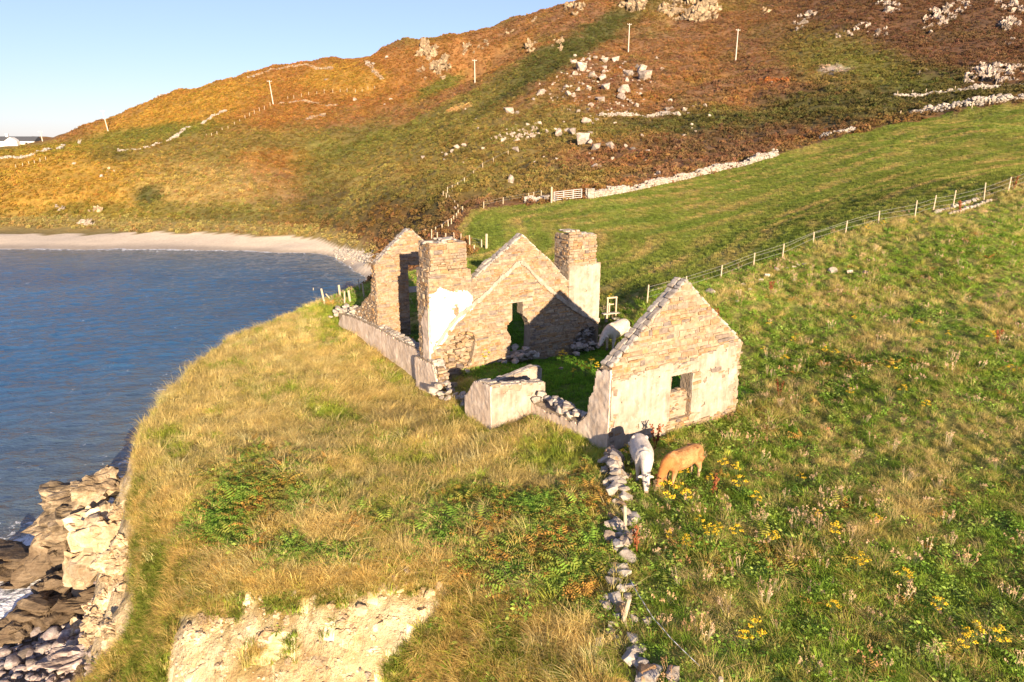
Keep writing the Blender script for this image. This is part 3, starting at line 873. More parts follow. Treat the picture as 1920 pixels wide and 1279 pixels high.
def mesh_arrays(me):
    v = np.empty(len(me.vertices) * 3, np.float32); me.vertices.foreach_get('co', v)
    return v.reshape(-1, 3), [tuple(p.vertices) for p in me.polygons]
_cache = {}
def join_mesh(name, items, mat):
    """many stones as one mesh: items = (mesh, matrix)"""
    V, Fs, Rn = [], [], []
    b = 0
    for me, M in items:
        if me.name not in _cache: _cache[me.name] = mesh_arrays(me)
        v, f = _cache[me.name]
        m = np.array(M)
        V.append(v @ m[:3, :3].T + m[:3, 3]); Rn.append(np.full(len(v), random.random()))
        Fs += [tuple(i + b for i in q) for q in f]; b += len(v)
    me = bpy.data.meshes.new(name)
    me.from_pydata(np.concatenate(V).tolist(), [], Fs); me.update()
    attr(me, 'rnd', np.concatenate(Rn))
    me.materials.append(mat)
    return me

def frame_matrix(o, u, n, up, ctr, size, rot=0.0, tilt=None):
    """a unit stone laid in a wall: u along, n out of the face, up; rot turns it in the face"""
    c, s = math.cos(rot), math.sin(rot)
    uu = u * c + up * s; vv = -u * s + up * c
    M = Matrix.Identity(4)
    for i in range(3):
        M[i][0] = uu[i] * size[0]; M[i][1] = n[i] * size[1]; M[i][2] = vv[i] * size[2]; M[i][3] = ctr[i]
    return M

UPV = np.array([0, 0, 1.0])
STONES = []          # (part, matrix, mesh, size in the picture)
def stone_face(part, org, u, n, poly, holes=(), hc=(0.10, 0.17), lc=(0.18, 0.55), proud=0.035, depth=0.16, skip=None, seed=1, meshes=None, jit=0.032, rotj=0.06):
    """courses of stone over a face. poly and holes in (along, height) of the face plane at org"""
    r = random.Random(seed)
    meshes = meshes or BLOCKS
    px = np.array(poly)
    z0, z1 = px[:, 1].min(), px[:, 1].max(); a0, a1 = px[:, 0].min(), px[:, 0].max()
    z = z0
    def inside(a, zz, pl):
        ins = False; m = len(pl)
        for i in range(m):
            x1, y1 = pl[i]; x2, y2 = pl[(i + 1) % m]
            if (y1 > zz) != (y2 > zz) and a < (x2 - x1) * (zz - y1) / (y2 - y1) + x1: ins = not ins
        return ins
    while z < z1:
        h = r.uniform(*hc) * r.choice((0.65, 0.85, 1.0, 1.0, 1.3))
        a = a0 - r.uniform(0, 0.3)
        while a < a1:
            l = r.uniform(*lc) * (1.7 if r.random() < 0.10 else 1.0) * (0.55 if r.random() < 0.15 else 1.0)
            ca, cz = a + l / 2, z + h / 2
            # trim stones that run past the outline or into an opening
            lo, hi = a, a + l
            good = lambda t: inside(t, cz, poly) and not any(inside(t, cz, q) for q in holes)
            ts = [lo + (hi - lo) * k / 8 for k in range(9)]
            g = [t for t in ts if good(t)]
            if len(g) >= 3:
                lo, hi = g[0], g[-1]
                l2 = hi - lo + (0.03 if len(g) < 9 else 0)
                ca = (lo + hi) / 2
                if l2 > 0.07 and r.random() > 0.03 and not (skip and skip(ca, cz)):
                    p = org + u * ca + UPV * (cz) + n * (proud - depth / 2 + r.uniform(-jit, jit * 1.3))
                    hh = h * (r.uniform(0.8, 1.05) if r.random() < 0.85 else 1.5)
                    M = frame_matrix(org, u, n, UPV, p, (l2 * 0.95, depth, hh * 0.93), r.uniform(-rotj, rotj))
                    _, _, t = proj(p[0], p[1], p[2])
                    STONES.append((part, M, meshes[r.randrange(len(meshes))], l2 * hh * (F / t) ** 2))
            a += l
        z += h

def coping(part, org, u, n, pts, thick, step=(0.22, 0.45), seed=1, hgt_=(0.08, 0.16), meshes=None):
    """stones along the top edge of a wall, two rows through its thickness"""
    r = random.Random(seed); meshes = meshes or PBLOCKS
    for (a, z), (a2, z2) in zip(pts[:-1], pts[1:]):
        L = math.hypot(a2 - a, z2 - z); ang = math.atan2(z2 - z, a2 - a)
        d = 0.0
        while d < L - 0.05:
            l = min(r.uniform(*step), L - d + 0.08)
            for k in range(2):
                h = r.uniform(*hgt_)
                ca = a + (a2 - a) * (d + l / 2) / L; cz = z + (z2 - z) * (d + l / 2) / L
                p = org + u * ca + UPV * cz - n * (thick * (0.25 + 0.5 * k) + r.uniform(-0.04, 0.04)) + UPV * r.uniform(-0.03, 0.03)
                M = frame_matrix(org, u, n, UPV, p, (l * 0.94, thick * 0.52, h), ang + r.uniform(-0.08, 0.08))
                _, _, t = proj(p[0], p[1], p[2])
                STONES.append((part, M, meshes[r.randrange(len(meshes))], 0.6 * l * thick * 0.5 * (F / t) ** 2))
            d += l

def slab(name, mat, parent, org, u, n, poly, holes, thick, inset=0.0, res=0.0):
    """a wall core: the outline with its openings, given thickness (n points out, the core lies behind org)"""
    bm = bmesh.new()
    def loop(pl): 
        vs_ = [bm.verts.new(tuple(org + u * a + UPV * z - n * inset)) for a, z in pl]
        return [bm.edges.new((vs_[i], vs_[(i + 1) % len(vs_)])) for i in range(len(vs_))]
    E = loop(poly)
    for h in holes: E += loop(h)
    bmesh.ops.triangle_fill(bm, use_beauty=True, use_dissolve=False, edges=E, normal=tuple(n))
    g = bmesh.ops.extrude_face_region(bm, geom=bm.faces[:])
    vv = [e for e in g['geom'] if isinstance(e, bmesh.types.BMVert)]
    bmesh.ops.translate(bm, verts=vv, vec=tuple(-n * (thick - 2 * inset)))
    bmesh.ops.recalc_face_normals(bm, faces=bm.faces[:])
    return obj(name, finish_bm(bm, name, mat), None, parent)

def pnoise(a, z, s, seed): return mnoise.noise(Vector((a * s, z * s, seed * 3.7)))

def plaster_sheet(name, mat, parent, org, u, n, a0, a1, z0, z1, keep, proud=0.05, back=0.12, step=0.07, seed=1, rough=0.018):
    """render left on a wall: a sheet with a broken outline, its own thickness and unevenness"""
    na, nz = int((a1 - a0) / step) + 1, int((z1 - z0) / step) + 1
    bm = bmesh.new(); G = {}
    def vert(i, j):
        if (i, j) not in G:
            a, z = a0 + i * step, z0 + j * step
            ja = step * 0.35 * pnoise(a, z, 9, seed + 1); jz = step * 0.35 * pnoise(a, z, 9, seed + 2)
            w = proud + rough * (1.6 * pnoise(a, z, 1.1, seed + 3) + pnoise(a, z, 4.5, seed + 4))
            G[(i, j)] = bm.verts.new(tuple(org + u * (a + ja) + UPV * (z + jz) + n * w))
        return G[(i, j)]
    for i in range(na):
        for j in range(nz):
            if keep(a0 + (i + .5) * step, z0 + (j + .5) * step):
                bm.faces.new((vert(i, j), vert(i + 1, j), vert(i + 1, j + 1), vert(i, j + 1)))
    if not bm.faces: bm.free(); return None
    be = [e for e in bm.edges if len(e.link_faces) == 1]
    g = bmesh.ops.extrude_edge_only(bm, edges=be)
    vv = [e for e in g['geom'] if isinstance(e, bmesh.types.BMVert)]
    bmesh.ops.translate(bm, verts=vv, vec=tuple(-n * back))
    bmesh.ops.recalc_face_normals(bm, faces=bm.faces[:])
    return obj(name, finish_bm(bm, name, mat), None, parent)

def part(name, parent):
    o = bpy.data.objects.new(name, None); COL.objects.link(o); o.parent = parent
    return o

# ------------------------------------------------------------------ the ruined house
ruin_o = empty('ruined_house', (0, 0, 0))
tag(ruin_o, 'roofless stone house with three gables and two chimneys above the cliff', 'ruin')
A, B = AX, BX
rr = random.Random(5)
def rag(pts, amp, step=0.22, seed=1):
    """a broken line through the given points"""
    r = random.Random(seed); out = []
    for (a, z), (a2, z2) in zip(pts[:-1], pts[1:]):
        L = math.hypot(a2 - a, z2 - z); k = max(1, int(L / step))
        for i in range(k):
            t = i / k; j = amp if i else amp * 0.3
            out.append((a + (a2 - a) * t + r.uniform(-j, j), z + (z2 - z) * t + r.uniform(-j, j)))
    out.append(pts[-1])
    return out

# --- front gable, facing the camera (plane b = 0)
g1 = slab('front_gable', MAT['mortar'], ruin_o, O0, A, -B,
          [(0, -0.6), (7.15, -0.6)] + rag([(7.15, 0), (7.1, 1.2), (6.95, 2.2), (7.1, 3.3)], 0.10, 0.25, 3) + [(3.56, 6.33), (0.02, 3.38)],
          [[(3.13, 0.55), (4.27, 0.55), (4.27, 2.50), (3.13, 2.50)]], 0.62, 0.0)
g1.location = tuple(O0 * 0)
W1 = [(3.13, 0.55), (4.27, 0.55), (4.27, 2.50), (3.13, 2.50)]
OUT1 = [(0, -0.3), (7.15, -0.3), (7.12, 0.6), (7.0, 1.5), (6.95, 2.3), (7.12, 3.3), (3.56, 6.38), (0, 3.4)]
def plas1(a, z):
    top = 3.02 + 0.10 * (a - 3) * (1 if a > 3 else 0.3) + 0.30 * pnoise(a, 0, 0.9, 3) + 0.14 * pnoise(a, z, 3.5, 4)
    if z > top or a < 0.02 or a > 6.85 - 0.22 * pnoise(0, z, 1.6, 7) - 0.12 * pnoise(a, z, 5, 8): return False
    if 3.10 < a < 4.30 and 0.50 < z < 2.55: return False
    d = math.hypot((a - 3.75) / 0.95, (z - 0.25) / 0.75) + 0.25 * pnoise(a, z, 3, 9)       # broken away under the window
    if d < 0.85 and z < 0.75: return False
    if a > 4.4 and z < 0.28 + 0.10 * (a - 4.4) * (0.5 + pnoise(a, z, 2.2, 11)): return False
    if abs(a - 0.1) < 0.12 and (0.55 < z < 0.75 or 1.0 < z < 1.25): return False
    if a > 4.2 and 2.42 < z < 2.62 and a < 4.62: return False
    return pnoise(a, z, 2.1, 12) + 0.4 * pnoise(a, z, 6, 13) < 0.62
plaster_sheet('plaster', MAT['plaster'], g1, O0, A, -B, 0.0, 7.1, -0.35, 3.75, plas1, 0.055, 0.12, 0.07, 1)
stone_face(g1, O0, A, -B, OUT1, [W1], (0.10, 0.19), (0.2, 0.6), 0.03, 0.16,
           lambda a, z: z < 2.7 and plas1(a, z) and plas1(a - .25, z) and plas1(a + .25, z), 11)
# squared quoins and the broken right hand end
stone_face(g1, O0 + A * 7.10, B, A, [(0.0, -0.3), (0.62, -0.3), (0.62, 3.3), (0.0, 3.3)], [], (0.12, 0.22), (0.2, 0.6), 0.06, 0.3, None, 12, None, 0.07)
coping(g1, O0, A, -B, [(-0.02, 3.38), (3.56, 6.36)], 0.62, (0.16, 0.36), 13, (0.08, 0.15))
coping(g1, O0, A, -B, [(3.56, 6.36), (7.14, 3.32)], 0.62, (0.16, 0.36), 14, (0.08, 0.15))
# stones walled up inside the window, and the lintel
inf = part('window_infill', ruin_o)
stone_face(inf, O0 + B * 0.22, A, -B, [(3.1, 0.35), (4.3, 0.35), (4.3, 1.62), (3.9, 1.80), (3.5, 1.70), (3.1, 1.75)], [], (0.09, 0.2), (0.15, 0.42), 0.06, 0.3, None, 15, LOOSE_TAN, 0.06)
slab('infill_core', MAT['mortar'], inf, O0 + B * 0.2, A, -B, [(3.14, 0.5), (4.26, 0.5), (4.26, 1.58), (3.9, 1.7), (3.14, 1.66)], [], 0.3)
lt = MB(); lt.box((0, 0, 0), (1.55, 0.42, 0.15))
l1 = lt.build('lintel', MAT['mortar'], g1); l1.location = tuple(O0 + A * 3.75 + B * 0.25 + UPV * 2.56); l1.rotation_euler = (0, 0, TH)

# --- stub of the left wall at the front corner, and the low wall on to the porch (plane a = 0)
lw_top = rag([(0.0, 3.35), (0.85, 3.1), (0.78, 2.6), (1.2, 1.8), (1.28, 1.1), (1.95, 0.52), (2.9, 0.5), (3.8, 0.36), (4.75, 0.25), (5.9, 0.35)], 0.05, 0.25, 8)
LWP = [(0.02, -0.7)] + lw_top + [(5.9, -0.9)]
LWP = [(b, z) for b, z in LWP]
lw = slab('low_side_wall', MAT['mortar'], ruin_o, O0, B, -A, [(0.63, -0.7)] + [(b, z) for b, z in lw_top if b > 0.64] + [(5.9, -0.9)], [], 0.58)
plas_lw = lambda b, z: (0 <= b < 5.85 and z < np.interp(b, [0, 0.8, 1.0, 1.25, 1.35, 1.95, 2.9, 3.8, 4.75, 5.9], [3.3, 3.1, 2.2, 1.9, 1.1, 0.45, 0.4, 0.25, 0.15, 0.25]) - 0.05 + 0.12 * pnoise(b, z, 3, 21))
plaster_sheet('plaster', MAT['brightened_plaster'], lw, O0, B, -A, 0.0, 5.9, -0.9, 3.4, plas_lw, 0.05, 0.1, 0.07, 20)
coping(lw, O0, B, -A, [(0.5, 3.3), (0.82, 3.1), (0.80, 2.5), (1.2, 1.8), (1.3, 1.05), (1.95, 0.52)], 0.55, (0.14, 0.3), 22, (0.08, 0.16), LOOSE_TAN)

# --- porch block
porch = part('porch', ruin_o)
PZ = 9.0
pl_ = slab('side_wall', MAT['mortar'], porch, ruin(-2.1, 5.55), B, -A, [(0, 8.4), (2.45, 8.3), (2.45, 10.2), (2.1, 10.45), (1.5, 11.15), (0.9, 11.3), (0.0, 11.38)], [], 0.5)
plaster_sheet('plaster', MAT['brightened_plaster'], pl_, ruin(-2.1, 5.55), B, -A, -0.02, 2.45, 8.3, 11.4, lambda b, z: z < np.interp(b, [0, .9, 1.5, 2.1, 2.45], [11.32, 11.24, 11.08, 10.4, 10.1]) + 0.05 * pnoise(b, z, 5, 31), 0.05, 0.1, 0.07, 30)
pf_ = slab('front_wall', MAT['mortar'], porch, ruin(-2.1, 5.55), A, -B, [(0.03, 8.5), (2.75, 8.9), (2.75, 11.0), (1.6, 11.16), (0.03, 11.30)], [], 0.45)
plaster_sheet('plaster', MAT['plaster'], pf_, ruin(-2.1, 5.55), A, -B, 0.0, 2.78, 8.5, 11.4, lambda a, z: z < np.interp(a, [0, 1.6, 2.75], [11.26, 11.12, 10.98]) + 0.05 * pnoise(a, z, 5, 33) and not (pnoise(a, z, 1.8, 35) > 0.5 and 0.5 < a < 2.3), 0.05, 0.1, 0.07, 32)
pb_ = slab('back_wall', MAT['mortar'], porch, ruin(-1.9, 7.6), A, -B, [(0, 9.0), (3.7, 9.4), (3.7, 10.95), (3.3, 11.02), (1.6, 10.72), (0.6, 10.45), (0.0, 10.4)], [], 0.4)
plaster_sheet('plaster', MAT['plaster'], pb_, ruin(-1.9, 7.6), A, -B, 0.0, 3.72, 9.3, 11.1, lambda a, z: z < np.interp(a, [0, .6, 1.6, 3.3, 3.7], [10.38, 10.45, 10.70, 11.0, 10.93]), 0.04, 0.08, 0.07, 34)
coping(porch, ruin(-2.1, 5.55), A, -B, [(0.0, 11.3), (1.6, 11.16), (2.76, 11.0)], 0.45, (0.15, 0.34), 36, (0.07, 0.12))
coping(porch, ruin(-2.1, 5.55), B, -A, [(0.3, 11.36), (0.9, 11.3), (1.5, 11.12), (2.1, 10.45)], 0.5, (0.15, 0.34), 37, (0.07, 0.13))
coping(porch, ruin(-1.9, 7.6), A, -B, [(0, 10.42), (0.6, 10.47), (1.6, 10.74), (3.3, 11.03), (3.7, 10.97)], 0.4, (0.3, 0.6), 38, (0.05, 0.08))

# --- middle gable with its chimneys (plane b = 13)
OM = ruin(0, 13.0)
MG = [(-1.6, 7.6), (9.62, 9.0), (9.62, 14.7), (7.28, 14.7), (7.28, 13.65), (6.08, 14.98), (4.1, 16.65), (2.6, 15.58), (0.9, 14.42), (0.86, 15.1), (-1.6, 15.1)]
WM = [(3.45, 11.95), (3.45, 12.95), (4.15, 12.95), (4.15, 12.2), (4.45, 11.9), (4.65, 11.5), (4.6, 9.9), (3.3, 9.9), (3.35, 11.0), (3.1, 11.4), (3.12, 11.7)]
CAVL = [(-0.75, 9.7), (-0.95, 10.6), (-0.55, 11.25), (-0.1, 11.6), (0.45, 11.75), (0.95, 11.6), (1.1, 11.1), (0.95, 10.4), (0.75, 9.7)]
CAVR = [(7.7, 9.2), (7.75, 10.2), (8.3, 10.75), (9.1, 10.9), (9.5, 10.5), (9.5, 9.2)]
mg = slab('middle_gable', MAT['mortar'], ruin_o, OM, A, -B, MG, [WM, CAVL, CAVR], 0.62)
# the broken-out hollows, packed with loose rubble
slab('cavity_back', MAT['mortar'], mg, OM + B * 0.5, A, -B, [(-1.2, 9.3), (1.3, 9.3), (1.3, 11.9), (-1.2, 11.9)], [], 0.1)
slab('cavity_back', MAT['mortar'], mg, OM + B * 0.5, A, -B, [(7.5, 8.9), (9.58, 8.9), (9.58, 11.0), (7.5, 11.0)], [], 0.1)
def rubble_fill(prt, poly, n, seed, dep=0.3, sz=(0.16, 0.42), meshes=None):
    r = random.Random(seed); P = np.array(poly); k = 0; tries = 0
    while k < n and tries < 4000:
        tries += 1
        a, z = r.uniform(P[:, 0].min(), P[:, 0].max()), r.uniform(P[:, 1].min(), P[:, 1].max())
        if not inpoly(np.array([a]), np.array([z]), poly)[0]: continue
        s = r.uniform(*sz)
        p = OM + A * a + UPV * z + B * r.uniform(0.06, dep)
        q = Vector((r.gauss(0, 1), r.gauss(0, 1), r.gauss(0, 1), )).normalized()
        M = Matrix.Translation(Vector(p)) @ Matrix.Rotation(TH, 4, 'Z') @ Matrix.Rotation(r.uniform(-0.6, 0.6), 4, 'Y') @ Matrix.Rotation(r.uniform(-0.5, 0.5), 4, 'X') @ Matrix.Diagonal((s * 1.5, s * 1.1, s * 0.65, 1))
        _, _, t = proj(p[0], p[1], p[2])
        STONES.append((prt, M, (meshes or BLOCKS)[r.randrange(8)], s * s * (F / t) ** 2)); k += 1
stone_face(mg, OM + B * 0.22, A, -B, CAVL, [], (0.11, 0.24), (0.18, 0.5), 0.0, 0.3, None, 41, None, 0.11, 0.42)
rubble_fill(mg, CAVL, 14, 141, 0.2, (0.16, 0.3))
stone_face(mg, OM + B * 0.25, A, -B, CAVR, [], (0.12, 0.26), (0.2, 0.5), 0.0, 0.3, None, 42, LOOSE, 0.12, 0.4)
rubble_fill(mg, CAVR, 12, 142, 0.2, (0.16, 0.3), LOOSE)
SCARL = [(-1.46, 11.0), (-0.23, 12.44), (1.41, 13.43), (2.59, 14.34), (3.61, 15.04), (4.0, 15.22), (4.31, 15.01), (5.21, 14.07), (6.71, 12.82), (8.3, 11.72), (9.55, 11.16)]
sa, sz_ = [p[0] for p in SCARL], [p[1] for p in SCARL]
lime_m = lambda a, z: (-1.62 < a < 1.05 and z > np.interp(a, [-1.6, -1.2, -0.2, 1.0], [10.7, 11.0, 12.0, 13.0]) + 0.2 * pnoise(a, z, 2, 51)
                       and z < 14.1 + 0.35 * pnoise(a, z, 1.6, 52) - 0.5 * max(0, a - 0.6) and a < 0.95 + 0.3 * pnoise(a, z, 1.5, 53) - 0.45 * max(0, 12.6 - z)
                       and not (math.hypot((a + 0.05) / 0.16, (z - 12.9) / 0.26) < 1) and pnoise(a, z, 2.6, 54) + 0.5 * pnoise(a, z, 7, 55) < 0.55)
lime_r = lambda a, z: (7.3 < a < 9.6 and z < 14.62 + 0.08 * pnoise(a, z, 4, 56) and z > np.interp(a, sa, sz_) + 0.05 and pnoise(a, z, 3.5, 57) < 0.75 and math.hypot(a - 8.55, z - 13.1) > 0.09)
damp_strip = lambda a, z: np.interp(a, sa, sz_) - 0.13 + 0.07 * pnoise(a, z, 4, 58) < z < np.interp(a, sa, sz_) + 0.14 + 0.10 * pnoise(a, z, 3, 59) and pnoise(a, z, 5, 60) < 0.6
strip_r = lambda a, z: (5.9 < a < 9.5 and np.interp(a, sa, sz_) < z < np.interp(a, sa, sz_) + 0.75 * min(1, (a - 5.9)) + 0.2 * pnoise(a, z, 3, 61))
plaster_sheet('plaster', MAT['limewash'], mg, OM, A, -B, -1.6, 1.6, 10.6, 14.8, lime_m, 0.07, 0.12, 0.06, 50)
plaster_sheet('plaster', MAT['plaster'], mg, OM, A, -B, 7.3, 9.62, 11.0, 14.75, lambda a, z: lime_r(a, z), 0.055, 0.1, 0.06, 51)
plaster_sheet('roof_scar', MAT['plaster'], mg, OM, A, -B, -1.5, 9.6, 10.8, 15.5, damp_strip, 0.13, 0.2, 0.055, 52)
MGF = [(-1.6, 8.6), (9.62, 9.0), (9.62, 14.7), (7.28, 14.7), (7.28, 13.7), (6.08, 15.02), (4.1, 16.70), (2.6, 15.62), (0.9, 14.46), (0.86, 15.1), (-1.6, 15.1)]
stone_face(mg, OM, A, -B, MGF, [WM, CAVL, CAVR], (0.085, 0.165), (0.2, 0.62), 0.03, 0.16, lambda a, z: (lime_m(a, z) and lime_m(a + .2, z) and lime_m(a - .2, z)) or (lime_r(a, z) and lime_r(a - .2, z) and lime_r(a, z - .15)), 43)
coping(mg, OM, A, -B, [(0.92, 14.45), (2.6, 15.62), (4.1, 16.68)], 0.62, (0.18, 0.4), 44)
coping(mg, OM, A, -B, [(4.1, 16.68), (6.08, 15.0), (7.2, 13.8)], 0.62, (0.18, 0.4), 45)
lm = MB(); lm.box((0, 0, 0), (1.75, 0.5, 0.16)); l2 = lm.build('lintel', MAT['plaster'], mg); l2.location = tuple(OM + A * 3.9 + B * 0.2 + UPV * 13.03); l2.rotation_euler = (0, 0, TH)

def chimney(a0, a1, au0, au1, zb, zs, zt, dep, crown, seed, name_label, plast=None):
    c = part('chimney', ruin_o); c['label'] = name_label
    m = MB()
    w0, w1 = a1 - a0, au1 - au0
    lo = ruin((a0 + a1) / 2, 13.66 + (dep - 0.66) / 2, (zb + zs) / 2)
    m.box(lo, (w0 - 0.04, dep - 0.68, zs - zb), TH)
    up_ = ruin((au0 + au1) / 2, 13.05 + dep / 2, (zs + zt) / 2 - 0.05)
    m.box(up_, (w1 - 0.06, dep - 0.08, zt - zs), TH)
    m.build('core', MAT['mortar'], c)
    o = ruin(0, 13.0)
    topf = [(au0, zs), (au1, zs)] + crown(au0, au1, zt)
    stone_face(c, ruin(0, 13.04), A, -B, topf, [], (0.09, 0.2), (0.18, 0.55), 0.03, 0.16, None, seed)
    sidep = [(0.04, zb), (dep, zb), (dep, zs), (0.04, zs)]
    stone_face(c, ruin(a0 + 0.02, 13.0), B, -A, sidep, [], (0.09, 0.2), (0.18, 0.5), 0.03, 0.16, None, seed + 1)
    stone_face(c, ruin(au0 + 0.03, 13.0), B, -A, [(0.08, zs), (dep - 0.05, zs), (dep - 0.05, zt - 0.02), (0.08, zt - 0.02)], [], (0.09, 0.2), (0.18, 0.5), 0.03, 0.16, None, seed + 2)
    stone_face(c, ruin(au1 - 0.03, 13.0), B, A, [(0.08, zs), (dep - 0.05, zs), (dep - 0.05, zt - 0.1), (0.08, zt - 0.1)], [], (0.1, 0.2), (0.2, 0.5), 0.03, 0.16, None, seed + 3)
    r = random.Random(seed)
    for k in range(26):                        # broken crown
        a = r.uniform(au0 + 0.12, au1 - 0.12); b = r.uniform(13.15, 13.0 + dep - 0.15)
        p = ruin(a, b, np.interp(a, [q[0] for q in crown(au0, au1, zt)][::-1], [q[1] for q in crown(au0, au1, zt)][::-1]) - 0.03 + r.uniform(-0.04, 0.05))
        s = r.uniform(0.2, 0.42)
        M = Matrix.Translation(Vector(p)) @ Matrix.Rotation(TH + r.uniform(-0.3, 0.3), 4, 'Z') @ Matrix.Rotation(r.uniform(-0.15, 0.15), 4, 'X') @ Matrix.Diagonal((s * 1.3, s, s * 0.35, 1))
        _, _, t = proj(p[0], p[1], p[2])
        STONES.append((c, M, PBLOCKS[r.randrange(8)], s * s * 0.5 * (F / t) ** 2))
    return c
chL = chimney(-1.62, 0.88, -1.45, 0.68, 9.6, 15.2, 16.62, 1.5,
              lambda l, h, z: [(h, z - 0.05), (h - 0.5, z + 0.02), (h - 1.0, z + 0.10), (h - 1.45, z - 0.08), (l, z - 0.02)], 61, 'chimney on the seaward corner with white limewash below')
chR = chimney(7.3, 9.62, 7.28, 9.32, 10.4, 14.68, 16.42, 1.5,
              lambda l, h, z: [(h, z - 0.08), (h - 0.7, z - 0.02), (h - 1.1, z + 0.12), (h - 1.5, z + 0.28), (l, z + 0.2)], 71, 'chimney on the landward corner, cream below its set-back')
plaster_sheet('plaster', MAT['brightened_plaster'], chL, ruin(-1.62, 13.0), B, -A, 0.0, 1.0, 9.9, 13.6, lambda b, z: z < 13.3 - 0.8 * b + 0.3 * pnoise(b, z, 2, 66) and b < 0.85 + 0.2 * pnoise(b, z, 2, 67), 0.06, 0.1, 0.07, 65)
# shelf where the left chimney steps in
stone_face(chL, ruin(0, 13.0), A, -B, [(-1.6, 15.05), (0.86, 15.05), (0.86, 15.2), (-1.6, 15.2)], [], (0.14, 0.15), (0.3, 0.6), 0.07, 0.3, None, 75)

# --- fragment of the side wall standing before the left chimney
fr = part('wall_fragment', ruin_o)
fo = ruin(-1.7, 11.9)
slab('core', MAT['mortar'], fr, fo, B, -A, [(0.05, 7.4), (3.0, 7.2), (3.0, 10.15), (1.5, 10.35), (0.7, 10.4), (0.3, 9.9), (0.2, 9.0)], [], 0.62)
plaster_sheet('plaster', MAT['brightened_plaster'], fr, fo, B, -A, 0.0, 3.0, 7.2, 10.5, lambda b, z: z < np.interp(b, [0, .3, .7, 3], [9.0, 9.8, 10.3, 10.1]) + 0.05 * pnoise(b, z, 4, 81) and b > 0.12 + 0.1 * pnoise(b, z, 3, 82), 0.05, 0.1, 0.07, 80)
stone_face(fr, fo + A * 0.02 + B * 0.12, A, -B, [(0.0, 7.9), (0.62, 7.9), (0.62, 10.0), (0.3, 10.3), (0.0, 10.3)], [], (0.12, 0.22), (0.2, 0.5), 0.08, 0.35, None, 83, None, 0.08)
coping(fr, fo, B, -A, [(0.25, 9.9), (0.7, 10.42), (1.6, 10.38)], 0.62, (0.2, 0.4), 84)

# --- rear part of the seaward wall (plane a = -1.35) and the stub beyond the rear gable
sw_o = ruin(-1.35, 14.55)
sw = slab('seaward_wall', MAT['mortar'], ruin_o, sw_o, B, -A, [(0, 7.3), (15.6, 7.4)] + rag([(15.6, 9.45), (12, 9.9), (7.5, 10.15), (3.5, 10.25), (0, 10.4)], 0.06, 0.4, 90), [], 0.6)
plaster_sheet('plaster', MAT['brightened_plaster'], sw, sw_o, B, -A, 0.0, 15.6, 7.4, 10.5, lambda b, z: z < np.interp(b, [0, 3.5, 7.5, 12, 15.6], [10.32, 10.15, 10.05, 9.75, 9.3]) + 0.08 * pnoise(b, z, 2.2, 91) - (0.6 * max(0, b - 14.6)), 0.05, 0.1, 0.08, 92)
coping(sw, sw_o, B, -A, [(0.1, 10.42), (3.5, 10.3), (7.5, 10.2), (12, 9.95), (15.6, 9.45)], 0.6, (0.16, 0.42), 93, (0.08, 0.2), LOOSE)
stone_face(sw, sw_o + B * 15.6, A, B, [(0, 7.6), (0.6, 7.6), (0.6, 9.4), (0, 9.4)], [], (0.1, 0.2), (0.2, 0.4), 0.05, 0.3, None, 94)

# --- rear gable (plane b = 22) with its doorway
OR_ = ruin(0, 22.0)
GRP = [(-1.15, 8.8), (3.55, 8.8), (3.55, 14.1), (1.35, 16.22), (1.0, 16.15), (-1.15, 14.3)]
DR = [(0.98, 9.0), (2.35, 9.0), (2.35, 13.98), (0.98, 13.98)]
rg = slab('rear_gable', MAT['mortar'], ruin_o, OR_, A, -B, GRP, [DR], 0.62)
stone_face(rg, OR_, A, -B, [(-1.15, 9.2), (3.55, 9.2), (3.55, 14.1), (1.35, 16.25), (1.0, 16.18), (-1.15, 14.3)], [DR], (0.10, 0.17), (0.22, 0.6), 0.03, 0.16, None, 101)
coping(rg, OR_, A, -B, [(-1.15, 14.3), (1.05, 16.2)], 0.62, (0.18, 0.4), 102)
coping(rg, OR_, A, -B, [(1.3, 16.24), (3.55, 14.1)], 0.62, (0.18, 0.4), 103)
tr_ = MB(); tr_.box((0, 0, 0), (1.5, 0.22, 0.34)); t1_ = tr_.build('transom', MAT['old_timber'], rg); t1_.location = tuple(OR_ + A * 1.66 + B * 0.2 + UPV * 12.3); t1_.rotation_euler = (0, 0, TH)
tr_ = MB(); tr_.box((0, 0, 0), (1.7, 0.5, 0.2)); t1_ = tr_.build('lintel', MAT['old_timber'], rg); t1_.location = tuple(OR_ + A * 1.66 + B * 0.3 + UPV * 14.1); t1_.rotation_euler = (0, 0, TH)
# its seaward end: broken toothing that steps down to the stub of the wall behind
bs = rag([(0, 14.25), (0.6, 14.2), (0.75, 13.2), (1.0, 12.3), (1.5, 11.8), (2.4, 11.5), (3.2, 10.9), (4.2, 10.6)], 0.06, 0.3, 110)
st_ = slab('wall_stub', MAT['mortar'], ruin_o, ruin(-1.2, 22.02), B, -A, [(0, 9.9)] + bs + [(4.6, 10.2), (5.6, 9.7)], [], 0.55)
stone_face(st_, ruin(-1.2, 22.0), B, -A, [(0, 9.9), (0, 14.2), (0.6, 14.2), (0.75, 13.2), (1.0, 12.3), (1.5, 11.8), (2.4, 11.5), (3.2, 10.9), (4.3, 10.5), (5.6, 9.8)], [], (0.11, 0.2), (0.2, 0.5), 0.05, 0.25, None, 111, None, 0.05)
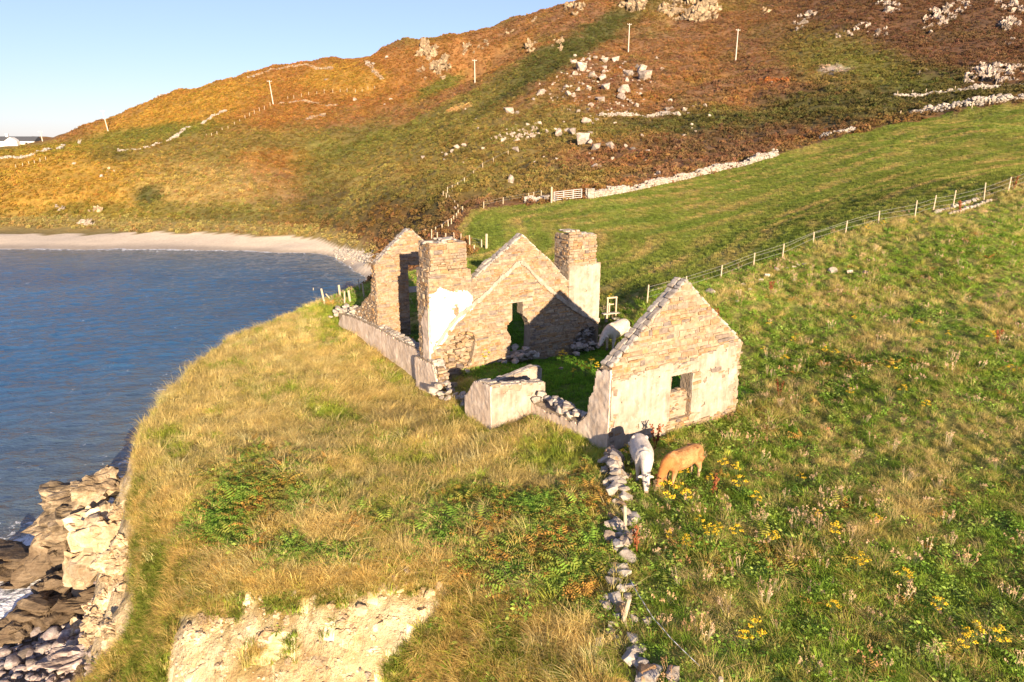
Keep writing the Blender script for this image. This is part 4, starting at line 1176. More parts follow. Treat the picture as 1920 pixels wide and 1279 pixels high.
# landward wall of the rear rooms, seen through the openings
slab('landward_wall', MAT['mortar'], ruin_o, ruin(9.5, 14.4), B, A, [(0, 9.6), (5.5, 9.8), (5.2, 10.6), (3, 11.2), (1.2, 11.8), (0, 12.6)], [], 0.6)
rb_ = slab('back_wall', MAT['mortar'], ruin_o, ruin(2.2, 17.2), A, -B, [(0, 9.2), (2.9, 9.2), (2.8, 10.9), (2.0, 12.4), (1.6, 13.5), (0.5, 13.7), (0.0, 13.2)], [], 0.5)
stone_face(rb_, ruin(2.2, 17.2), A, -B, [(0, 9.4), (2.9, 9.4), (2.8, 10.9), (2.0, 12.4), (1.6, 13.5), (0.5, 13.7), (0.0, 13.2)], [], (0.12, 0.2), (0.22, 0.6), 0.03, 0.16, None, 120)

# --- stones: the 300 that show largest singly, the rest of each wall joined
STONES.sort(key=lambda s: -s[3])
rest = {}
for k, (prt, M, me, sz) in enumerate(STONES):
    if k < 300:
        o = bpy.data.objects.new('stone', me); COL.objects.link(o); o.parent = prt; o.matrix_basis = M
    else: rest.setdefault((prt.name, me.materials[0].name), []).append((me, M))
for (pn, mn), it in rest.items():
    o = obj('small_stones', join_mesh('small_stones', it, MAT[mn]), None, bpy.data.objects[pn]); o['kind'] = 'stuff'
STONES = []
# ------------------------------------------------------------------ dry stone walls
def rnd_rot(r, k=0.5):
    return Matrix.Rotation(r.uniform(0, 6.28), 4, 'Z') @ Matrix.Rotation(r.uniform(-k, k), 4, 'X') @ Matrix.Rotation(r.uniform(-k, k), 4, 'Y')

def on_ground(x, y): return float(hgt(np.array([x]), np.array([y]))[0])

def walk(pts, step):
    """points every step metres along a line on the ground"""
    out = []
    for a, b in zip(pts[:-1], pts[1:]):
        L = np.hypot(*(b - a)[:2]); k = max(1, int(L / step))
        for i in range(k):
            p = a + (b - a) * i / k; out.append((p[0], p[1], math.atan2(b[1] - a[1], b[0] - a[0])))
    return out

# the tumbled wall that runs from the front gable towards the camera
tw = empty('tumbled_stone_wall', (0, 0, 0))
tag(tw, 'tumbled dry stone wall running from the front gable corner through the grass', 'stone wall')
TWP = [(1142, 862), (1148, 905), (1162, 945), (1168, 975), (1163, 1010), (1165, 1050), (1172, 1085), (1163, 1125), (1152, 1165), (1160, 1195), (1212, 1262), (1235, 1300)]
tws = [hit(*p)[0] for p in TWP]
r = random.Random(31); items = []
tot = walk(tws, 0.16); n_t = len(tot)
for k, (x, y, an) in enumerate(tot):
    f = k / n_t
    top = 0.7 if f < 0.18 else (0.42 if f < 0.28 else (0.26 if f < 0.72 else 0.18))
    gap = 0.22 < f < 0.26 or 0.31 < f < 0.36 or 0.84 < f < 0.93
    if gap and r.random() < 0.45: continue
    for lay in range(3 if f < 0.2 else 2):
        if r.random() < (0.12 if f < 0.3 else 0.2): continue
        s = r.uniform(0.18, 0.46)
        off = r.gauss(0, 0.22)
        px_, py_ = x - math.sin(an) * off + r.uniform(-.08, .08), y + math.cos(an) * off
        z = on_ground(px_, py_) + top * r.uniform(0.1, 0.9) * (1 - min(1, abs(off) / 0.6)) + 0.02
        M = Matrix.Translation((px_, py_, z)) @ rnd_rot(r, 0.4) @ Matrix.Diagonal((s * 1.35, s, s * 0.62, 1))
        items.append((z, M, (LOOSE_TAN if r.random() < 0.18 else LOOSE)[r.randrange(8)]))
for z, M, me in items[:300]:
    o = bpy.data.objects.new('stone', me); COL.objects.link(o); o.parent = tw; o.matrix_basis = M
for px, py, s in ((1215, 1272, 0.42), (1197, 1248, 0.3), (1262, 1268, 0.36), (1215, 1168, 0.26), (1193, 1240, 0.25), (1230, 1262, 0.3)):
    p = hit(px, py)[0]
    o = obj('stone', LOOSE[(px + py) % 8], None, tw)
    o.matrix_basis = Matrix.Translation((p[0], p[1], p[2] + s * 0.2)) @ rnd_rot(r, 0.3) @ Matrix.Diagonal((s * 1.2, s, s * 0.7, 1))

def far_wall(name, label, pts, height, width, size, seed, mat='pale_stone', gap=None):
    """a dry stone wall far off: hundreds of real stones, joined"""
    r = random.Random(seed); it = []
    lib = LOOSE if mat == 'pale_stone' else LOOSE_TAN
    w = walk(pts, size * 0.8)
    for k, (x, y, an) in enumerate(w):
        f = k / max(1, len(w))
        hh = height * (0.75 + 0.5 * float(fbm(np.array([x / 4]), np.array([y / 4]), 2, seed)[0]))
        if gap and any(a < f < b for a, b in gap): hh *= 0.25
        n = max(1, int(hh / (size * 0.6)))
        for lay in range(n):
            for sd in (-1, 1):
                s = size * r.uniform(0.7, 1.4)
                wd = width * (1 - 0.35 * lay / n) / 2 * sd + r.uniform(-.05, .05)
                X, Y = x - math.sin(an) * wd, y + math.cos(an) * wd
                z = on_ground(X, Y) + (lay + 0.5) * size * 0.6
                it.append((lib[r.randrange(8)], Matrix.Translation((X, Y, z)) @ rnd_rot(r, 0.5) @ Matrix.Diagonal((s * 1.2, s, s * 0.75, 1))))
    o = empty(name, tuple(pts[0])); tag(o, label, 'stone wall')
    m = obj('stonework', join_mesh('stonework', it, MAT[mat]), None, o); m['kind'] = 'stuff'
    m.location = tuple(-np.array(pts[0]))
    return o
H_ = lambda *ps: [hit(*p)[0] for p in ps]
far_wall('field_wall', 'long dry stone wall of pale stones along the top edge of the green pasture', H_((1112, 371), (1160, 362), (1230, 347), (1300, 331), (1360, 317), (1440, 297), (1455, 291)), 1.05, 0.75, 0.42, 1)
far_wall('field_wall', 'short broken piece of wall at the pasture edge right of the long wall', H_((1540, 258), (1570, 252), (1602, 243)), 0.8, 0.8, 0.42, 2)
far_wall('field_wall', 'broken wall left of the gatepost, half sunk in grass', H_((985, 380), (1008, 376), (1032, 373)), 0.8, 0.7, 0.38, 3)
far_wall('field_wall', 'upper of the two pale walls at the right edge above the pasture', H_((1680, 180), (1750, 176), (1800, 172), (1850, 166), (1925, 160)), 0.9, 0.8, 0.6, 4, gap=((0.32, 0.42),))
far_wall('field_wall', 'lower pale wall at the right edge just above the pasture', H_((1710, 216), (1760, 207), (1810, 198), (1860, 194), (1925, 186)), 1.3, 1.0, 0.6, 5)
far_wall('road_wall', 'low straight wall along the track below the boulder field', H_((1125, 217), (1180, 217), (1230, 217), (1275, 216)), 0.9, 0.5, 0.5, 6)
far_wall('hill_wall', 'thin pale wall climbing over the round left hill to the skyline', H_((1, 297), (60, 292), (110, 282), (150, 262)), 0.9, 0.7, 0.6, 7)
far_wall('hill_wall', 'pale wall bending across the lower left hillside above the bay', H_((222, 283), (280, 278), (330, 258), (380, 235), (425, 208)), 0.9, 0.8, 0.6, 8, gap=((0.55, 0.7),))
far_wall('hill_wall', 'wall running along the round skyline of the left hill', H_((465, 146), (520, 130), (570, 122), (625, 130)), 1.0, 0.8, 0.7, 9, 'wall_stone')
far_wall('hill_wall', 'wall running straight down the slope right of the round hill', H_((688, 118), (702, 135), (718, 150)), 1.1, 0.8, 0.7, 10, 'wall_stone')
far_wall('hill_wall', 'wall beside the leaning pole in the rust-coloured heather', H_((525, 195), (580, 193), (632, 198)), 1.0, 0.8, 0.6, 11, 'wall_stone')
far_wall('hill_wall', 'short wall low in the heather below the round hill', H_((575, 224), (590, 220), (612, 217)), 1.0, 0.8, 0.6, 12, 'wall_stone')
far_wall('tumbled_heap', 'spread of pale stones below the right hand fence posts', H_((1768, 402), (1800, 392), (1830, 382), (1850, 375)), 0.45, 1.1, 0.34, 13)

# gate pillar
gp_, tg = hit(1106, 372)
gp = empty('gate_pillar', tuple(gp_), R(10)); tag(gp, 'squared stone gate pillar between the gate and the long field wall', 'pillar')
m_ = MB(); m_.box((0, 0, 0.55), (0.72, 0.62, 1.25)); m_.build('core', MAT['mortar'], gp)
r = random.Random(77)
for lay in range(6):
    for k, (dx, dy) in enumerate(((-0.22, -0.3), (0.16, -0.3), (-0.38, 0.0), (0.38, 0.0))):
        o = obj('stone', PBLOCKS[r.randrange(8)], None, gp)
        o.matrix_basis = Matrix.Translation((dx, dy, 0.1 + lay * 0.2)) @ Matrix.Rotation(r.uniform(-.1, .1), 4, 'Z') @ Matrix.Diagonal((0.40, 0.36, 0.19, 1))

# field gate
g0, t0g = hit(1037, 380); g1_, _ = hit(1092, 374)
gate = empty('field_gate', tuple(g0), math.atan2(g1_[1] - g0[1], g1_[0] - g0[0]))
tag(gate, 'galvanised metal field gate with five bars, closed beside the stone pillar', 'gate')
GL = float(np.hypot(*(g1_ - g0)[:2])); dzg = g1_[2] - g0[2]
def gz(x): return dzg * x / GL
for k in range(5):
    z = 0.28 + k * 0.24
    m_ = MB(); m_.tube([(0.1, 0, z + gz(0.1)), (GL - 0.1, 0, z + gz(GL))], 0.032, 6); m_.build('rail', MAT['galvanised'], gate)
for x in (0.1, GL * 0.36, GL * 0.68, GL - 0.1):
    m_ = MB(); m_.tube([(x, 0, 0.22 + gz(x)), (x, 0, 1.28 + gz(x))], 0.032, 6); m_.build('upright', MAT['galvanised'], gate)
gpost = empty('gatepost', tuple(hit(1034, 381)[0])); tag(gpost, 'tall pale wooden gatepost at the hinge end of the field gate', 'post')
m_ = MB(); m_.tube([(0, 0, -0.3), (0, 0, 1.95)], [0.13, 0.11], 8); m_.build('post', MAT['post_wood'], gpost)
m_ = MB(); m_.tube([(0.1, -0.1, 0.35), (0.75, -0.55, 0.0)], 0.05, 6); m_.build('brace', MAT['post_wood'], gpost)

# ------------------------------------------------------------------ fences
def fence(name, label, posts, wires=(0.35, 0.7, 1.0), rad=0.05, mat='post_wood', lean=0.05, hmin=0.8, hmax=1.6, wire_r=0.008, group=None, closed=True):
    """posts: (x, y of the foot, y of the head) in the photo, stood on the ground found there"""
    r = random.Random(len(label)); root = None; tops = []
    for px, py, pt in posts:
        p, t = hit(px, py)
        if p is None: continue
        if root is None: root = empty(name, tuple(p)); tag(root, label, 'fence', group); o0 = np.array(p)
        h = min(hmax, max(hmin, (py - pt) * t / F / 0.95))
        l = (r.gauss(0, lean), r.gauss(0, lean))
        q = Vector(p - o0)
        m_ = MB(); m_.tube([(q.x, q.y, q.z - 0.4), (q.x + l[0] * h, q.y + l[1] * h, q.z + h)], [rad, rad * 0.9], 7)
        m_.build('post', MAT[mat], root)
        tops.append((q, l, h))
    if wires and root:
        for w in wires:
            m_ = MB()
            m_.tube([(q.x + l[0] * w, q.y + l[1] * w, q.z + min(w, h - 0.05)) for q, l, h in tops], wire_r, 4, False)
            m_.build('wire', MAT['wire'], root)
    return root
fence('pasture_fence', 'wire fence on pale posts between the green pasture and the rough slope',
      [(1213, 568, 535), (1286, 546, 519), (1351, 524, 498), (1413, 499, 475), (1467, 483, 458), (1525, 456, 436), (1585, 437, 415), (1647, 420, 397), (1715, 409, 378), (1749, 397, 368), (1786, 391, 359), (1845, 377, 345), (1890, 360, 334), (1945, 340, 312)])
fence('boundary_fence', 'fence of short posts dropping from the gully to the pasture corner',
      [(797, 440, 431), (817, 436, 428), (829, 431, 423), (841, 424, 413), (846, 420, 412), (851, 415, 406), (856, 410, 402), (859.5, 404, 396), (867.5, 397, 388), (859, 392, 385), (852, 385, 377), (843, 375, 369), (837, 370, 363), (831, 367, 359)], (0.7, 1.0), 0.07, hmin=0.7)
fence('boundary_fence', 'fence of thin posts climbing the dark slope above the gully',
      [(839, 362, 355), (848, 358, 351), (858, 353, 346), (871, 344, 337), (888, 329, 322), (905, 314, 308), (925, 304, 298), (953, 291, 285)], (0.7, 1.0), 0.07, hmin=0.9)
fence('boundary_fence', 'fence of pale posts along the pasture edge behind the left chimney',
      [(809, 447, 431), (820, 448, 437), (836, 450, 440), (852, 449, 438), (864, 452, 440), (881, 463, 442), (903, 464, 455)], (0.5, 0.95), 0.07)
fence('boundary_fence', 'row of thin posts on the wall line left of the gate', [(907, 391, 379), (943, 383, 371), (991, 375, 363), (1000, 373, 361), (1014, 371, 358)], (0.5, 0.9), 0.06)
cp = empty('corner_post', tuple(hit(912, 467)[0])); tag(cp, 'stout pale post standing alone in the pasture corner behind the house', 'post')
m_ = MB(); m_.tube([(0, 0, -0.3), (0.03, 0, 1.5)], [0.13, 0.12], 8); m_.build('post', MAT['post_wood'], cp)
sp = empty('short_post', tuple(hit(889, 472)[0])); tag(sp, 'short stub of a post beside the stout corner post', 'post')
m_ = MB(); m_.tube([(0, 0, -0.3), (0.02, 0.02, 0.65)], 0.08, 7); m_.build('post', MAT['post_wood'], sp)
fence('hill_fence', 'fence of tiny posts crossing the left hillside above the beach',
      [(30, 316, 309), (43, 313, 306), (55, 309, 303), (65, 307, 301), (75, 303, 297), (86, 300, 294)], (), 0.09, hmin=1.0)
fence('hill_fence', 'fence of tiny posts rising from the bay to the leaning pole',
      [(387, 258, 252), (397, 256, 250), (407, 252, 247), (417, 246, 240), (428, 243, 237), (440, 236, 229), (450, 230, 224), (460, 224, 217), (468, 219, 212), (477, 213, 207), (487, 209, 202), (496, 206, 199), (507, 200, 193)], (), 0.09, hmin=1.0)
fence('hill_fence', 'fence of tiny posts on the heather below the round skyline hill',
      [(540, 187, 181), (551, 185, 179), (565, 182, 176), (579, 180, 173), (594, 178, 172), (608, 175, 168), (624, 174, 168), (638, 173, 167), (651, 173, 166), (666, 174, 168), (679, 174, 168), (690, 169, 163), (703, 168, 162)], (), 0.09, hmin=1.0)
fence('hill_fence', 'posts on the upper wall at the far right', [(1683, 180, 172), (1710, 178, 170), (1735, 176, 168), (1790, 171, 163), (1866, 163, 155)], (), 0.08, hmin=1.0)
fence('hill_fence', 'posts along the lower wall at the far right', [(1687, 219, 211), (1755, 210, 203), (1822, 203, 194), (1855, 198, 190)], (), 0.08, hmin=1.0)

def stake(px, py, pt, label, dx=0.0, rad=0.06, mat='post_wood', group=None, hmax=2.2):
    """dx: how far to the right in the photo the head leans"""
    p, t = hit(px, py)
    h = min(hmax, (py - pt) * t / F / 0.95)
    e = empty('leaning_post', tuple(p)); tag(e, label, 'post', group)
    m_ = MB(); d = dx * t / F
    m_.tube([(-0.1 * d, 0, -0.3), (d, -0.05, h)], [rad, rad * 0.92], 8)
    o = m_.build('shaft', MAT[mat], e)
    return e
G = 'old fence posts beyond the seaward wall'
stake(586, 566, 529, 'tall thin yellow post leaning right, leftmost of the posts beyond the seaward wall', 4, 0.06, group=G)
stake(583, 563, 544, 'short yellow stub beside the leftmost tall post', 0, 0.05, group=G)
stake(596, 559, 547, 'low pale stub between the leftmost post and the white split post', -1, 0.05, group=G)
stake(610, 573, 542, 'white split post leaning left above the end of the seaward wall', -5, 0.085, group=G)
stake(638, 557, 535, 'stout square-topped post standing at the cliff edge over the water', -1, 0.10, group=G)
stake(646, 572, 547, 'pale post rising from the rubble at the end of the seaward wall', 2, 0.07, group=G)
stake(657, 567, 545, 'broad leaning post right of the rubble post', -2, 0.10, group=G)
stake(676, 546, 524, 'thin grey post against the dark slope beyond the water', -3, 0.06, 'old_timber', group=G)
stake(683, 557, 532, 'pale post nearest the rear gable', -2, 0.075, group=G)
stake(624, 562, 551, 'brace slanting down right of the white split post', -12, 0.05, group=G)
stake(1173, 992, 944, 'pale leaning stake among the stones of the tumbled wall, upper one', -4, 0.055)
stake(1164, 1170, 1114, 'pale leaning stake among the stones of the tumbled wall, lower one', 13, 0.06)
stake(1349, 1285, 1266, 'stub of a stake at the bottom edge of the picture', 0, 0.06)
stake(1171, 988, 968, 'grey stub against the foot of the upper stake', 2, 0.05, 'old_timber')
# the dashed white fence cord lying in the grass
cpts = [hit(*p)[0] for p in ((1180, 1112), (1196, 1145), (1212, 1172), (1230, 1196), (1255, 1222), (1285, 1250), (1318, 1282))]
cord = empty('fence_cord', tuple(cpts[0])); tag(cord, 'dashed white electric fence cord sagging down from the lower stake', 'cord')
cc = walk(cpts, 0.12); m1, m2 = MB(), MB()
for k in range(len(cc) - 1):
    a_, b_ = cc[k], cc[k + 1]
    za = on_ground(a_[0], a_[1]) + 0.42 + 0.06 * math.sin(k * 0.2); zb = on_ground(b_[0], b_[1]) + 0.42 + 0.06 * math.sin(k * 0.2 + 0.2)
    (m1 if k % 2 else m2).tube([(a_[0] - cpts[0][0], a_[1] - cpts[0][1], za - cpts[0][2]), (b_[0] - cpts[0][0], b_[1] - cpts[0][1], zb - cpts[0][2])], 0.009, 4)
m1.build('white_strand', MAT['white_cord'], cord); m2.build('dark_strand', MAT['wire'], cord)

# stile
sp_, ts_ = hit(1146, 602)
st = empty('wooden_stile', tuple(sp_), R(20)); tag(st, 'weathered wooden step stile with handrail behind the grazing cow', 'stile')
for nm, c, d, mt in (('post', (-0.32, 0, 0.75), (0.09, 0.09, 1.6), 'post_wood'), ('post', (0.30, 0, 0.85), (0.09, 0.09, 1.5), 'post_wood'), ('top_rail', (-0.01, 0, 1.55), (0.75, 0.07, 0.09), 'post_wood'),
                     ('tread', (0.05, -0.1, 0.55), (1.5, 0.3, 0.06), 'old_timber'), ('leg', (-0.45, -0.15, 0.26), (0.09, 0.2, 0.52), 'post_wood'), ('leg', (0.55, -0.15, 0.26), (0.09, 0.2, 0.52), 'post_wood'),
                     ('short_post', (-0.05, 0.25, 0.75), (0.08, 0.08, 0.8), 'post_wood'), ('short_post', (0.42, 0.25, 0.75), (0.08, 0.08, 0.8), 'post_wood'), ('rail', (0.18, 0.25, 1.05), (0.6, 0.05, 0.07), 'post_wood'), ('tread', (0.3, -0.45, 0.28), (0.9, 0.28, 0.06), 'old_timber')):
    m_ = MB(); m_.box(c, d); m_.build(nm, MAT[mt], st)

# ------------------------------------------------------------------ poles on the hill
def pole(px, py, pt, label, dxt=0):
    p, t = hit(px, py)
    h = (py - pt) * t / F / 0.97
    e = empty('utility_pole', tuple(p)); tag(e, label, 'utility pole', 'poles of the power line across the hill')
    d = dxt * t / F
    m_ = MB(); m_.tube([(0, 0, -0.5), (d, 0, h)], [0.20, 0.14], 10); m_.build('shaft', MAT['pole_wood'], e)
    m_ = MB(); m_.box((d, 0, h - 0.35), (1.7, 0.12, 0.12), R(25)); m_.build('crossarm', MAT['pole_wood'], e)
    for k in (-0.75, 0, 0.75):
        m_ = MB(); m_.tube([(d + k * 0.9, k * 0.42, h - 0.3), (d + k * 0.9, k * 0.42, h - 0.05)], 0.05, 6); m_.build('insulator', MAT['galvanised'], e)
pole(1178, 99, 50, 'pale pole standing on the slope above the boulder field')
pole(1379, 116, 61, 'tallest pale pole, on the bare heather right of the boulder field')
pole(890.5, 156, 116, 'pale pole right of the big ochre crag')
pole(513, 198, 155, 'leaning pole in the rust heather on the round left hill', -4)
pole(203, 246, 210, 'pole leaning left on the skyline shoulder of the left hill', -5)
pole(80, 265, 247, 'small pole on the skyline nearest the cottage', -1)

# cottage on the far left
hp_, ht_ = hit(27, 272)
hs = empty('cottage', tuple(hp_), R(6)); tag(hs, 'low white cottage with dark slate roof on the far left skyline', 'cottage')
k_ = ht_ / F
def gab(x0, x1, y0, y1, h, rf, name, par, mw='house_white', mr='slate'):
    m_ = MB(); m_.add([(x0, y0, -2), (x1, y0, -2), (x1, y1, -2), (x0, y1, -2), (x0, y0, h), (x1, y0, h), (x1, y1, h), (x0, y1, h)], [(0, 1, 5, 4), (1, 2, 6, 5), (2, 3, 7, 6), (3, 0, 4, 7), (4, 5, 6, 7)])
    return m_
L_ = 60 * k_
m_ = gab(-L_ * 0.55, L_ * 0.6, 0, 7, 1.6, 0, 'wall', hs); m_.build('wall', MAT['house_white'], hs)
m_ = MB(); m_.add([(-L_ * 0.57, -0.3, 1.6), (L_ * 0.62, -0.3, 1.6), (L_ * 0.62, 7.3, 1.6), (-L_ * 0.57, 7.3, 1.6), (-L_ * 0.57, 3.5, 3.6), (L_ * 0.62, 3.5, 3.6)], [(0, 1, 5, 4), (2, 3, 4, 5), (0, 4, 3), (1, 2, 5), (0, 3, 2, 1)]); m_.build('roof', MAT['slate'], hs)
m_ = MB(); m_.add([(-2.6, -2.5, -2), (2.6, -2.5, -2), (2.6, -2.5, 1.5), (0, -2.5, 3.2), (-2.6, -2.5, 1.5), (-2.6, 1, -2), (2.6, 1, -2), (2.6, 1, 1.5), (0, 1, 3.2), (-2.6, 1, 1.5)], [(0, 1, 2, 3, 4), (1, 6, 7, 2), (2, 7, 8, 3), (3, 8, 9, 4), (5, 0, 4, 9)]); m_.build('porch_gable', MAT['house_white'], hs)
m_ = MB(); m_.box((-L_ * 0.3, 3.5, 3.9), (1.0, 0.8, 1.8)); m_.build('chimney', MAT['house_white'], hs)
for x in (-6, 5, 9):
    m_ = MB(); m_.box((x, -0.05, 0.6), (1.0, 0.12, 1.0)); m_.build('window', MAT['dark_glass'], hs)

# ------------------------------------------------------------------ cattle
def cow(name, label, pos, heading, hide, head_pt, scale=1.0, neck=None, legs=None, ear=0.17, fat=1.0):
    """a grazing beast; built with x forward, its body one closed skin"""
    root = empty(name, tuple(pos), heading); tag(root, label, 'cow', 'cattle grazing about the ruin'); root.scale = (scale,) * 3
    m_ = MB()
    def ell(pts, n=16):
        """tube with its own half width and half height at every ring: (x, y, z, w, h, dirx, dirz)"""
        b = len(m_.v)
        for (x, y, z, w, h, dx, dz) in pts:
            L = math.hypot(dx, dz); dx, dz = dx / L, dz / L
            for k in range(n):
                a = 2 * math.pi * k / n
                yy = math.cos(a) * w; hh = math.sin(a) * h
                m_.v.append((x - dz * hh, y + yy, z + dx * hh))
        for i in range(len(pts) - 1):
            for k in range(n):
                k2 = (k + 1) % n
                m_.f.append((b + i * n + k, b + i * n + k2, b + (i + 1) * n + k2, b + (i + 1) * n + k))
        m_.f.append(tuple(b + k for k in range(n))[::-1]); e = b + (len(pts) - 1) * n
        m_.f.append(tuple(e + k for k in range(n)))
    f = fat
    # trunk from pin bones to brisket
    ell([(-1.06, 0, 1.10, 0.10, 0.13, 1, 0), (-1.00, 0, 1.08, 0.22 * f, 0.25, 1, 0), (-0.82, 0, 1.05, 0.29 * f, 0.33, 1, 0), (-0.55, 0, 1.02, 0.31 * f, 0.37, 1, 0), (-0.20, 0, 0.97, 0.35 * f, 0.40, 1, 0),
         (0.15, 0, 0.96, 0.35 * f, 0.41, 1, 0), (0.45, 0, 0.98, 0.30 * f, 0.40, 1, 0.02), (0.66, 0, 0.98, 0.24 * f, 0.33, 1, -0.1), (0.80, 0, 0.94, 0.14, 0.20, 1, -0.3)])
    hx, hy, hz = head_pt                               # poll
    nk = neck or [(0.55, 0, 1.08), (0.82, 0, 0.98)]
    P = [Vector(q) for q in nk] + [Vector((hx, hy, hz))]
    rings = []
    for i, p in enumerate(P):
        d = P[min(i + 1, len(P) - 1)] - P[max(i - 1, 0)]
        s = i / (len(P) - 1)
        rings.append((p.x, p.y, p.z, 0.22 * f * (1 - s) + 0.14 * s, 0.32 * (1 - s) + 0.17 * s, d.x, d.z))
    ell(rings)
    # head: poll to muzzle
    hd = Vector((0.42, 0.0, -0.90)).normalized()
    if neck and len(neck) > 2: hd = Vector((0.70, 0, -0.71)).normalized()
    hp = Vector((hx, hy, hz))
    rg_ = []
    for s, w, h in ((-0.08, 0.10, 0.10), (0.0, 0.14, 0.135), (0.14, 0.145, 0.15), (0.28, 0.115, 0.12), (0.40, 0.095, 0.095), (0.48, 0.10, 0.085), (0.53, 0.07, 0.055)):
        p = hp + hd * s; rg_.append((p.x, p.y, p.z, w, h, hd.x, hd.z))
    ell(rg_)
    # ears
    for sgn in (-1, 1):
        e0 = hp + Vector((-0.02, sgn * 0.11, 0.0)); e1 = e0 + Vector((-0.02, sgn * ear * 0.6, 0.03)); e2 = e0 + Vector((-0.02, sgn * ear * 1.15, -0.01))
        m_.tube([e0, e1, e2], [0.035, 0.065, 0.03], 8)
    # legs: hock set back, knee straight
    lg = legs or ((0.0, 0.0), (0.0, 0.0), (0.0, 0.0), (0.0, 0.0))
    feet = []
    for k, (sx, sgn) in enumerate(((1, 1), (1, -1), (-1, 1), (-1, -1))):
        ox, oy = lg[k]
        if sx > 0:
            y = sgn * 0.20; pts = [(0.50, y, 0.95), (0.50 + ox * 0.3, y, 0.66), (0.52 + ox * 0.6, y + oy * .5, 0.40), (0.51 + ox * 0.9, y + oy * .8, 0.16), (0.53 + ox, y + oy, 0.0)]; rd = [0.17, 0.115, 0.075, 0.052, 0.07]
        else:
            y = sgn * 0.21; pts = [(-0.82, y, 1.0), (-0.74 + ox * 0.3, y, 0.70), (-0.90 + ox * 0.6, y + oy * .5, 0.44), (-0.88 + ox * 0.9, y + oy * .8, 0.17), (-0.85 + ox, y + oy, 0.0)]; rd = [0.22, 0.16, 0.078, 0.055, 0.07]
        m_.tube(pts, rd, 10); feet.append(pts[-1])
    # tail
    m_.tube([(-1.04, 0, 1.22), (-1.14, 0, 1.05), (-1.13, 0.02, 0.75), (-1.10, 0.03, 0.45)], [0.05, 0.032, 0.026, 0.05], 8)
    # back line: hips and withers
    for sgn in (-1, 1): m_.tube([(-0.72, sgn * 0.20 * f, 1.30), (-0.60, sgn * 0.23 * f, 1.28)], [0.07, 0.06], 8)
    m_.tube([(0.25, 0, 1.30), (0.45, 0, 1.33), (0.62, 0, 1.26)], [0.08, 0.10, 0.09], 8)
    me = bpy.data.meshes.new('skin'); me.from_pydata(m_.v, [], m_.f); me.update()
    tmp = bpy.data.objects.new('tmp', me); COL.objects.link(tmp)
    md = tmp.modifiers.new('r', 'REMESH'); md.mode = 'VOXEL'; md.voxel_size = 0.026
    md2 = tmp.modifiers.new('s', 'SMOOTH'); md2.factor = 0.5; md2.iterations = 5
    dg = bpy.context.evaluated_depsgraph_get(); dg.update()
    skin = bpy.data.meshes.new_from_object(tmp.evaluated_get(dg))
    bpy.data.objects.remove(tmp); skin.name = 'body'
    skin.materials.clear(); skin.materials.append(MAT[hide]); skin.polygons.foreach_set('use_smooth', [True] * len(skin.polygons))
    obj('body', skin, None, root)
    for p in feet:
        h_ = MB(); h_.tube([(p[0], p[1], -0.03), (p[0] + 0.01, p[1], 0.05), (p[0], p[1], 0.09)], [0.075, 0.07, 0.058], 8); h_.build('hoof', MAT['hoof'], root)
    for sgn in (-1, 1):
        e = MB(); c = hp + hd * 0.13 + Vector((0.06, sgn * 0.132, 0.03)); e.tube([c - Vector((0, sgn * 0.02, 0)), c + Vector((0, sgn * 0.008, 0))], [0.024, 0.016], 8); e.build('eye', MAT['eye_dark'], root, True)
    nz = MB(); c = hp + hd * 0.505; nz.tube([c - hd * 0.02, c + hd * 0.045], [0.088, 0.055], 10); nz.build('muzzle', MAT['muzzle_pink'], root, True)
    return root
wm = hit(1212, 928)[0]
c1p = np.array([wm[0] + 0.05, wm[1] + 1.35]); 
cow('white_cow', 'white cow grazing head down towards the camera beside the front gable', (c1p[0], c1p[1], on_ground(*c1p)), math.atan2(-1, -0.03), 'white_hide', (1.10, 0.0, 0.50), 0.95, legs=((0.02, 0), (-0.05, 0), (0.05, 0), (-0.05, 0)), fat=1.2)
fa, fb_ = hit(1250, 911)[0], hit(1293, 896)[0]
c2 = (fa + fb_) / 2; hd2 = math.atan2(fa[1] - fb_[1], fa[0] - fb_[0])
cow('tan_cow', 'tan bullock grazing with its head beside the white cow', (c2[0] + 0.05, c2[1] + 0.05, on_ground(c2[0], c2[1])), hd2 - 0.0, 'tan_hide', (1.10, 0.02, 0.50), 0.92, legs=((0.12, 0), (-0.02, 0), (0.06, 0), (-0.06, 0)), fat=1.12)
fa, fb_ = hit(1149, 655)[0], hit(1171, 641)[0]
c3 = (fa + fb_) / 2; hd3 = math.atan2(-0.80, -0.62)
cow('cream_cow', 'big cream cow reaching towards the rubble behind the middle gable', (c3[0] - 0.22, c3[1], on_ground(c3[0] - 0.22, c3[1])), hd3, 'cream_hide', (1.22, 0.0, 0.86), 1.2, neck=[(0.50, 0, 1.08), (0.85, 0, 1.04), (1.05, 0, 0.96)], legs=((0.05, 0), (-0.08, 0), (0.06, 0), (-0.1, 0)), fat=1.2)
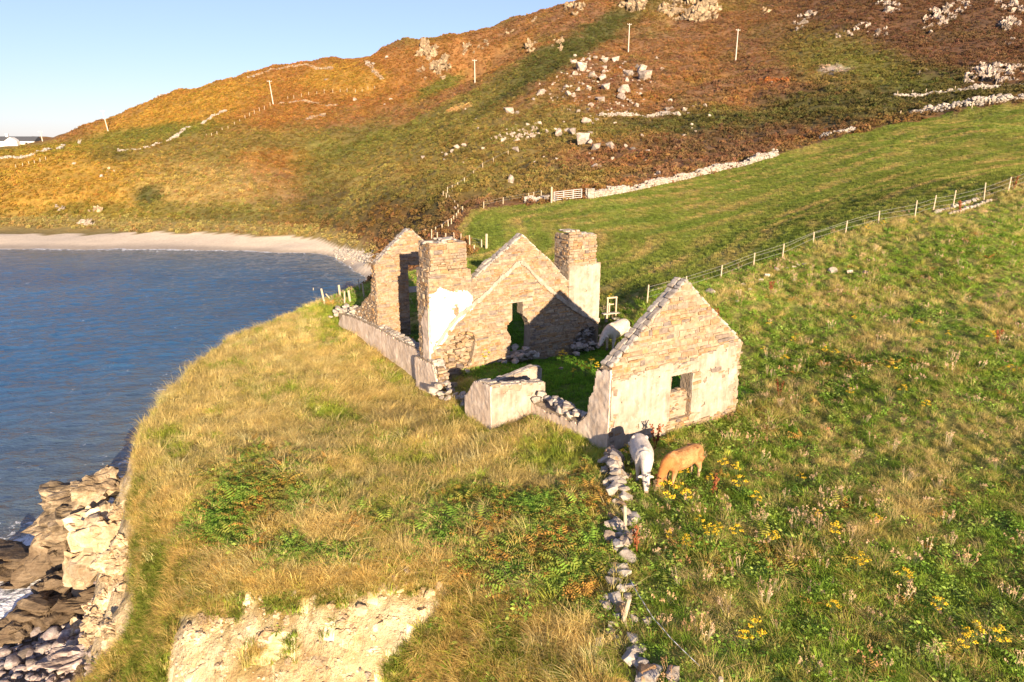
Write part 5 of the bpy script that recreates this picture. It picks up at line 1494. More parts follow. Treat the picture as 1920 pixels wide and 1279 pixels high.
# ------------------------------------------------------------------ rocks on the hill
HROCK = [rock_mesh(200 + i, MAT['hill_rock'], 14, 0.5) for i in range(8)]
CROCK = [cleft_mesh(220 + i, MAT['crag_rock'], 16, 0.6, 4, 2.4, 0.09) for i in range(6)]
HCROCK = [cleft_mesh(230 + i, MAT['hill_rock'], 16, 0.6, 4, 2.4, 0.09) for i in range(6)]
r = random.Random(91)
BIG = {(955, 207): 'square pale boulder at the left foot of the boulder field above the track', (1209, 143): 'largest pale boulder at the upper right of the boulder field', (1203, 130): 'pale boulder leaning on the back of the largest one',
       (1171, 168): 'tall pale boulder below the right hand group of the boulder field', (1090, 127): 'big pale boulder at the upper left of the boulder field', (1134, 113): 'upright boulder topmost in the middle of the boulder field',
       (1152, 111): 'rounded boulder at the top right edge of the boulder field', (1126, 187): 'low broad boulder at the foot of the boulder field', (958, 337): 'lone pale boulder on the grass slope above the gate',
       (1118, 312): 'lone low boulder in the heather above the field wall', (1145, 275): 'grey boulder alone in the heather below the track', (1047, 251): 'left of two boulders just below the track', (1073, 248): 'right of two boulders just below the track',
       (1166, 181): 'flat boulder below the tall boulder', (1093, 262): 'long low slab of rock below the track', (853, 393): 'pale boulder beside the gully fence'}
BLD = [(955, 207, 17), (971, 212, 8), (1076, 116, 9), (1090, 127, 17), (1094, 112, 7), (1104, 112, 8), (1116, 109, 9), (1134, 113, 13), (1152, 111, 12), (1133, 127, 8), (1133, 134, 7), (1078, 138, 10), (1085, 131, 7), (1110, 142, 12),
       (1130, 146, 14), (1177, 137, 16), (1203, 130, 18), (1209, 143, 22), (1196, 126, 9), (1183, 140, 9), (1175, 150, 8), (1171, 168, 18), (1166, 181, 16), (1136, 163, 14), (1126, 187, 16), (1066, 176, 10), (1083, 168, 10), (1104, 167, 8),
       (1061, 163, 8), (1075, 180, 7), (1109, 197, 10), (1084, 209, 9), (1104, 205, 8), (1012, 175, 12), (1020, 170, 8), (1000, 186, 6), (1182, 190, 7), (1193, 198, 8), (1257, 188, 7), (1284, 205, 8), (1253, 204, 8), (1323, 198, 7), (1100, 227, 14),
       (1119, 225, 7), (1047, 251, 16), (1073, 248, 16), (1065, 244, 10), (1106, 250, 9), (1131, 251, 6), (1093, 262, 22), (1105, 266, 11), (1118, 277, 15), (1145, 275, 14), (1172, 274, 7), (1186, 279, 8), (1204, 254, 7), (1213, 283, 8), (1149, 299, 8),
       (1118, 312, 13), (1106, 290, 6), (958, 337, 15), (968, 281, 12), (1011, 231, 8), (1232, 110, 8), (1242, 129, 6), (1236, 325, 9), (853, 393, 10), (793, 295, 6), (857, 276, 8), (848, 283, 7), (870, 272, 8), (838, 290, 9), (942, 262, 8), (931, 258, 6),
       (1026, 246, 8), (999, 256, 8), (665, 187, 6), (733, 187, 6), (722, 196, 4), (466, 118, 5), (296, 100, 4), (1446, 155, 5), (302, 147, 5), (190, 330, 5), (139, 307, 5), (1300, 200, 5), (1190, 208, 5), (690, 119, 8), (612, 150, 7), (700, 120, 6), (475, 143, 6), (725, 108, 6), (1745, 60, 6)]
for k, (px, py, s) in enumerate(BLD):
    p, t = hit(px, py + s * 0.3)
    d = 1.3 * s * t / F
    o = obj('boulder', HROCK[k % 8])
    o.matrix_basis = Matrix.Translation((p[0], p[1], p[2] + d * 0.22)) @ rnd_rot(r, 0.25) @ Matrix.Diagonal((d * r.uniform(0.95, 1.25), d * r.uniform(0.8, 1.1), d * r.uniform(0.75, 1.0), 1))
    if (px, py) in BIG: tag(o, BIG[(px, py)], 'boulder')
    else: tag(o, 'small pale boulder half sunk in the heather of the hillside', 'boulder', 'small boulders on the hillside')
# scree and stone litter of the boulder field, too small to tell apart
it = []
for _ in range(330):
    a = r.uniform(0, 6.28); q = math.sqrt(r.random())
    if r.random() < 0.62: px, py = 1120 + 110 * q * math.cos(a), 160 + 60 * q * math.sin(a)
    elif r.random() < 0.5: px, py = 975 + 55 * q * math.cos(a), 250 + 14 * q * math.sin(a) - 0.2 * 55 * q * math.cos(a)
    else: px, py = r.uniform(820, 1350), r.uniform(180, 330)
    p, t = hit(px, py); s = r.uniform(2.0, 7.5) * t / F
    it.append((HROCK[r.randrange(8)], Matrix.Translation((p[0], p[1], p[2] + s * 0.1)) @ rnd_rot(r, 0.4) @ Matrix.Diagonal((s * 1.2, s, s * 0.8, 1))))
tag(obj('scree', join_mesh('scree', it, MAT['hill_rock'])), kind='stuff')

def crag(label, px, py, rx, ry, n, size, mat='crag_rock', rot=0.0, tall=1.25, seed=0):
    """an outcrop: upright and tilted blocks crowding out of the slope"""
    r = random.Random(seed + int(px)); lib = CROCK if mat == 'crag_rock' else HCROCK
    n = max(3, int(n * 0.6)); size *= 1.75
    c0, _ = hit(px, py); o = empty('crag', tuple(c0)); tag(o, label, 'crag')
    for k in range(n):
        a = r.uniform(0, 6.28); q = math.sqrt(r.random())
        dx, dy = rx * q * math.cos(a), ry * q * math.sin(a)
        c, s_ = math.cos(R(rot)), math.sin(R(rot))
        p, t = hit(px + dx * c - dy * s_, py + dx * s_ + dy * c)
        s = size * r.uniform(0.45, 1.25) * (1.15 - 0.5 * q) * t / F
        M = Matrix.Translation((p[0], p[1], p[2] - s * 0.06)) @ Matrix.Rotation(r.gauss(0.35, 0.35), 4, 'Y') @ rnd_rot(r, 0.3) @ Matrix.Diagonal((s * r.uniform(0.6, 1.0), s * r.uniform(0.7, 1.1), s * tall * r.uniform(0.8, 1.3), 1))
        q_ = obj('rock', lib[r.randrange(6)], None, o); q_.matrix_basis = Matrix.Translation(-Vector(c0)) @ M
crag('ochre crag high on the left of the ridge, upper block', 800, 98, 19, 16, 26, 15)
crag('ochre crag below and right of the upper block, split into slabs', 822, 124, 22, 24, 40, 14, rot=-20)
crag('thin line of rocks left of the ochre crag slabs', 792, 138, 8, 12, 12, 8)
crag('cluster of pale knobs right of the ochre crag', 879, 96, 13, 11, 12, 9)
crag('pale knob beside the cluster on the upper left slope', 903, 84, 11, 8, 9, 10)
crag('dark sided rock on the slope below the ridge, left one', 994, 87, 12, 13, 10, 14)
crag('dark sided rock on the slope below the ridge, right one', 1046, 85, 10, 14, 10, 14)
crag('paired rocks near the skyline left of the summit', 1077, 18, 20, 12, 16, 14)
crag('small rock just under the skyline left of the paired rocks', 1004, 37, 5, 6, 5, 8)
crag('small knobs on the upper slope above the cluster', 950, 60, 12, 5, 7, 7)
crag('dark crag at the top edge left of the summit', 1190, 8, 24, 13, 26, 17)
crag('great tumbled crag at the summit in the middle of the top edge', 1298, 17, 56, 27, 90, 17, tall=1.35)
crag('low rock left of the great summit crag', 1245, 22, 10, 8, 8, 11)
crag('pair of low rocks on the skyline right of the summit', 1434, 24, 11, 7, 8, 9)
crag('pale rock under the skyline, left of a pair', 1500, 45, 12, 13, 13, 10, 'hill_rock')
crag('pale rock under the skyline, right of a pair', 1520, 31, 11, 8, 10, 10, 'hill_rock')
crag('small pale rocks low on the dark slope', 1583, 66, 14, 7, 9, 9, 'hill_rock')
crag('broken rocks on the dark slope, left group', 1620, 53, 17, 12, 16, 9, 'hill_rock')
crag('broken rocks on the dark slope, right group', 1652, 64, 17, 11, 16, 9, 'hill_rock')
crag('slanting band of pale rock near the top edge', 1665, 14, 30, 13, 28, 10, 'hill_rock', 20)
crag('long pale outcrop slanting down from the top right', 1772, 26, 52, 20, 80, 11, 'hill_rock', -28)
crag('pale outcrop in the top right corner', 1890, 12, 34, 12, 34, 12, 'hill_rock', 20)
crag('pale boulder crag under the top right corner', 1888, 47, 24, 13, 20, 13, 'hill_rock')
crag('small pale rocks at the right edge', 1898, 79, 17, 6, 9, 8, 'hill_rock')
crag('small pale crag above the right hand walls', 1729, 133, 9, 8, 8, 9, 'hill_rock')
crag('long grey rock face above the walls at the right edge', 1865, 139, 62, 20, 90, 13, 'hill_rock', -6)
crag('rubble slope of pale stone under the track, left part', 972, 250, 24, 9, 34, 6, 'hill_rock', -10)
crag('rubble slope of pale stone under the track, right part', 1008, 243, 16, 9, 22, 6, 'hill_rock', -35)
crag('grey rocks standing at the back of the beach', 163, 422, 15, 7, 9, 14, 'hill_rock')
crag('brown rock in the grass above the beach', 178, 399, 10, 8, 6, 12)
crag('pale rock beside the brown rock above the beach', 114, 391, 8, 10, 6, 9, 'hill_rock')
crag('small dark rocks in the middle of the bay slope', 303, 326, 4, 4, 4, 7)
crag('ochre rocks in a bare patch of the far hillside', 200, 130 + 190, 30, 10, 14, 4)

# ------------------------------------------------------------------ rocks of the shore
def sea_rock(label, px, py, z, w, d, h, seed, mat='sea_rock', rz=0.0, tilt=0.0, par=None, nm='sea_rock', cat='rock', sub=3, disp=0.13, sq=0.62):
    p = atz(px, py, z)
    o = obj(nm, cleft_mesh(300 + seed, MAT[mat], 20, 0.62, 9, 2.0, 0.05, 1.2))
    o.matrix_basis = Matrix.Translation(tuple(p)) @ Matrix.Rotation(R(rz), 4, 'Z') @ Matrix.Rotation(R(tilt), 4, 'Y') @ Matrix.Diagonal((w * 1.2, d * 1.2, h * 1.15, 1))
    tag(o, label, cat)
    return o
sea_rock('pale block at the cliff top, highest of the shore rocks', 186, 912, 4.6, 2.2, 2.2, 2.0, 1, 'sea_rock', 20)
sea_rock('pale rounded slab below the highest block', 132, 936, 3.6, 3.1, 2.6, 2.0, 2, 'sea_rock', 10)
sea_rock('second pale slab down the cliff nose', 116, 985, 2.6, 3.3, 2.8, 2.0, 3, 'sea_rock', -15, 8)
sea_rock('big dark banded rock at the foot of the cliff nose', 108, 1040, 1.0, 3.6, 3.0, 3.4, 4, 'sea_rock', 25, 12)
sea_rock('dark tidal rock at the left edge in the water', 28, 1050, 0.5, 3.2, 2.6, 2.0, 5, 'sea_rock', -20, 8)
sea_rock('pale rock between the slabs and the cliff face', 150, 965, 3.4, 1.9, 2.0, 1.6, 6, 'sea_rock', 40)
sea_rock('narrow dark wedge of rock below the cliff face', 104, 1100, 0.9, 1.9, 1.6, 1.8, 7, 'sea_rock', 60, 20)
sea_rock('dark flat-topped rock by the cobbles', 88, 1142, 0.6, 3.0, 2.0, 1.5, 8, 'sea_rock', -12, 6)
sea_rock('low dark rock nearest the water by the cobbles', 36, 1182, 0.3, 2.2, 1.6, 1.2, 9, 'sea_rock', 15, 4)
sea_rock('rock shelf under water at the left edge', 20, 1098, -0.15, 2.6, 1.4, 0.7, 10, 'sea_rock', 5)
sea_rock('cream cliff block under the grass edge, left of the face', 176, 1000, 3.0, 2.2, 2.0, 3.0, 11, 'cream_rock', 30)
sea_rock('cream cliff block in the middle of the face', 212, 1015, 3.2, 2.4, 2.0, 3.4, 12, 'cream_rock', -10)
sea_rock('low cream cliff block above the cobbles', 180, 1072, 1.6, 2.8, 2.2, 2.6, 13, 'cream_rock', 15)
sea_rock('ochre cliff block right of the low cream block', 222, 1085, 2.2, 1.8, 1.8, 2.6, 14, 'cream_rock', 50)
sea_rock('grey slab dipping into the cobbles', 175, 1130, 0.9, 2.6, 1.6, 1.2, 15, 'sea_rock', 30, 14)
sea_rock('grey striped slab at the bottom edge', 150, 1235, 1.0, 3.0, 1.2, 0.9, 16, 'cobble', 40, 10)
sea_rock('dark rock at the bottom edge below the grass', 185, 1270, 1.0, 2.0, 1.2, 1.2, 17, 'sea_rock', 25, 10)
sea_rock('grey boulder at the foot of the grass slope', 208, 1212, 1.6, 1.1, 0.9, 0.9, 18, 'cobble', 10)
CB = [cleft_mesh(360 + i, MAT['cream_rock'], 18, 0.6, 6, 2.2, 0.06) for i in range(6)]
r = random.Random(77)
for k in range(44):                                   # the broken face between the shore rocks and the turf
    f = r.random(); px = 205 + r.uniform(-45, 45) - 18 * f; py = 935 + 260 * f
    p, t = hit(px, py)
    if p[2] < 0.2: continue
    d = r.uniform(22, 52) * t / F
    o = obj('cliff_block', CB[k % 6]); o.matrix_basis = Matrix.Translation((p[0] - 0.1, p[1], p[2] - 0.1)) @ rnd_rot(r, 0.4) @ Matrix.Diagonal((d * 1.1, d, d * 0.85, 1))
    tag(o, 'cream block jutting from the broken cliff face between shore rocks and turf', 'rock', 'blocks of the cliff face')
COB = [rock_mesh(340 + i, MAT['cobble'], 40, 0.15, True) for i in range(8)]
COBP = [rock_mesh(350 + i, MAT['hill_rock'], 30, 0.2, True) for i in range(6)]
r = random.Random(55); n = 0
BIGC = [(120, 1165, 30), (127, 1192, 26), (137, 1178, 24), (72, 1190, 34), (98, 1198, 36), (42, 1238, 34), (52, 1232, 30), (83, 1222, 28), (24, 1250, 38), (60, 1250, 24), (150, 1160, 20), (155, 1145, 18), (165, 1150, 18), (10, 1228, 26), (112, 1212, 26), (140, 1210, 22), (100, 1172, 26)]
spots = list(BIGC)
while len(spots) < 170:
    px, py = r.uniform(-5, 215), r.uniform(1135, 1290)
    if px + (1290 - py) * 0.25 > 225 or py < 1140 + max(0, (90 - px)) * 0.5: continue
    spots.append((px, py, r.uniform(9, 20)))
for px, py, s in spots:
    p = atz(px, py, 0.3); g = on_ground(p[0], p[1]); g = max(g, -0.25); p = atz(px, py, g); _, _, t = proj(*p)
    d = s * float(t) / F
    o = obj('cobble', (COBP if r.random() < 0.25 else COB)[r.randrange(6)])
    o.matrix_basis = Matrix.Translation((p[0], p[1], g + d * 0.22)) @ rnd_rot(r, 0.25) @ Matrix.Diagonal((d * 1.15, d * 0.9, d * 0.62, 1))
    tag(o, 'rounded sea-worn cobble on the stony shore under the cliff', 'cobble', 'cobbles on the shore')
it = []
for _ in range(900):
    x, y = r.uniform(-24, -13), r.uniform(18, 29)
    g = on_ground(x, y); d = shore([x], [y])[0][0]
    if g < -0.5 or g > 2.2 or d > -2.5: continue
    s = r.uniform(0.1, 0.34)
    it.append(((COB + COBP)[r.randrange(14)], Matrix.Translation((x, y, g + s * 0.15)) @ rnd_rot(r, 0.3) @ Matrix.Diagonal((s * 1.2, s * 0.95, s * 0.65, 1))))
tag(obj('shingle', join_mesh('shingle', it, MAT['cobble'])), kind='stuff')

# white pebble ridge at the far corner of the beach
it = []
for _ in range(500):
    px, py = r.uniform(628, 712), 0; py = 474 + (px - 628) * 0.14 + r.gauss(0, 4.5)
    p, t = hit(px, py)
    if p[2] < 0.05: continue
    s = r.uniform(0.3, 0.9)
    it.append((LOOSE[r.randrange(8)], Matrix.Translation((p[0], p[1], p[2] + s * 0.1)) @ rnd_rot(r, 0.3) @ Matrix.Diagonal((s * 1.2, s, s * 0.6, 1))))
tag(obj('pebble_ridge', join_mesh('pebble_ridge', it, MAT['pale_stone'])), kind='stuff')

# ------------------------------------------------------------------ stones in and on the eroded bank
CR = [rock_mesh(380 + i, MAT['cream_rock'], 16, 0.6) for i in range(8)]
BK = [(770, 1072, 34, 'big square grey stone bedded at the top of the eroded bank', 1), (800, 1078, 18, None, 0), (738, 1086, 20, None, 0), (752, 1072, 16, None, 0), (789, 1072, 14, None, 0), (716, 1100, 26, 'white stone low in the top row of the eroded bank', 0), (822, 1098, 22, None, 0),
      (808, 1112, 24, 'white stone at the right hand end of the eroded bank', 0), (681, 1143, 26, 'pale wedge of stone sticking out of the ochre bank', 0), (505, 1113, 14, None, 0), (527, 1112, 13, None, 0), (550, 1112, 16, 'grey stone in the top row of the bank left of the middle', 1), (568, 1107, 13, None, 0),
      (490, 1120, 12, None, 0), (476, 1125, 12, None, 0), (460, 1131, 14, None, 0), (590, 1118, 12, None, 0), (610, 1116, 14, None, 0), (640, 1116, 12, None, 0), (664, 1116, 12, None, 0), (695, 1113, 14, None, 0), (730, 1105, 14, None, 0), (760, 1095, 16, None, 0), (783, 1098, 14, None, 0), (795, 1105, 14, None, 0),
      (752, 1108, 12, None, 0), (420, 1228, 16, None, 0), (455, 1206, 12, None, 0), (548, 1135, 12, None, 0), (700, 1196, 12, None, 0), (480, 1160, 10, None, 0), (615, 1255, 12, None, 0), (400, 1180, 10, None, 0), (380, 1250, 14, None, 0), (640, 1170, 9, None, 0), (690, 1265, 16, None, 1), (675, 1255, 12, None, 1)]
for k, (px, py, s, lab, grey) in enumerate(BK):
    p, t = hit(px, py); d = s * t / F
    o = obj('bank_stone', (HROCK if grey else CR)[k % 8])
    o.matrix_basis = Matrix.Translation(tuple(p)) @ rnd_rot(r, 0.25) @ Matrix.Diagonal((d, d * 0.9, d * 0.85, 1))
    if lab: tag(o, lab, 'stone')
    else: tag(o, 'small stone bedded in the bare face of the eroded bank', 'stone', 'small stones in the eroded bank')
for k in range(95):
    px, py = r.uniform(300, 830), r.uniform(1085, 1300)
    if py > 1140 and r.random() < 0.35: py = 1085 + (px < 480) * 40 + r.uniform(0, 50)
    p, t = hit(px, py)
    if grid_pick(BARE, np.array([p[0]]), np.array([p[1]]))[0] < 0.6: continue
    d = r.uniform(10, 38) * t / F
    o = obj('bank_stone', CB[k % 6]); o.matrix_basis = Matrix.Translation((p[0], p[1] + d * 0.12, p[2] - d * 0.05)) @ rnd_rot(r, 0.4) @ Matrix.Diagonal((d * 1.15, d * 0.8, d * 0.8, 1))
    tag(o, 'jointed cream block showing in the bare face of the eroded bank', 'stone', 'cream blocks in the eroded bank')
it = []
for _ in range(700):
    px, py = r.uniform(290, 830), r.uniform(1090, 1300)
    p, t = hit(px, py)
    if grid_pick(BARE, np.array([p[0]]), np.array([p[1]]))[0] < 0.5: continue
    s = r.uniform(0.03, 0.11) * (1.8 if r.random() < 0.08 else 1)
    it.append((CR[r.randrange(8)], Matrix.Translation(tuple(p)) @ rnd_rot(r, 0.6) @ Matrix.Diagonal((s * 1.2, s, s * 0.8, 1))))
tag(obj('earth_clods', join_mesh('earth_clods', it, MAT['cream_rock'])), kind='stuff')

# ------------------------------------------------------------------ loose stones about the ruin
def loose(label, group, pts, lib, seed, flat=0.65, cat='stone', nm='loose_stone', lift=0.25):
    r = random.Random(seed)
    for k, (p, s) in enumerate(pts):
        o = obj(nm, lib[r.randrange(8)])
        o.matrix_basis = Matrix.Translation((p[0], p[1], p[2] + s * lift)) @ rnd_rot(r, 0.35) @ Matrix.Diagonal((s * 1.25, s, s * flat, 1))
        tag(o, label, cat, group)
r = random.Random(12); pts = []
for k in range(46):
    b = r.uniform(1.9, 5.6); lay = r.randrange(2)
    z = np.interp(b, [1.9, 2.9, 3.8, 4.75, 5.6], [10.48, 10.5, 10.38, 10.25, 10.35])
    pts.append((ruin(r.uniform(0.05, 0.6), b, z + 0.22 * lay - 0.02), r.uniform(0.24, 0.48)))
loose('loose grey stone heaped on the broken low wall beside the front gable', 'stones on the low wall', pts, LOOSE, 1)
pts = []
for k in range(34):
    b = r.uniform(8.2, 11.9); f = (b - 8.2) / 3.7
    pts.append((ruin(-1.1 - 0.4 * f + r.gauss(0, 0.35), b, 8.75 + r.uniform(0, 0.85) * (1 - 0.3 * f)), r.uniform(0.26, 0.5)))
loose('loose stone in the heap that fills the gap left of the porch', 'stones in the gap left of the porch', pts, LOOSE, 2)
pts = []
for k in range(30):
    a = 3.9 + r.gauss(0, 0.75); b = 12.55 + r.uniform(-0.5, 0.7); pts.append((ruin(a, b, 9.5 + max(0, 0.7 - abs(a - 3.9) * 0.5) * r.uniform(0.2, 1.2)), r.uniform(0.22, 0.5)))
loose('loose stone in the pile under the opening of the middle gable', 'stones under the middle opening', pts, LOOSE, 3)
pts = []
for k in range(24):
    a = 8.5 + r.gauss(0, 0.6); b = 12.7 + r.uniform(-0.6, 0.2); g = ruin(a, b); pts.append((np.array([g[0], g[1], on_ground(g[0], g[1]) + r.uniform(0, 0.5)]), r.uniform(0.2, 0.45)))
loose('loose stone fallen at the landward foot of the middle gable', 'stones at the foot of the middle gable', pts, LOOSE, 4)
pts = []
for k in range(40):
    b = r.uniform(25.5, 31.2); a = -1.1 + r.gauss(0, 0.3); pts.append((ruin(a, b, np.interp(b, [25.5, 28, 30, 31.2], [10.1, 9.9, 9.4, 8.7]) + r.uniform(0, 0.35)), r.uniform(0.25, 0.5)))
loose('loose stone in the rubble at the far end of the seaward wall', 'stones at the end of the seaward wall', pts, LOOSE, 5)
for px, py, s, lab in ((850, 728, 22, 'grey pointed stone on the grass floor left of the porch'), (877, 700, 12, 'round pale stone lying on the grass floor at the middle gable'), (1052, 693, 9, 'small grey stone on the floor under the middle gable'), (1000, 700, 16, 'flat slab of stone at the edge of the pile'),
                        (1205, 24 + 775, 0, None)):
    if lab is None: continue
    p, t = hit(px, py); d = s * t / F
    o = obj('loose_stone', LOOSE[px % 8]); o.matrix_basis = Matrix.Translation((p[0], p[1], p[2] + d * 0.2)) @ rnd_rot(r, 0.3) @ Matrix.Diagonal((d * 1.1, d, d * 0.8, 1)); tag(o, lab, 'stone')
pts = []
for px, py, s in ((1394, 536, 9), (1401, 534, 7), (1410, 532, 8), (1426, 527, 9), (1438, 520, 12), (1405, 545, 8), (1457, 508, 10), (1475, 505, 7), (1488, 503, 8), (1496, 499, 8), (1508, 498, 9), (1381, 567, 8), (1488, 527, 5)):
    p, t = hit(px, py); pts.append((p, s * t / F))
loose('pale stone in the grass along the old bank right of the front gable', 'stones along the old bank', pts, LOOSE, 6)
for px, py, s, lab in ((1560, 510, 26, 'grey weathered boulder in the grass of the right hand slope'), (1592, 512, 18, 'low brownish rock beside the grey boulder on the slope'), (1624, 514, 17, 'brown rock rightmost of three on the slope'), (1332, 548, 22, 'grey mossy stones behind the peak of the front gable')):
    p, t = hit(px, py); d = s * t / F
    o = obj('boulder', rock_mesh(400 + px, MAT['hill_rock'], 16, 0.5, False, 1, 0.08)); o.matrix_basis = Matrix.Translation((p[0], p[1], p[2] + d * 0.12)) @ rnd_rot(r, 0.15) @ Matrix.Diagonal((d * 1.2, d * 0.8, d * 0.5, 1)); tag(o, lab, 'boulder')
# ------------------------------------------------------------------ plants: the shapes that are strewn
def proto(name, faces_v, g, mat):
    """faces_v: list of polygons (lists of points); g: root..tip value for every polygon's points"""
    V, Fq, G = [], [], []
    for poly, gg in zip(faces_v, g):
        b = len(V); V += poly; G += gg; Fq.append(tuple(range(b, b + len(poly))))
    me = bpy.data.meshes.new(name); me.from_pydata([tuple(p) for p in V], [], Fq); me.update()
    attr(me, 'g', G); me.materials.append(MAT[mat])
    return bpy.data.objects.new(name, me)

def tuft(name, seed, n, h, spread, w, droop, mat='blade', head=0.0, splay=0.9, wind=(0.0, 0.0)):
    r = random.Random(seed); P, G = [], []
    for _ in range(n):
        a = r.uniform(0, 6.283); rad = spread * math.sqrt(r.random())
        bx, by = rad * math.cos(a), rad * math.sin(a)
        hh = h * r.uniform(0.55, 1.15); ph = r.uniform(0, 6.283) if r.random() < 0.4 else a
        lean = splay * r.uniform(0.15, 1.0); ww = w * r.uniform(0.7, 1.3)
        dx, dy = math.cos(ph) * lean + wind[0], math.sin(ph) * lean + wind[1]
        sx, sy = -math.sin(ph + r.uniform(-.6, .6)) * ww / 2, math.cos(ph) * ww / 2
        pts = []
        for s in (0.0, 0.4, 0.75, 1.0):
            q = s * s
            pts.append((bx + dx * hh * (0.35 * s + 0.65 * q), by + dy * hh * (0.35 * s + 0.65 * q), hh * (s - droop * q * 0.6) - 0.04))
        for k in range(3):
            wa, wb = (1, 0.9, 0.6)[k], (0.9, 0.6, 0.08 + head)[k]
            p, q = pts[k], pts[k + 1]; g0, g1 = (0, .4, .75)[k], (.4, .75, 1)[k]
            P.append([(p[0] - sx * wa, p[1] - sy * wa, p[2]), (p[0] + sx * wa, p[1] + sy * wa, p[2]), (q[0] + sx * wb, q[1] + sy * wb, q[2]), (q[0] - sx * wb, q[1] - sy * wb, q[2])]); G.append([g0, g0, g1, g1])
    return proto(name, P, G, mat)

def fern(name, seed, nf=6, L=0.7):
    r = random.Random(seed); P, G = [], []
    for k in range(nf):
        a = 6.283 * k / nf + r.uniform(-.4, .4); l = L * r.uniform(0.7, 1.2); rise = r.uniform(0.45, 0.9)
        d = Vector((math.cos(a), math.sin(a), 0)); sd = Vector((-math.sin(a), math.cos(a), 0)); n = 8
        def sp(t): return d * (l * (0.15 + 0.85 * t)) * (0.4 + 0.6 * t) + Vector((0, 0, l * rise * (1.25 * t - 0.85 * t * t) + 0.05))
        for i in range(n):
            t0, t1 = i / n, (i + 0.72) / n
            wd = l * 0.34 * (1 - t0) ** 0.8 * (0.6 if i == 0 else 1)
            p0, p1 = sp(t0), sp(t1)
            for s in (-1, 1):
                tip = (p0 + p1) / 2 + sd * s * wd + d * wd * 0.35 + Vector((0, 0, -wd * 0.22 + r.uniform(-.03, .03)))
                P.append([p0, p1, tip]); G.append([0.2 + 0.6 * t0, 0.2 + 0.6 * t0, 0.4 + 0.6 * t0])
    return proto(name, P, G, 'frond')

def leafy(name, seed, n=34, R_=0.28, h=0.35, leaf=0.11):
    r = random.Random(seed); P, G = [], []
    for _ in range(n):
        a = r.uniform(0, 6.283); q = math.sqrt(r.random())
        c = Vector((R_ * q * math.cos(a), R_ * q * math.sin(a), h * r.uniform(0.15, 1.0) * (1.1 - 0.6 * q)))
        l = leaf * r.uniform(0.6, 1.3); u = Vector((math.cos(a), math.sin(a), r.uniform(-.5, .4))).normalized(); v = u.cross(Vector((r.gauss(0, .4), r.gauss(0, .4), 1))).normalized()
        P.append([c - u * l * .5, c - v * l * .3, c + u * l * .6, c + v * l * .3]); z = c.z / h; G.append([z * .6, z, z, z])
    return proto(name, P, G, 'frond')

def heath(name, seed, n=46, R_=0.5, h=0.45):
    r = random.Random(seed); P, G = [], []
    for _ in range(n):
        a = r.uniform(0, 6.283); q = math.sqrt(r.random())
        c = Vector((R_ * q * math.cos(a), R_ * q * math.sin(a), h * (1 - q * q) * r.uniform(0.4, 1.0)))
        l = r.uniform(0.10, 0.22); u = Vector((r.gauss(0, 1), r.gauss(0, 1), r.gauss(0.5, .6))).normalized(); v = u.cross(Vector((r.gauss(0, 1), r.gauss(0, 1), .3))).normalized()
        P.append([c - u * l, c + v * l * .6, c + u * l]); G.append([0.2, 0.6, 1.0])
    return proto(name, P, G, 'heath')

def plume(name, seed, n=7, h=0.6):
    """thin stems with pale fluffy heads"""
    r = random.Random(seed); P, G = [], []
    for _ in range(n):
        a = r.uniform(0, 6.283); b = Vector((0.1 * math.cos(a), 0.1 * math.sin(a), 0)); t = b * r.uniform(1.5, 3.5) + Vector((0, 0, h * r.uniform(.7, 1.1))); s = Vector((0.006, 0, 0))
        P.append([b - s, b + s, t + s, t - s]); G.append([0, 0, .5, .5])
        for _ in range(7):
            c = t + Vector((r.gauss(0, .025), r.gauss(0, .025), r.uniform(-.09, .05))); u = Vector((r.gauss(0, 1), r.gauss(0, 1), r.gauss(0, 1))).normalized() * 0.04; v = u.orthogonal() * 0.7
            P.append([c - u, c + v, c + u]); G.append([1, 1, 1])
    return proto(name, P, G, 'blade')

def library(name, objs):
    c = bpy.data.collections.new(name)
    for o in objs: c.objects.link(o)
    return c
WND = (0.18, 0.10)
LIB = {
    'dry_grass': library('lib_dry', [tuft('dry_tuft', 500 + i, 48, 0.60, 0.20, 0.0105, 0.8, splay=0.85, wind=WND) for i in range(3)] + [tuft('dry_tuft', 504, 40, 0.85, 0.24, 0.010, 1.0, splay=1.3, wind=(0.45, 0.2)), tuft('dry_tuft', 505, 50, 0.34, 0.26, 0.013, 0.6, splay=1.0), tuft('dry_tuft', 506, 40, 0.72, 0.22, 0.010, 0.9, splay=1.1, wind=(-0.35, 0.25))]),
    'green_grass': library('lib_green', [tuft('green_tuft', 510 + i, 46, 0.42, 0.22, 0.0135, 0.75, splay=0.95) for i in range(4)]),
    'short_grass': library('lib_short', [tuft('short_tuft', 520 + i, 36, 0.20, 0.24, 0.020, 0.5, splay=0.7) for i in range(3)]),
    'bracken': library('lib_fern', [fern('fern_clump', 530 + i) for i in range(4)]),
    'leafy_weeds': library('lib_leaf', [leafy('leaf_clump', 540 + i) for i in range(4)]),
    'heather': library('lib_heath', [heath('heath_clump', 550 + i) for i in range(4)]),
    'seeding_thistles': library('lib_plume', [plume('plume', 560 + i) for i in range(3)]),
}
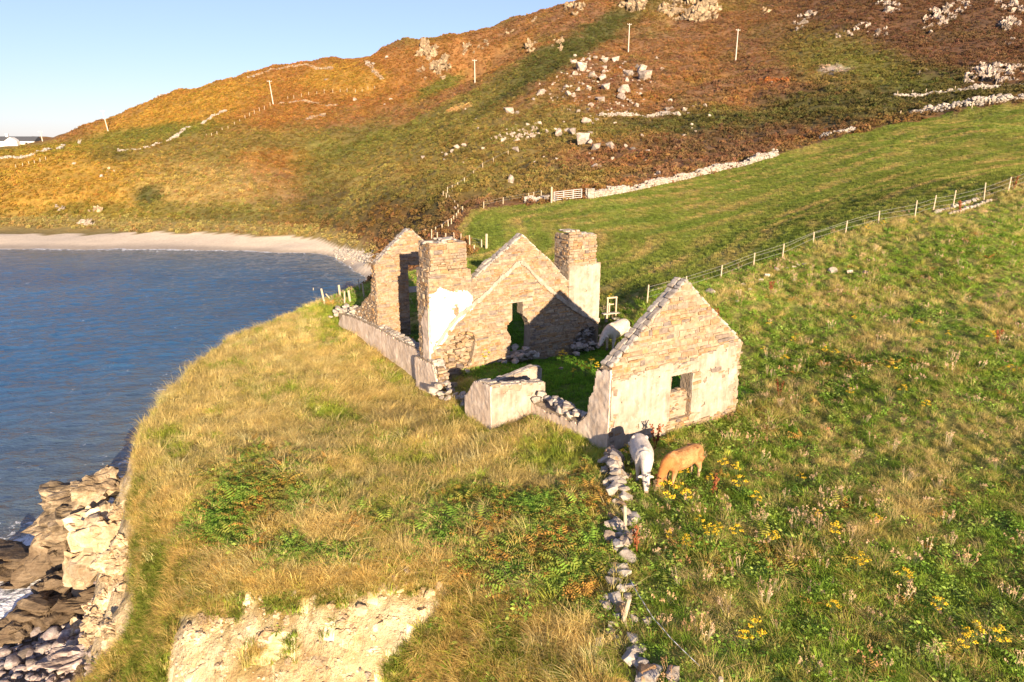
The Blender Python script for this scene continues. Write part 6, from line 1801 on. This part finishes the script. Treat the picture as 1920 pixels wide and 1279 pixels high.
def scatter(name, lib, pts, scl, tint, tilt=0.12, kind='stuff'):
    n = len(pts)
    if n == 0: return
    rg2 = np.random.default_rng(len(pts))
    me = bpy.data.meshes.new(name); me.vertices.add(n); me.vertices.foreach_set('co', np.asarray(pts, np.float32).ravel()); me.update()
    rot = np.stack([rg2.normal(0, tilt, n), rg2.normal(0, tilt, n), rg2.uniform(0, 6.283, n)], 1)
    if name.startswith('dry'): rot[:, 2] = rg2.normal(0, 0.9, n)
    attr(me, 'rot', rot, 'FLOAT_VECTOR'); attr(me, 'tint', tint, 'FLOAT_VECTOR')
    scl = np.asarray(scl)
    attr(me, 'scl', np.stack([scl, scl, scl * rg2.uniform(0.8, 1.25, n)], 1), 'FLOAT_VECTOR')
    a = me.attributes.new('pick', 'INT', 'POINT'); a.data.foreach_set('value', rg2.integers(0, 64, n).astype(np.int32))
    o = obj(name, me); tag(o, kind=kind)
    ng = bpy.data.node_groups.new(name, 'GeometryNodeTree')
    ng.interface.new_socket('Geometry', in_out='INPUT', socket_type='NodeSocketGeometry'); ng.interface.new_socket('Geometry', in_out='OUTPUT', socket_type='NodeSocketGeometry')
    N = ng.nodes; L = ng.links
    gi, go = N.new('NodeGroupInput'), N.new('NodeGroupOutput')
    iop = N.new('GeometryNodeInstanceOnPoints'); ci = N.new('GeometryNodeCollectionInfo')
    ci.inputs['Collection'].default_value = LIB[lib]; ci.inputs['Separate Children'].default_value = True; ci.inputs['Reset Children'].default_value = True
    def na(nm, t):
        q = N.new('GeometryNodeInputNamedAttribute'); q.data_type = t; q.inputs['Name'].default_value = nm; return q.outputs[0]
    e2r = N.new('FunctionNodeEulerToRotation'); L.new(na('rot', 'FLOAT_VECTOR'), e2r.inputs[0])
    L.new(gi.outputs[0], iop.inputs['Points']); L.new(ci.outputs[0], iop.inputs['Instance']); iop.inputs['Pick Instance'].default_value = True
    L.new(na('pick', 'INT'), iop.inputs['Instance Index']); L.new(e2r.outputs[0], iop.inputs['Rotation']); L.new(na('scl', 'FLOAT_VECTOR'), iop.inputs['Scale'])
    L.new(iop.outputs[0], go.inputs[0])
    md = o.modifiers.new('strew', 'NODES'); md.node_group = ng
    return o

def pblob(px, py, b):
    x, y, rx, ry = b[:4]; rot = R(b[4]) if len(b) > 4 else 0.0
    dx, dy = px - x, py - y; c, s = math.cos(rot), math.sin(rot)
    return np.exp(-(((dx * c + dy * s) / rx) ** 2 + ((-dx * s + dy * c) / ry) ** 2) * 0.9)
def pmax(px, py, bl):
    m = np.zeros(len(px))
    for b in bl: m = np.maximum(m, pblob(px, py, b))
    return m

# ------------------------------------------------------------------ the headland's own growth
def candidates(x0, x1, y0, y1, dens):
    n = int((x1 - x0) * (y1 - y0) * dens)
    return rng.uniform(x0, x1, n), rng.uniform(y0, y1, n)
cx, cy = [], []
for y0, y1, dn_ in ((10, 16, 34), (16, 24, 28), (24, 34, 20), (34, 46, 14), (46, 64, 10)):
    a, b = candidates(-24, min(52, 0.86 * y1 + 6), y0, y1, dn_); cx.append(a); cy.append(b)
cx, cy = np.concatenate(cx), np.concatenate(cy)
cz = hgt(cx, cy); px, py, pt = proj(cx, cy, cz)
m = (px > -220) & (px < 2240) & (py < 1480) & (py > 300)
m &= grid_pick(HEAD, cx, cy) & (grid_pick(QF, cx, cy) < 0.97)
bb = grid_pick(BARE, cx, cy); m &= bb < rng.uniform(0.15, 0.55, len(cx))
a_, b_ = to_ab(cx, cy)
walls = ((b_ > -0.05) & (b_ < 0.65) & (a_ > 0) & (a_ < 7.1)) | ((a_ > -0.0) & (a_ < 0.6) & (b_ > 0) & (b_ < 5.9)) | ((a_ > -2.1) & (a_ < 0.7) & (b_ > 5.5) & (b_ < 8.0)) | ((b_ > 12.95) & (b_ < 13.7) & (a_ > -1.65) & (a_ < 9.7)) | \
        ((b_ > 13) & (b_ < 14.6) & (((a_ > -1.7) & (a_ < 1)) | ((a_ > 7.2) & (a_ < 9.7)))) | ((b_ > 21.95) & (b_ < 22.7) & (a_ > -1.2) & (a_ < 3.6)) | ((a_ > -1.75) & (a_ < -0.7) & (b_ > 11.8) & (b_ < 30.2)) | ((a_ > 2.2) & (a_ < 5.1) & (b_ > 17.1) & (b_ < 17.8))
m &= ~walls
cx, cy, cz, px, py, a_, b_ = (q[m] for q in (cx, cy, cz, px, py, a_, b_))
N_ = len(cx)
n1 = fbm(cx / 2.2, cy / 2.2, 3, 61); n2 = fbm(cx / 0.8, cy / 0.8, 2, 62); n3 = fbm(cx / 6, cy / 6, 3, 63)
lawn = (a_ > 0.55) & (a_ < 9.6) & (b_ > 0.6) & (b_ < 22)
wallx = np.interp(py, [850, 945, 1050, 1165, 1280], [1140, 1163, 1166, 1155, 1215])
left = (px < wallx) & ((b_ < 1) | (a_ < 0)) & ~lawn
DRY = [(560, 680, 170, 70, 20), (480, 780, 170, 60, -15), (330, 760, 90, 130, 40), (760, 780, 160, 60, 20), (620, 860, 220, 45), (900, 860, 120, 40), (640, 730, 150, 50), (550, 1080, 330, 34, 2), (780, 1030, 90, 40), (730, 1000, 200, 30), (300, 900, 90, 120), (1080, 1240, 60, 70),
       (250, 1050, 60, 90), (620, 985, 90, 18), (1000, 900, 90, 20), (700, 640, 60, 40, 40), (860, 830, 60, 40)]
FERN = [(470, 930, 110, 60), (560, 870, 150, 30, -10), (420, 990, 70, 50), (700, 985, 110, 30), (1000, 960, 130, 60), (1060, 1010, 90, 60), (1080, 900, 60, 45), (830, 1000, 90, 40), (620, 1040, 130, 26), (950, 1060, 110, 50), (880, 940, 70, 30), (1090, 1110, 50, 60), (480, 850, 60, 22)]
LUSH = [(760, 705, 50, 22), (640, 600, 50, 22), (590, 760, 90, 30, 20), (260, 1180, 60, 60), (700, 850, 100, 25), (860, 780, 40, 16), (1040, 850, 90, 25), (320, 830, 30, 40)]
wd = 0.42 + 0.9 * pmax(px, py, DRY) + 0.55 * n1
wf = 0.0 + 1.22 * pmax(px, py, FERN) + 0.45 * n3 + 0.25 * n1
wl_ = 0.56 + 0.9 * pmax(px, py, LUSH) - 0.5 * n1
# right of the wall
STR_R = [(1850, 380, 200, 30, -20), (1600, 450, 160, 18, -22), (1380, 545, 120, 16, -25), (1560, 560, 140, 26), (1800, 830, 130, 50), (1660, 640, 90, 24), (1720, 940, 60, 60), (1480, 760, 60, 40), (1900, 600, 80, 40), (1640, 1010, 70, 30), (1380, 1150, 70, 40), (1560, 860, 70, 30)]
wdr = 0.24 + 0.6 * pmax(px, py, STR_R) + 0.28 * n1 + 0.15 * n3
wlr = 0.30 - 0.35 * n1 + 0.3 * n2
wgr = np.full(N_, 0.42) + 0.15 * n3
wfr = 0.10 + 0.5 * n3 - 0.1 * n1
u_ = rng.uniform(-0.42, 0.42, (4, N_))
cl = np.argmax(np.stack([wd + u_[0], wf + u_[1], wl_ + u_[2], np.full(N_, 0.24) + u_[3]]), 0)         # dry, fern, green, leafy
cr = np.argmax(np.stack([wdr + u_[0], wfr + u_[1] - 0.12, wgr + u_[2], wlr + u_[3]]), 0)
kind = np.where(left, cl, cr)
kind = np.where(lawn, 4, kind)
on_cliff = grid_pick(QF, cx, cy) > 0.05
kind = np.where(on_cliff & (kind == 1), 0, kind)
P3 = np.stack([cx, cy, cz], 1)
def tone(n, cols, seed):
    """pick between given leaf colours, drifting from patch to patch"""
    q = np.clip(0.5 + 0.9 * fbm(cx[n] / 1.6, cy[n] / 1.6, 3, seed) + rng.normal(0, 0.16, n.sum()), 0, 0.999) * (len(cols) - 1)
    i = q.astype(int); f = (q - i)[:, None]; c = np.array(cols)
    return c[i] * (1 - f) + c[np.minimum(i + 1, len(cols) - 1)] * f
k0 = (kind == 0)
scl0 = np.where(left, 1.0, 0.8) * rng.uniform(0.65, 1.25, N_) * np.clip(1.0 + 0.55 * n3 + 0.25 * n1, 0.6, 1.5) * (0.85 + 0.006 * cy)
sub = k0 & left
scatter('dry_grass', 'dry_grass', P3[sub], scl0[sub], tone(sub, [(0.680, 0.505, 0.182), (0.800, 0.639, 0.283), (0.525, 0.403, 0.124), (0.800, 0.706, 0.348)], 71))
sub = k0 & ~left
scatter('dry_grass_tufts', 'dry_grass', P3[sub], scl0[sub] * 0.9, tone(sub, [(0.440, 0.396, 0.095), (0.616, 0.495, 0.171), (0.726, 0.572, 0.257), (0.495, 0.363, 0.114)], 72))
sub = kind == 1
scatter('bracken', 'bracken', P3[sub], scl0[sub] * 0.72, tone(sub, [(0.131, 0.247, 0.044), (0.202, 0.336, 0.057), (0.237, 0.298, 0.066), (0.476, 0.247, 0.073), (0.167, 0.274, 0.053)], 73))
sub = (kind == 2) & left
scatter('green_grass', 'green_grass', P3[sub], scl0[sub] * 1.05, tone(sub, [(0.298, 0.396, 0.056), (0.458, 0.466, 0.085), (0.230, 0.349, 0.047), (0.620, 0.514, 0.113)], 74))
sub = (kind == 2) & ~left
scatter('meadow_grass', 'green_grass', P3[sub], scl0[sub] * 1.05, tone(sub, [(0.225, 0.377, 0.045), (0.328, 0.435, 0.062), (0.192, 0.320, 0.042), (0.451, 0.479, 0.087)], 75))
sub = kind == 3
scatter('leafy_weeds', 'leafy_weeds', P3[sub], scl0[sub] * 1.0, tone(sub, [(0.145, 0.277, 0.048), (0.223, 0.359, 0.059), (0.325, 0.416, 0.101), (0.190, 0.300, 0.059)], 76))
sub = kind == 4
scatter('lawn_grass', 'short_grass', P3[sub], scl0[sub] * 1.1, tone(sub, [(0.140, 0.308, 0.035), (0.190, 0.369, 0.042), (0.153, 0.320, 0.037)], 77))
sub = (~left) & (~lawn) & (rng.uniform(0, 1, N_) < 0.018 + 0.03 * (n3 > 0.1))
scatter('seeding_thistles', 'seeding_thistles', P3[sub], rng.uniform(0.5, 0.85, sub.sum()), tone(sub, [(0.46, 0.34, 0.22), (0.56, 0.44, 0.33), (0.40, 0.24, 0.14)], 78))
# turf clinging to the steep faces
ex, ey = rng.uniform(-20, 3, 60000), rng.uniform(12, 30, 60000)
eq = grid_pick(QF, ex, ey); eb = grid_pick(BARE, ex, ey)
mm = (eq > 0.04) & (eq < 0.97) & (eb < rng.uniform(0.1, 0.45, len(ex)))
ex, ey = ex[mm], ey[mm]
ez = hgt(ex, ey); en = fbm(ex / 1.4, ey / 1.4, 3, 79) + rng.normal(0, 0.15, len(ex))
gg = en > 0.0
scatter('bank_grass', 'green_grass', np.stack([ex, ey, ez], 1)[gg], rng.uniform(0.6, 1.0, gg.sum()), np.array([(0.20, 0.24, 0.045)]) * rng.uniform(0.6, 1.3, (gg.sum(), 1)), 0.35)
gg = ~gg
scatter('dry_bank_grass', 'dry_grass', np.stack([ex, ey, ez], 1)[gg], rng.uniform(0.5, 0.9, gg.sum()), np.array([(0.62, 0.45, 0.16)]) * rng.uniform(0.6, 1.2, (gg.sum(), 1)), 0.35)
# an overhanging fringe along the top of the bank
ex, ey = rng.uniform(-14, 2, 9000), rng.uniform(14, 25, 9000)
ee = grid_pick(DS, ex, ey); mm = (ee > -0.25) & (ee < 0.5)
ex, ey = ex[mm], ey[mm]
scatter('dry_grass_fringe', 'dry_grass', np.stack([ex, ey, hgt(ex, ey)], 1), rng.uniform(0.5, 0.95, len(ex)), np.array([(0.64, 0.46, 0.17)]) * rng.uniform(0.7, 1.2, (len(ex), 1)), 0.35)

# ------------------------------------------------------------------ pasture and hillside
fx, fy = rng.uniform(-12, 95, 110000), rng.uniform(38, 122, 110000)
mm = grid_pick(FIELD, fx, fy); fx, fy = fx[mm], fy[mm]
fz = hgt(fx, fy); qx, qy, _ = proj(fx, fy, fz); mm = (qx > 780) & (qx < 2050); fx, fy, fz = fx[mm], fy[mm], fz[mm]
fc = grid_pick(COLR, fx, fy) * rng.uniform(1.1, 1.9, (len(fx), 1))
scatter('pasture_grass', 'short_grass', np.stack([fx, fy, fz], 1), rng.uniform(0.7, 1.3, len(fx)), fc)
hx, hy = rng.uniform(-190, 260, 260000), rng.uniform(66, 345, 260000)
hz = hgt(hx, hy); qx, qy, qt = proj(hx, hy, hz)
mm = ~grid_pick(FIELD, hx, hy) & ~grid_pick(HEAD, hx, hy) & ~grid_pick(BEACH, hx, hy) & (hz > 1.3) & (qx > -40) & (qx < 1980) & (qy > -30)
hx, hy, hz, qt = hx[mm], hy[mm], hz[mm], qt[mm]
hc_ = grid_pick(COLR, hx, hy)
hn = fbm(hx / 9, hy / 9, 3, 81)
keep = rng.uniform(0, 1, len(hx)) < 0.62 + 0.5 * hn
hx, hy, hz, hc_, hn = hx[keep], hy[keep], hz[keep], hc_[keep], hn[keep]
hc_ = hc_ * rng.uniform(0.9, 1.5, (len(hx), 1)) * (1 + rng.normal(0, 0.08, (len(hx), 3)))
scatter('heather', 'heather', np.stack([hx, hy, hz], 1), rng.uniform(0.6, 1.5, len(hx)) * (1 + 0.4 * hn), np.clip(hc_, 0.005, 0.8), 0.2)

# ------------------------------------------------------------------ ragwort, docks
def ragwort_mesh(seed):
    r = random.Random(seed); st, fl = MB(), []
    for k in range(5):
        a = 6.283 * k / 5 + r.uniform(-.4, .4); h = r.uniform(0.5, 0.8); top = Vector((0.20 * math.cos(a), 0.20 * math.sin(a), h)) if k else Vector((0, 0, 0.85))
        st.tube([(0.02 * math.cos(a), 0.02 * math.sin(a), -0.05), (top.x * 0.4, top.y * 0.4, h * 0.5), tuple(top)], [0.010, 0.009, 0.006], 5)
        for q in range(7):
            z = r.uniform(0.1, 0.9) * h; c = Vector((top.x * z / h, top.y * z / h, z)); u = Vector((r.gauss(0, 1), r.gauss(0, 1), 0.3)).normalized() * r.uniform(0.07, 0.14); v = u.cross(Vector((0, 0, 1))) * 0.3
            st.add([c, c + u * .5 + v, c + u, c + u * .5 - v], [(0, 1, 2, 3)])
        m = MB()
        for q in range(22):
            c = top + Vector((r.gauss(0, 0.05), r.gauss(0, 0.05), r.uniform(-0.02, 0.05))); n = Vector((r.gauss(0, .35), r.gauss(0, .35) - .2, 1)).normalized(); u = n.orthogonal().normalized(); v = n.cross(u); s = r.uniform(0.020, 0.032)
            ring = [tuple(c + (u * math.cos(6.283 * j / 7) + v * math.sin(6.283 * j / 7)) * s) for j in range(7)]
            m.add(ring + [tuple(c + n * 0.012)], [(j, (j + 1) % 7, 7) for j in range(7)])
        me = bpy.data.meshes.new('flower_head'); me.from_pydata(m.v, [], m.f); me.update(); me.materials.append(MAT['ragwort_yellow']); fl.append(me)
    me = bpy.data.meshes.new('stems'); me.from_pydata(st.v, [], st.f); me.update(); me.materials.append(MAT['ragwort_green'])
    return me, fl
RAG = [ragwort_mesh(600 + i) for i in range(4)]
RW = [(1252, 950, 1.5, 'largest ragwort in full yellow flower just below the muzzles of the two front cattle'), (1286, 946, 1.0, 'yellow ragwort right beside the largest one'), (1277, 930, 0.9, 'yellow ragwort between the largest one and the tan bullock'), (1281, 896, 0.9, 'ragwort under the belly of the tan bullock'),
      (1385, 920, 1.0, 'ragwort by itself right of the tan bullock'), (1355, 882, 0.9, 'ragwort up the slope right of the tan bullock, left of two'), (1380, 886, 0.8, 'ragwort up the slope right of the tan bullock, right of two'), (1415, 946, 0.9, 'ragwort standing alone at mid slope below the gable corner'),
      (1176, 870, 1.3, 'tall ragwort between the tumbled wall and the white cow'), (1327, 1020, 1.1, 'yellow ragwort in the lower slope with brown seed beside it'), (1283, 1030, 0.9, 'ragwort beside the lower tumbled wall'), (1605, 1075, 1.1, 'ragwort low on the right slope with orange heads'),
      (910, 676, 1.3, 'ragwort against the foot of the middle gable'), (1055, 676, 1.2, 'ragwort in the ruin left of the grass floor'), (1098, 700, 1.2, 'ragwort in the ruin close to the front gable'), (1085, 690, 0.9, 'small ragwort in the middle of the grass floor')]
RW += [(x, y, s, None) for x, y, s in ((1380, 1008, .8), (1447, 1024, .9), (1530, 975, .7), (1565, 1008, .9), (1412, 1205, 1.1), (1395, 1212, .8), (1820, 1205, 1.0), (1870, 1212, .9), (1808, 1222, .8), (1692, 1098, .9), (1440, 612, .9), (1855, 640, 1.0), (1430, 662, .8), (1470, 680, .9), (1590, 742, .8), (1690, 738, .8), (1735, 768, .8), (1565, 668, .8),
       (1670, 698, .9), (1625, 430, .9), (1655, 420, .8), (1715, 420, .8), (1310, 985, .7), (1255, 1010, .6), (1345, 1000, .7), (1720, 612, .8), (1545, 662, .8), (1775, 630, .7), (1890, 700, .8), (1600, 600, .7), (1360, 640, .8), (1485, 640, .7), (1755, 1150, .8), (1560, 1150, .7), (1330, 905, .7), (1120, 690, .8), (1075, 700, .7), (1108, 680, .8), (1135, 700, .8), (1145, 560, .9), (1500, 905, .7), (1640, 985, .7))]
r = random.Random(8)
for k, (x, y, s, lab) in enumerate(RW):
    p, t = hit(x, y + 8)
    e = empty('ragwort_plant', tuple(p), r.uniform(0, 6.28)); s *= 0.8; e.scale = (s, s, s)
    tag(e, lab or 'small yellow ragwort scattered in the rough grass away from the cattle', 'ragwort', None if lab else 'ragwort scattered in the rough grass')
    st, fl = RAG[k % 4]
    obj('stems', st, None, e)
    for me in fl: obj('flower_head', me, None, e)
def dock_mesh(seed):
    r = random.Random(seed); m = MB()
    for k in range(3):
        a = r.uniform(0, 6.28); t = Vector((0.15 * math.cos(a), 0.15 * math.sin(a), r.uniform(0.6, 0.9)))
        m.tube([(0, 0, -0.05), tuple(t * 0.5), tuple(t)], [0.012, 0.01, 0.006], 5)
        for q in range(40):
            f = r.uniform(0.35, 1.0); c = t * f + Vector((r.gauss(0, .03), r.gauss(0, .03), 0)); u = Vector((r.gauss(0, 1), r.gauss(0, 1), r.gauss(0, 1))).normalized() * 0.035; v = u.orthogonal() * .7
            m.add([c - u, c + v, c + u, c - v], [(0, 1, 2, 3)])
    me = bpy.data.meshes.new('stalks'); me.from_pydata(m.v, [], m.f); me.update(); me.materials.append(MAT['dock_rust'])
    return me
DK = [dock_mesh(650 + i) for i in range(3)]
for k, (x, y, s, lab) in enumerate(((1228, 838, 1.3, 'dark rusty dock against the front gable behind the white cow'), (1335, 922, .9, 'rusty dock beside a ragwort right of the tan bullock'), (1195, 1035, 1.1, 'rust red dock by the middle of the tumbled wall'), (1460, 740, 1.0, 'rusty dock in the grass right of the gable corner'), (1345, 600, 1.1, 'rusty dock behind the slope of the front gable'),
                                    (1445, 545, 1.0, 'rusty dock on the old bank'), (1900, 350, 1.2, 'rusty dock by the last fence post at the right edge'), (1800, 395, 1.2, 'rusty dock among the heap of stones under the fence'), (1870, 640, .9, 'dock in the grass at the right edge'))):
    p, t = hit(x, y + 6); e = empty('dock_plant', tuple(p), r.uniform(0, 6)); e.scale = (s,) * 3; tag(e, lab, 'dock'); obj('stalks', DK[k % 3], None, e)
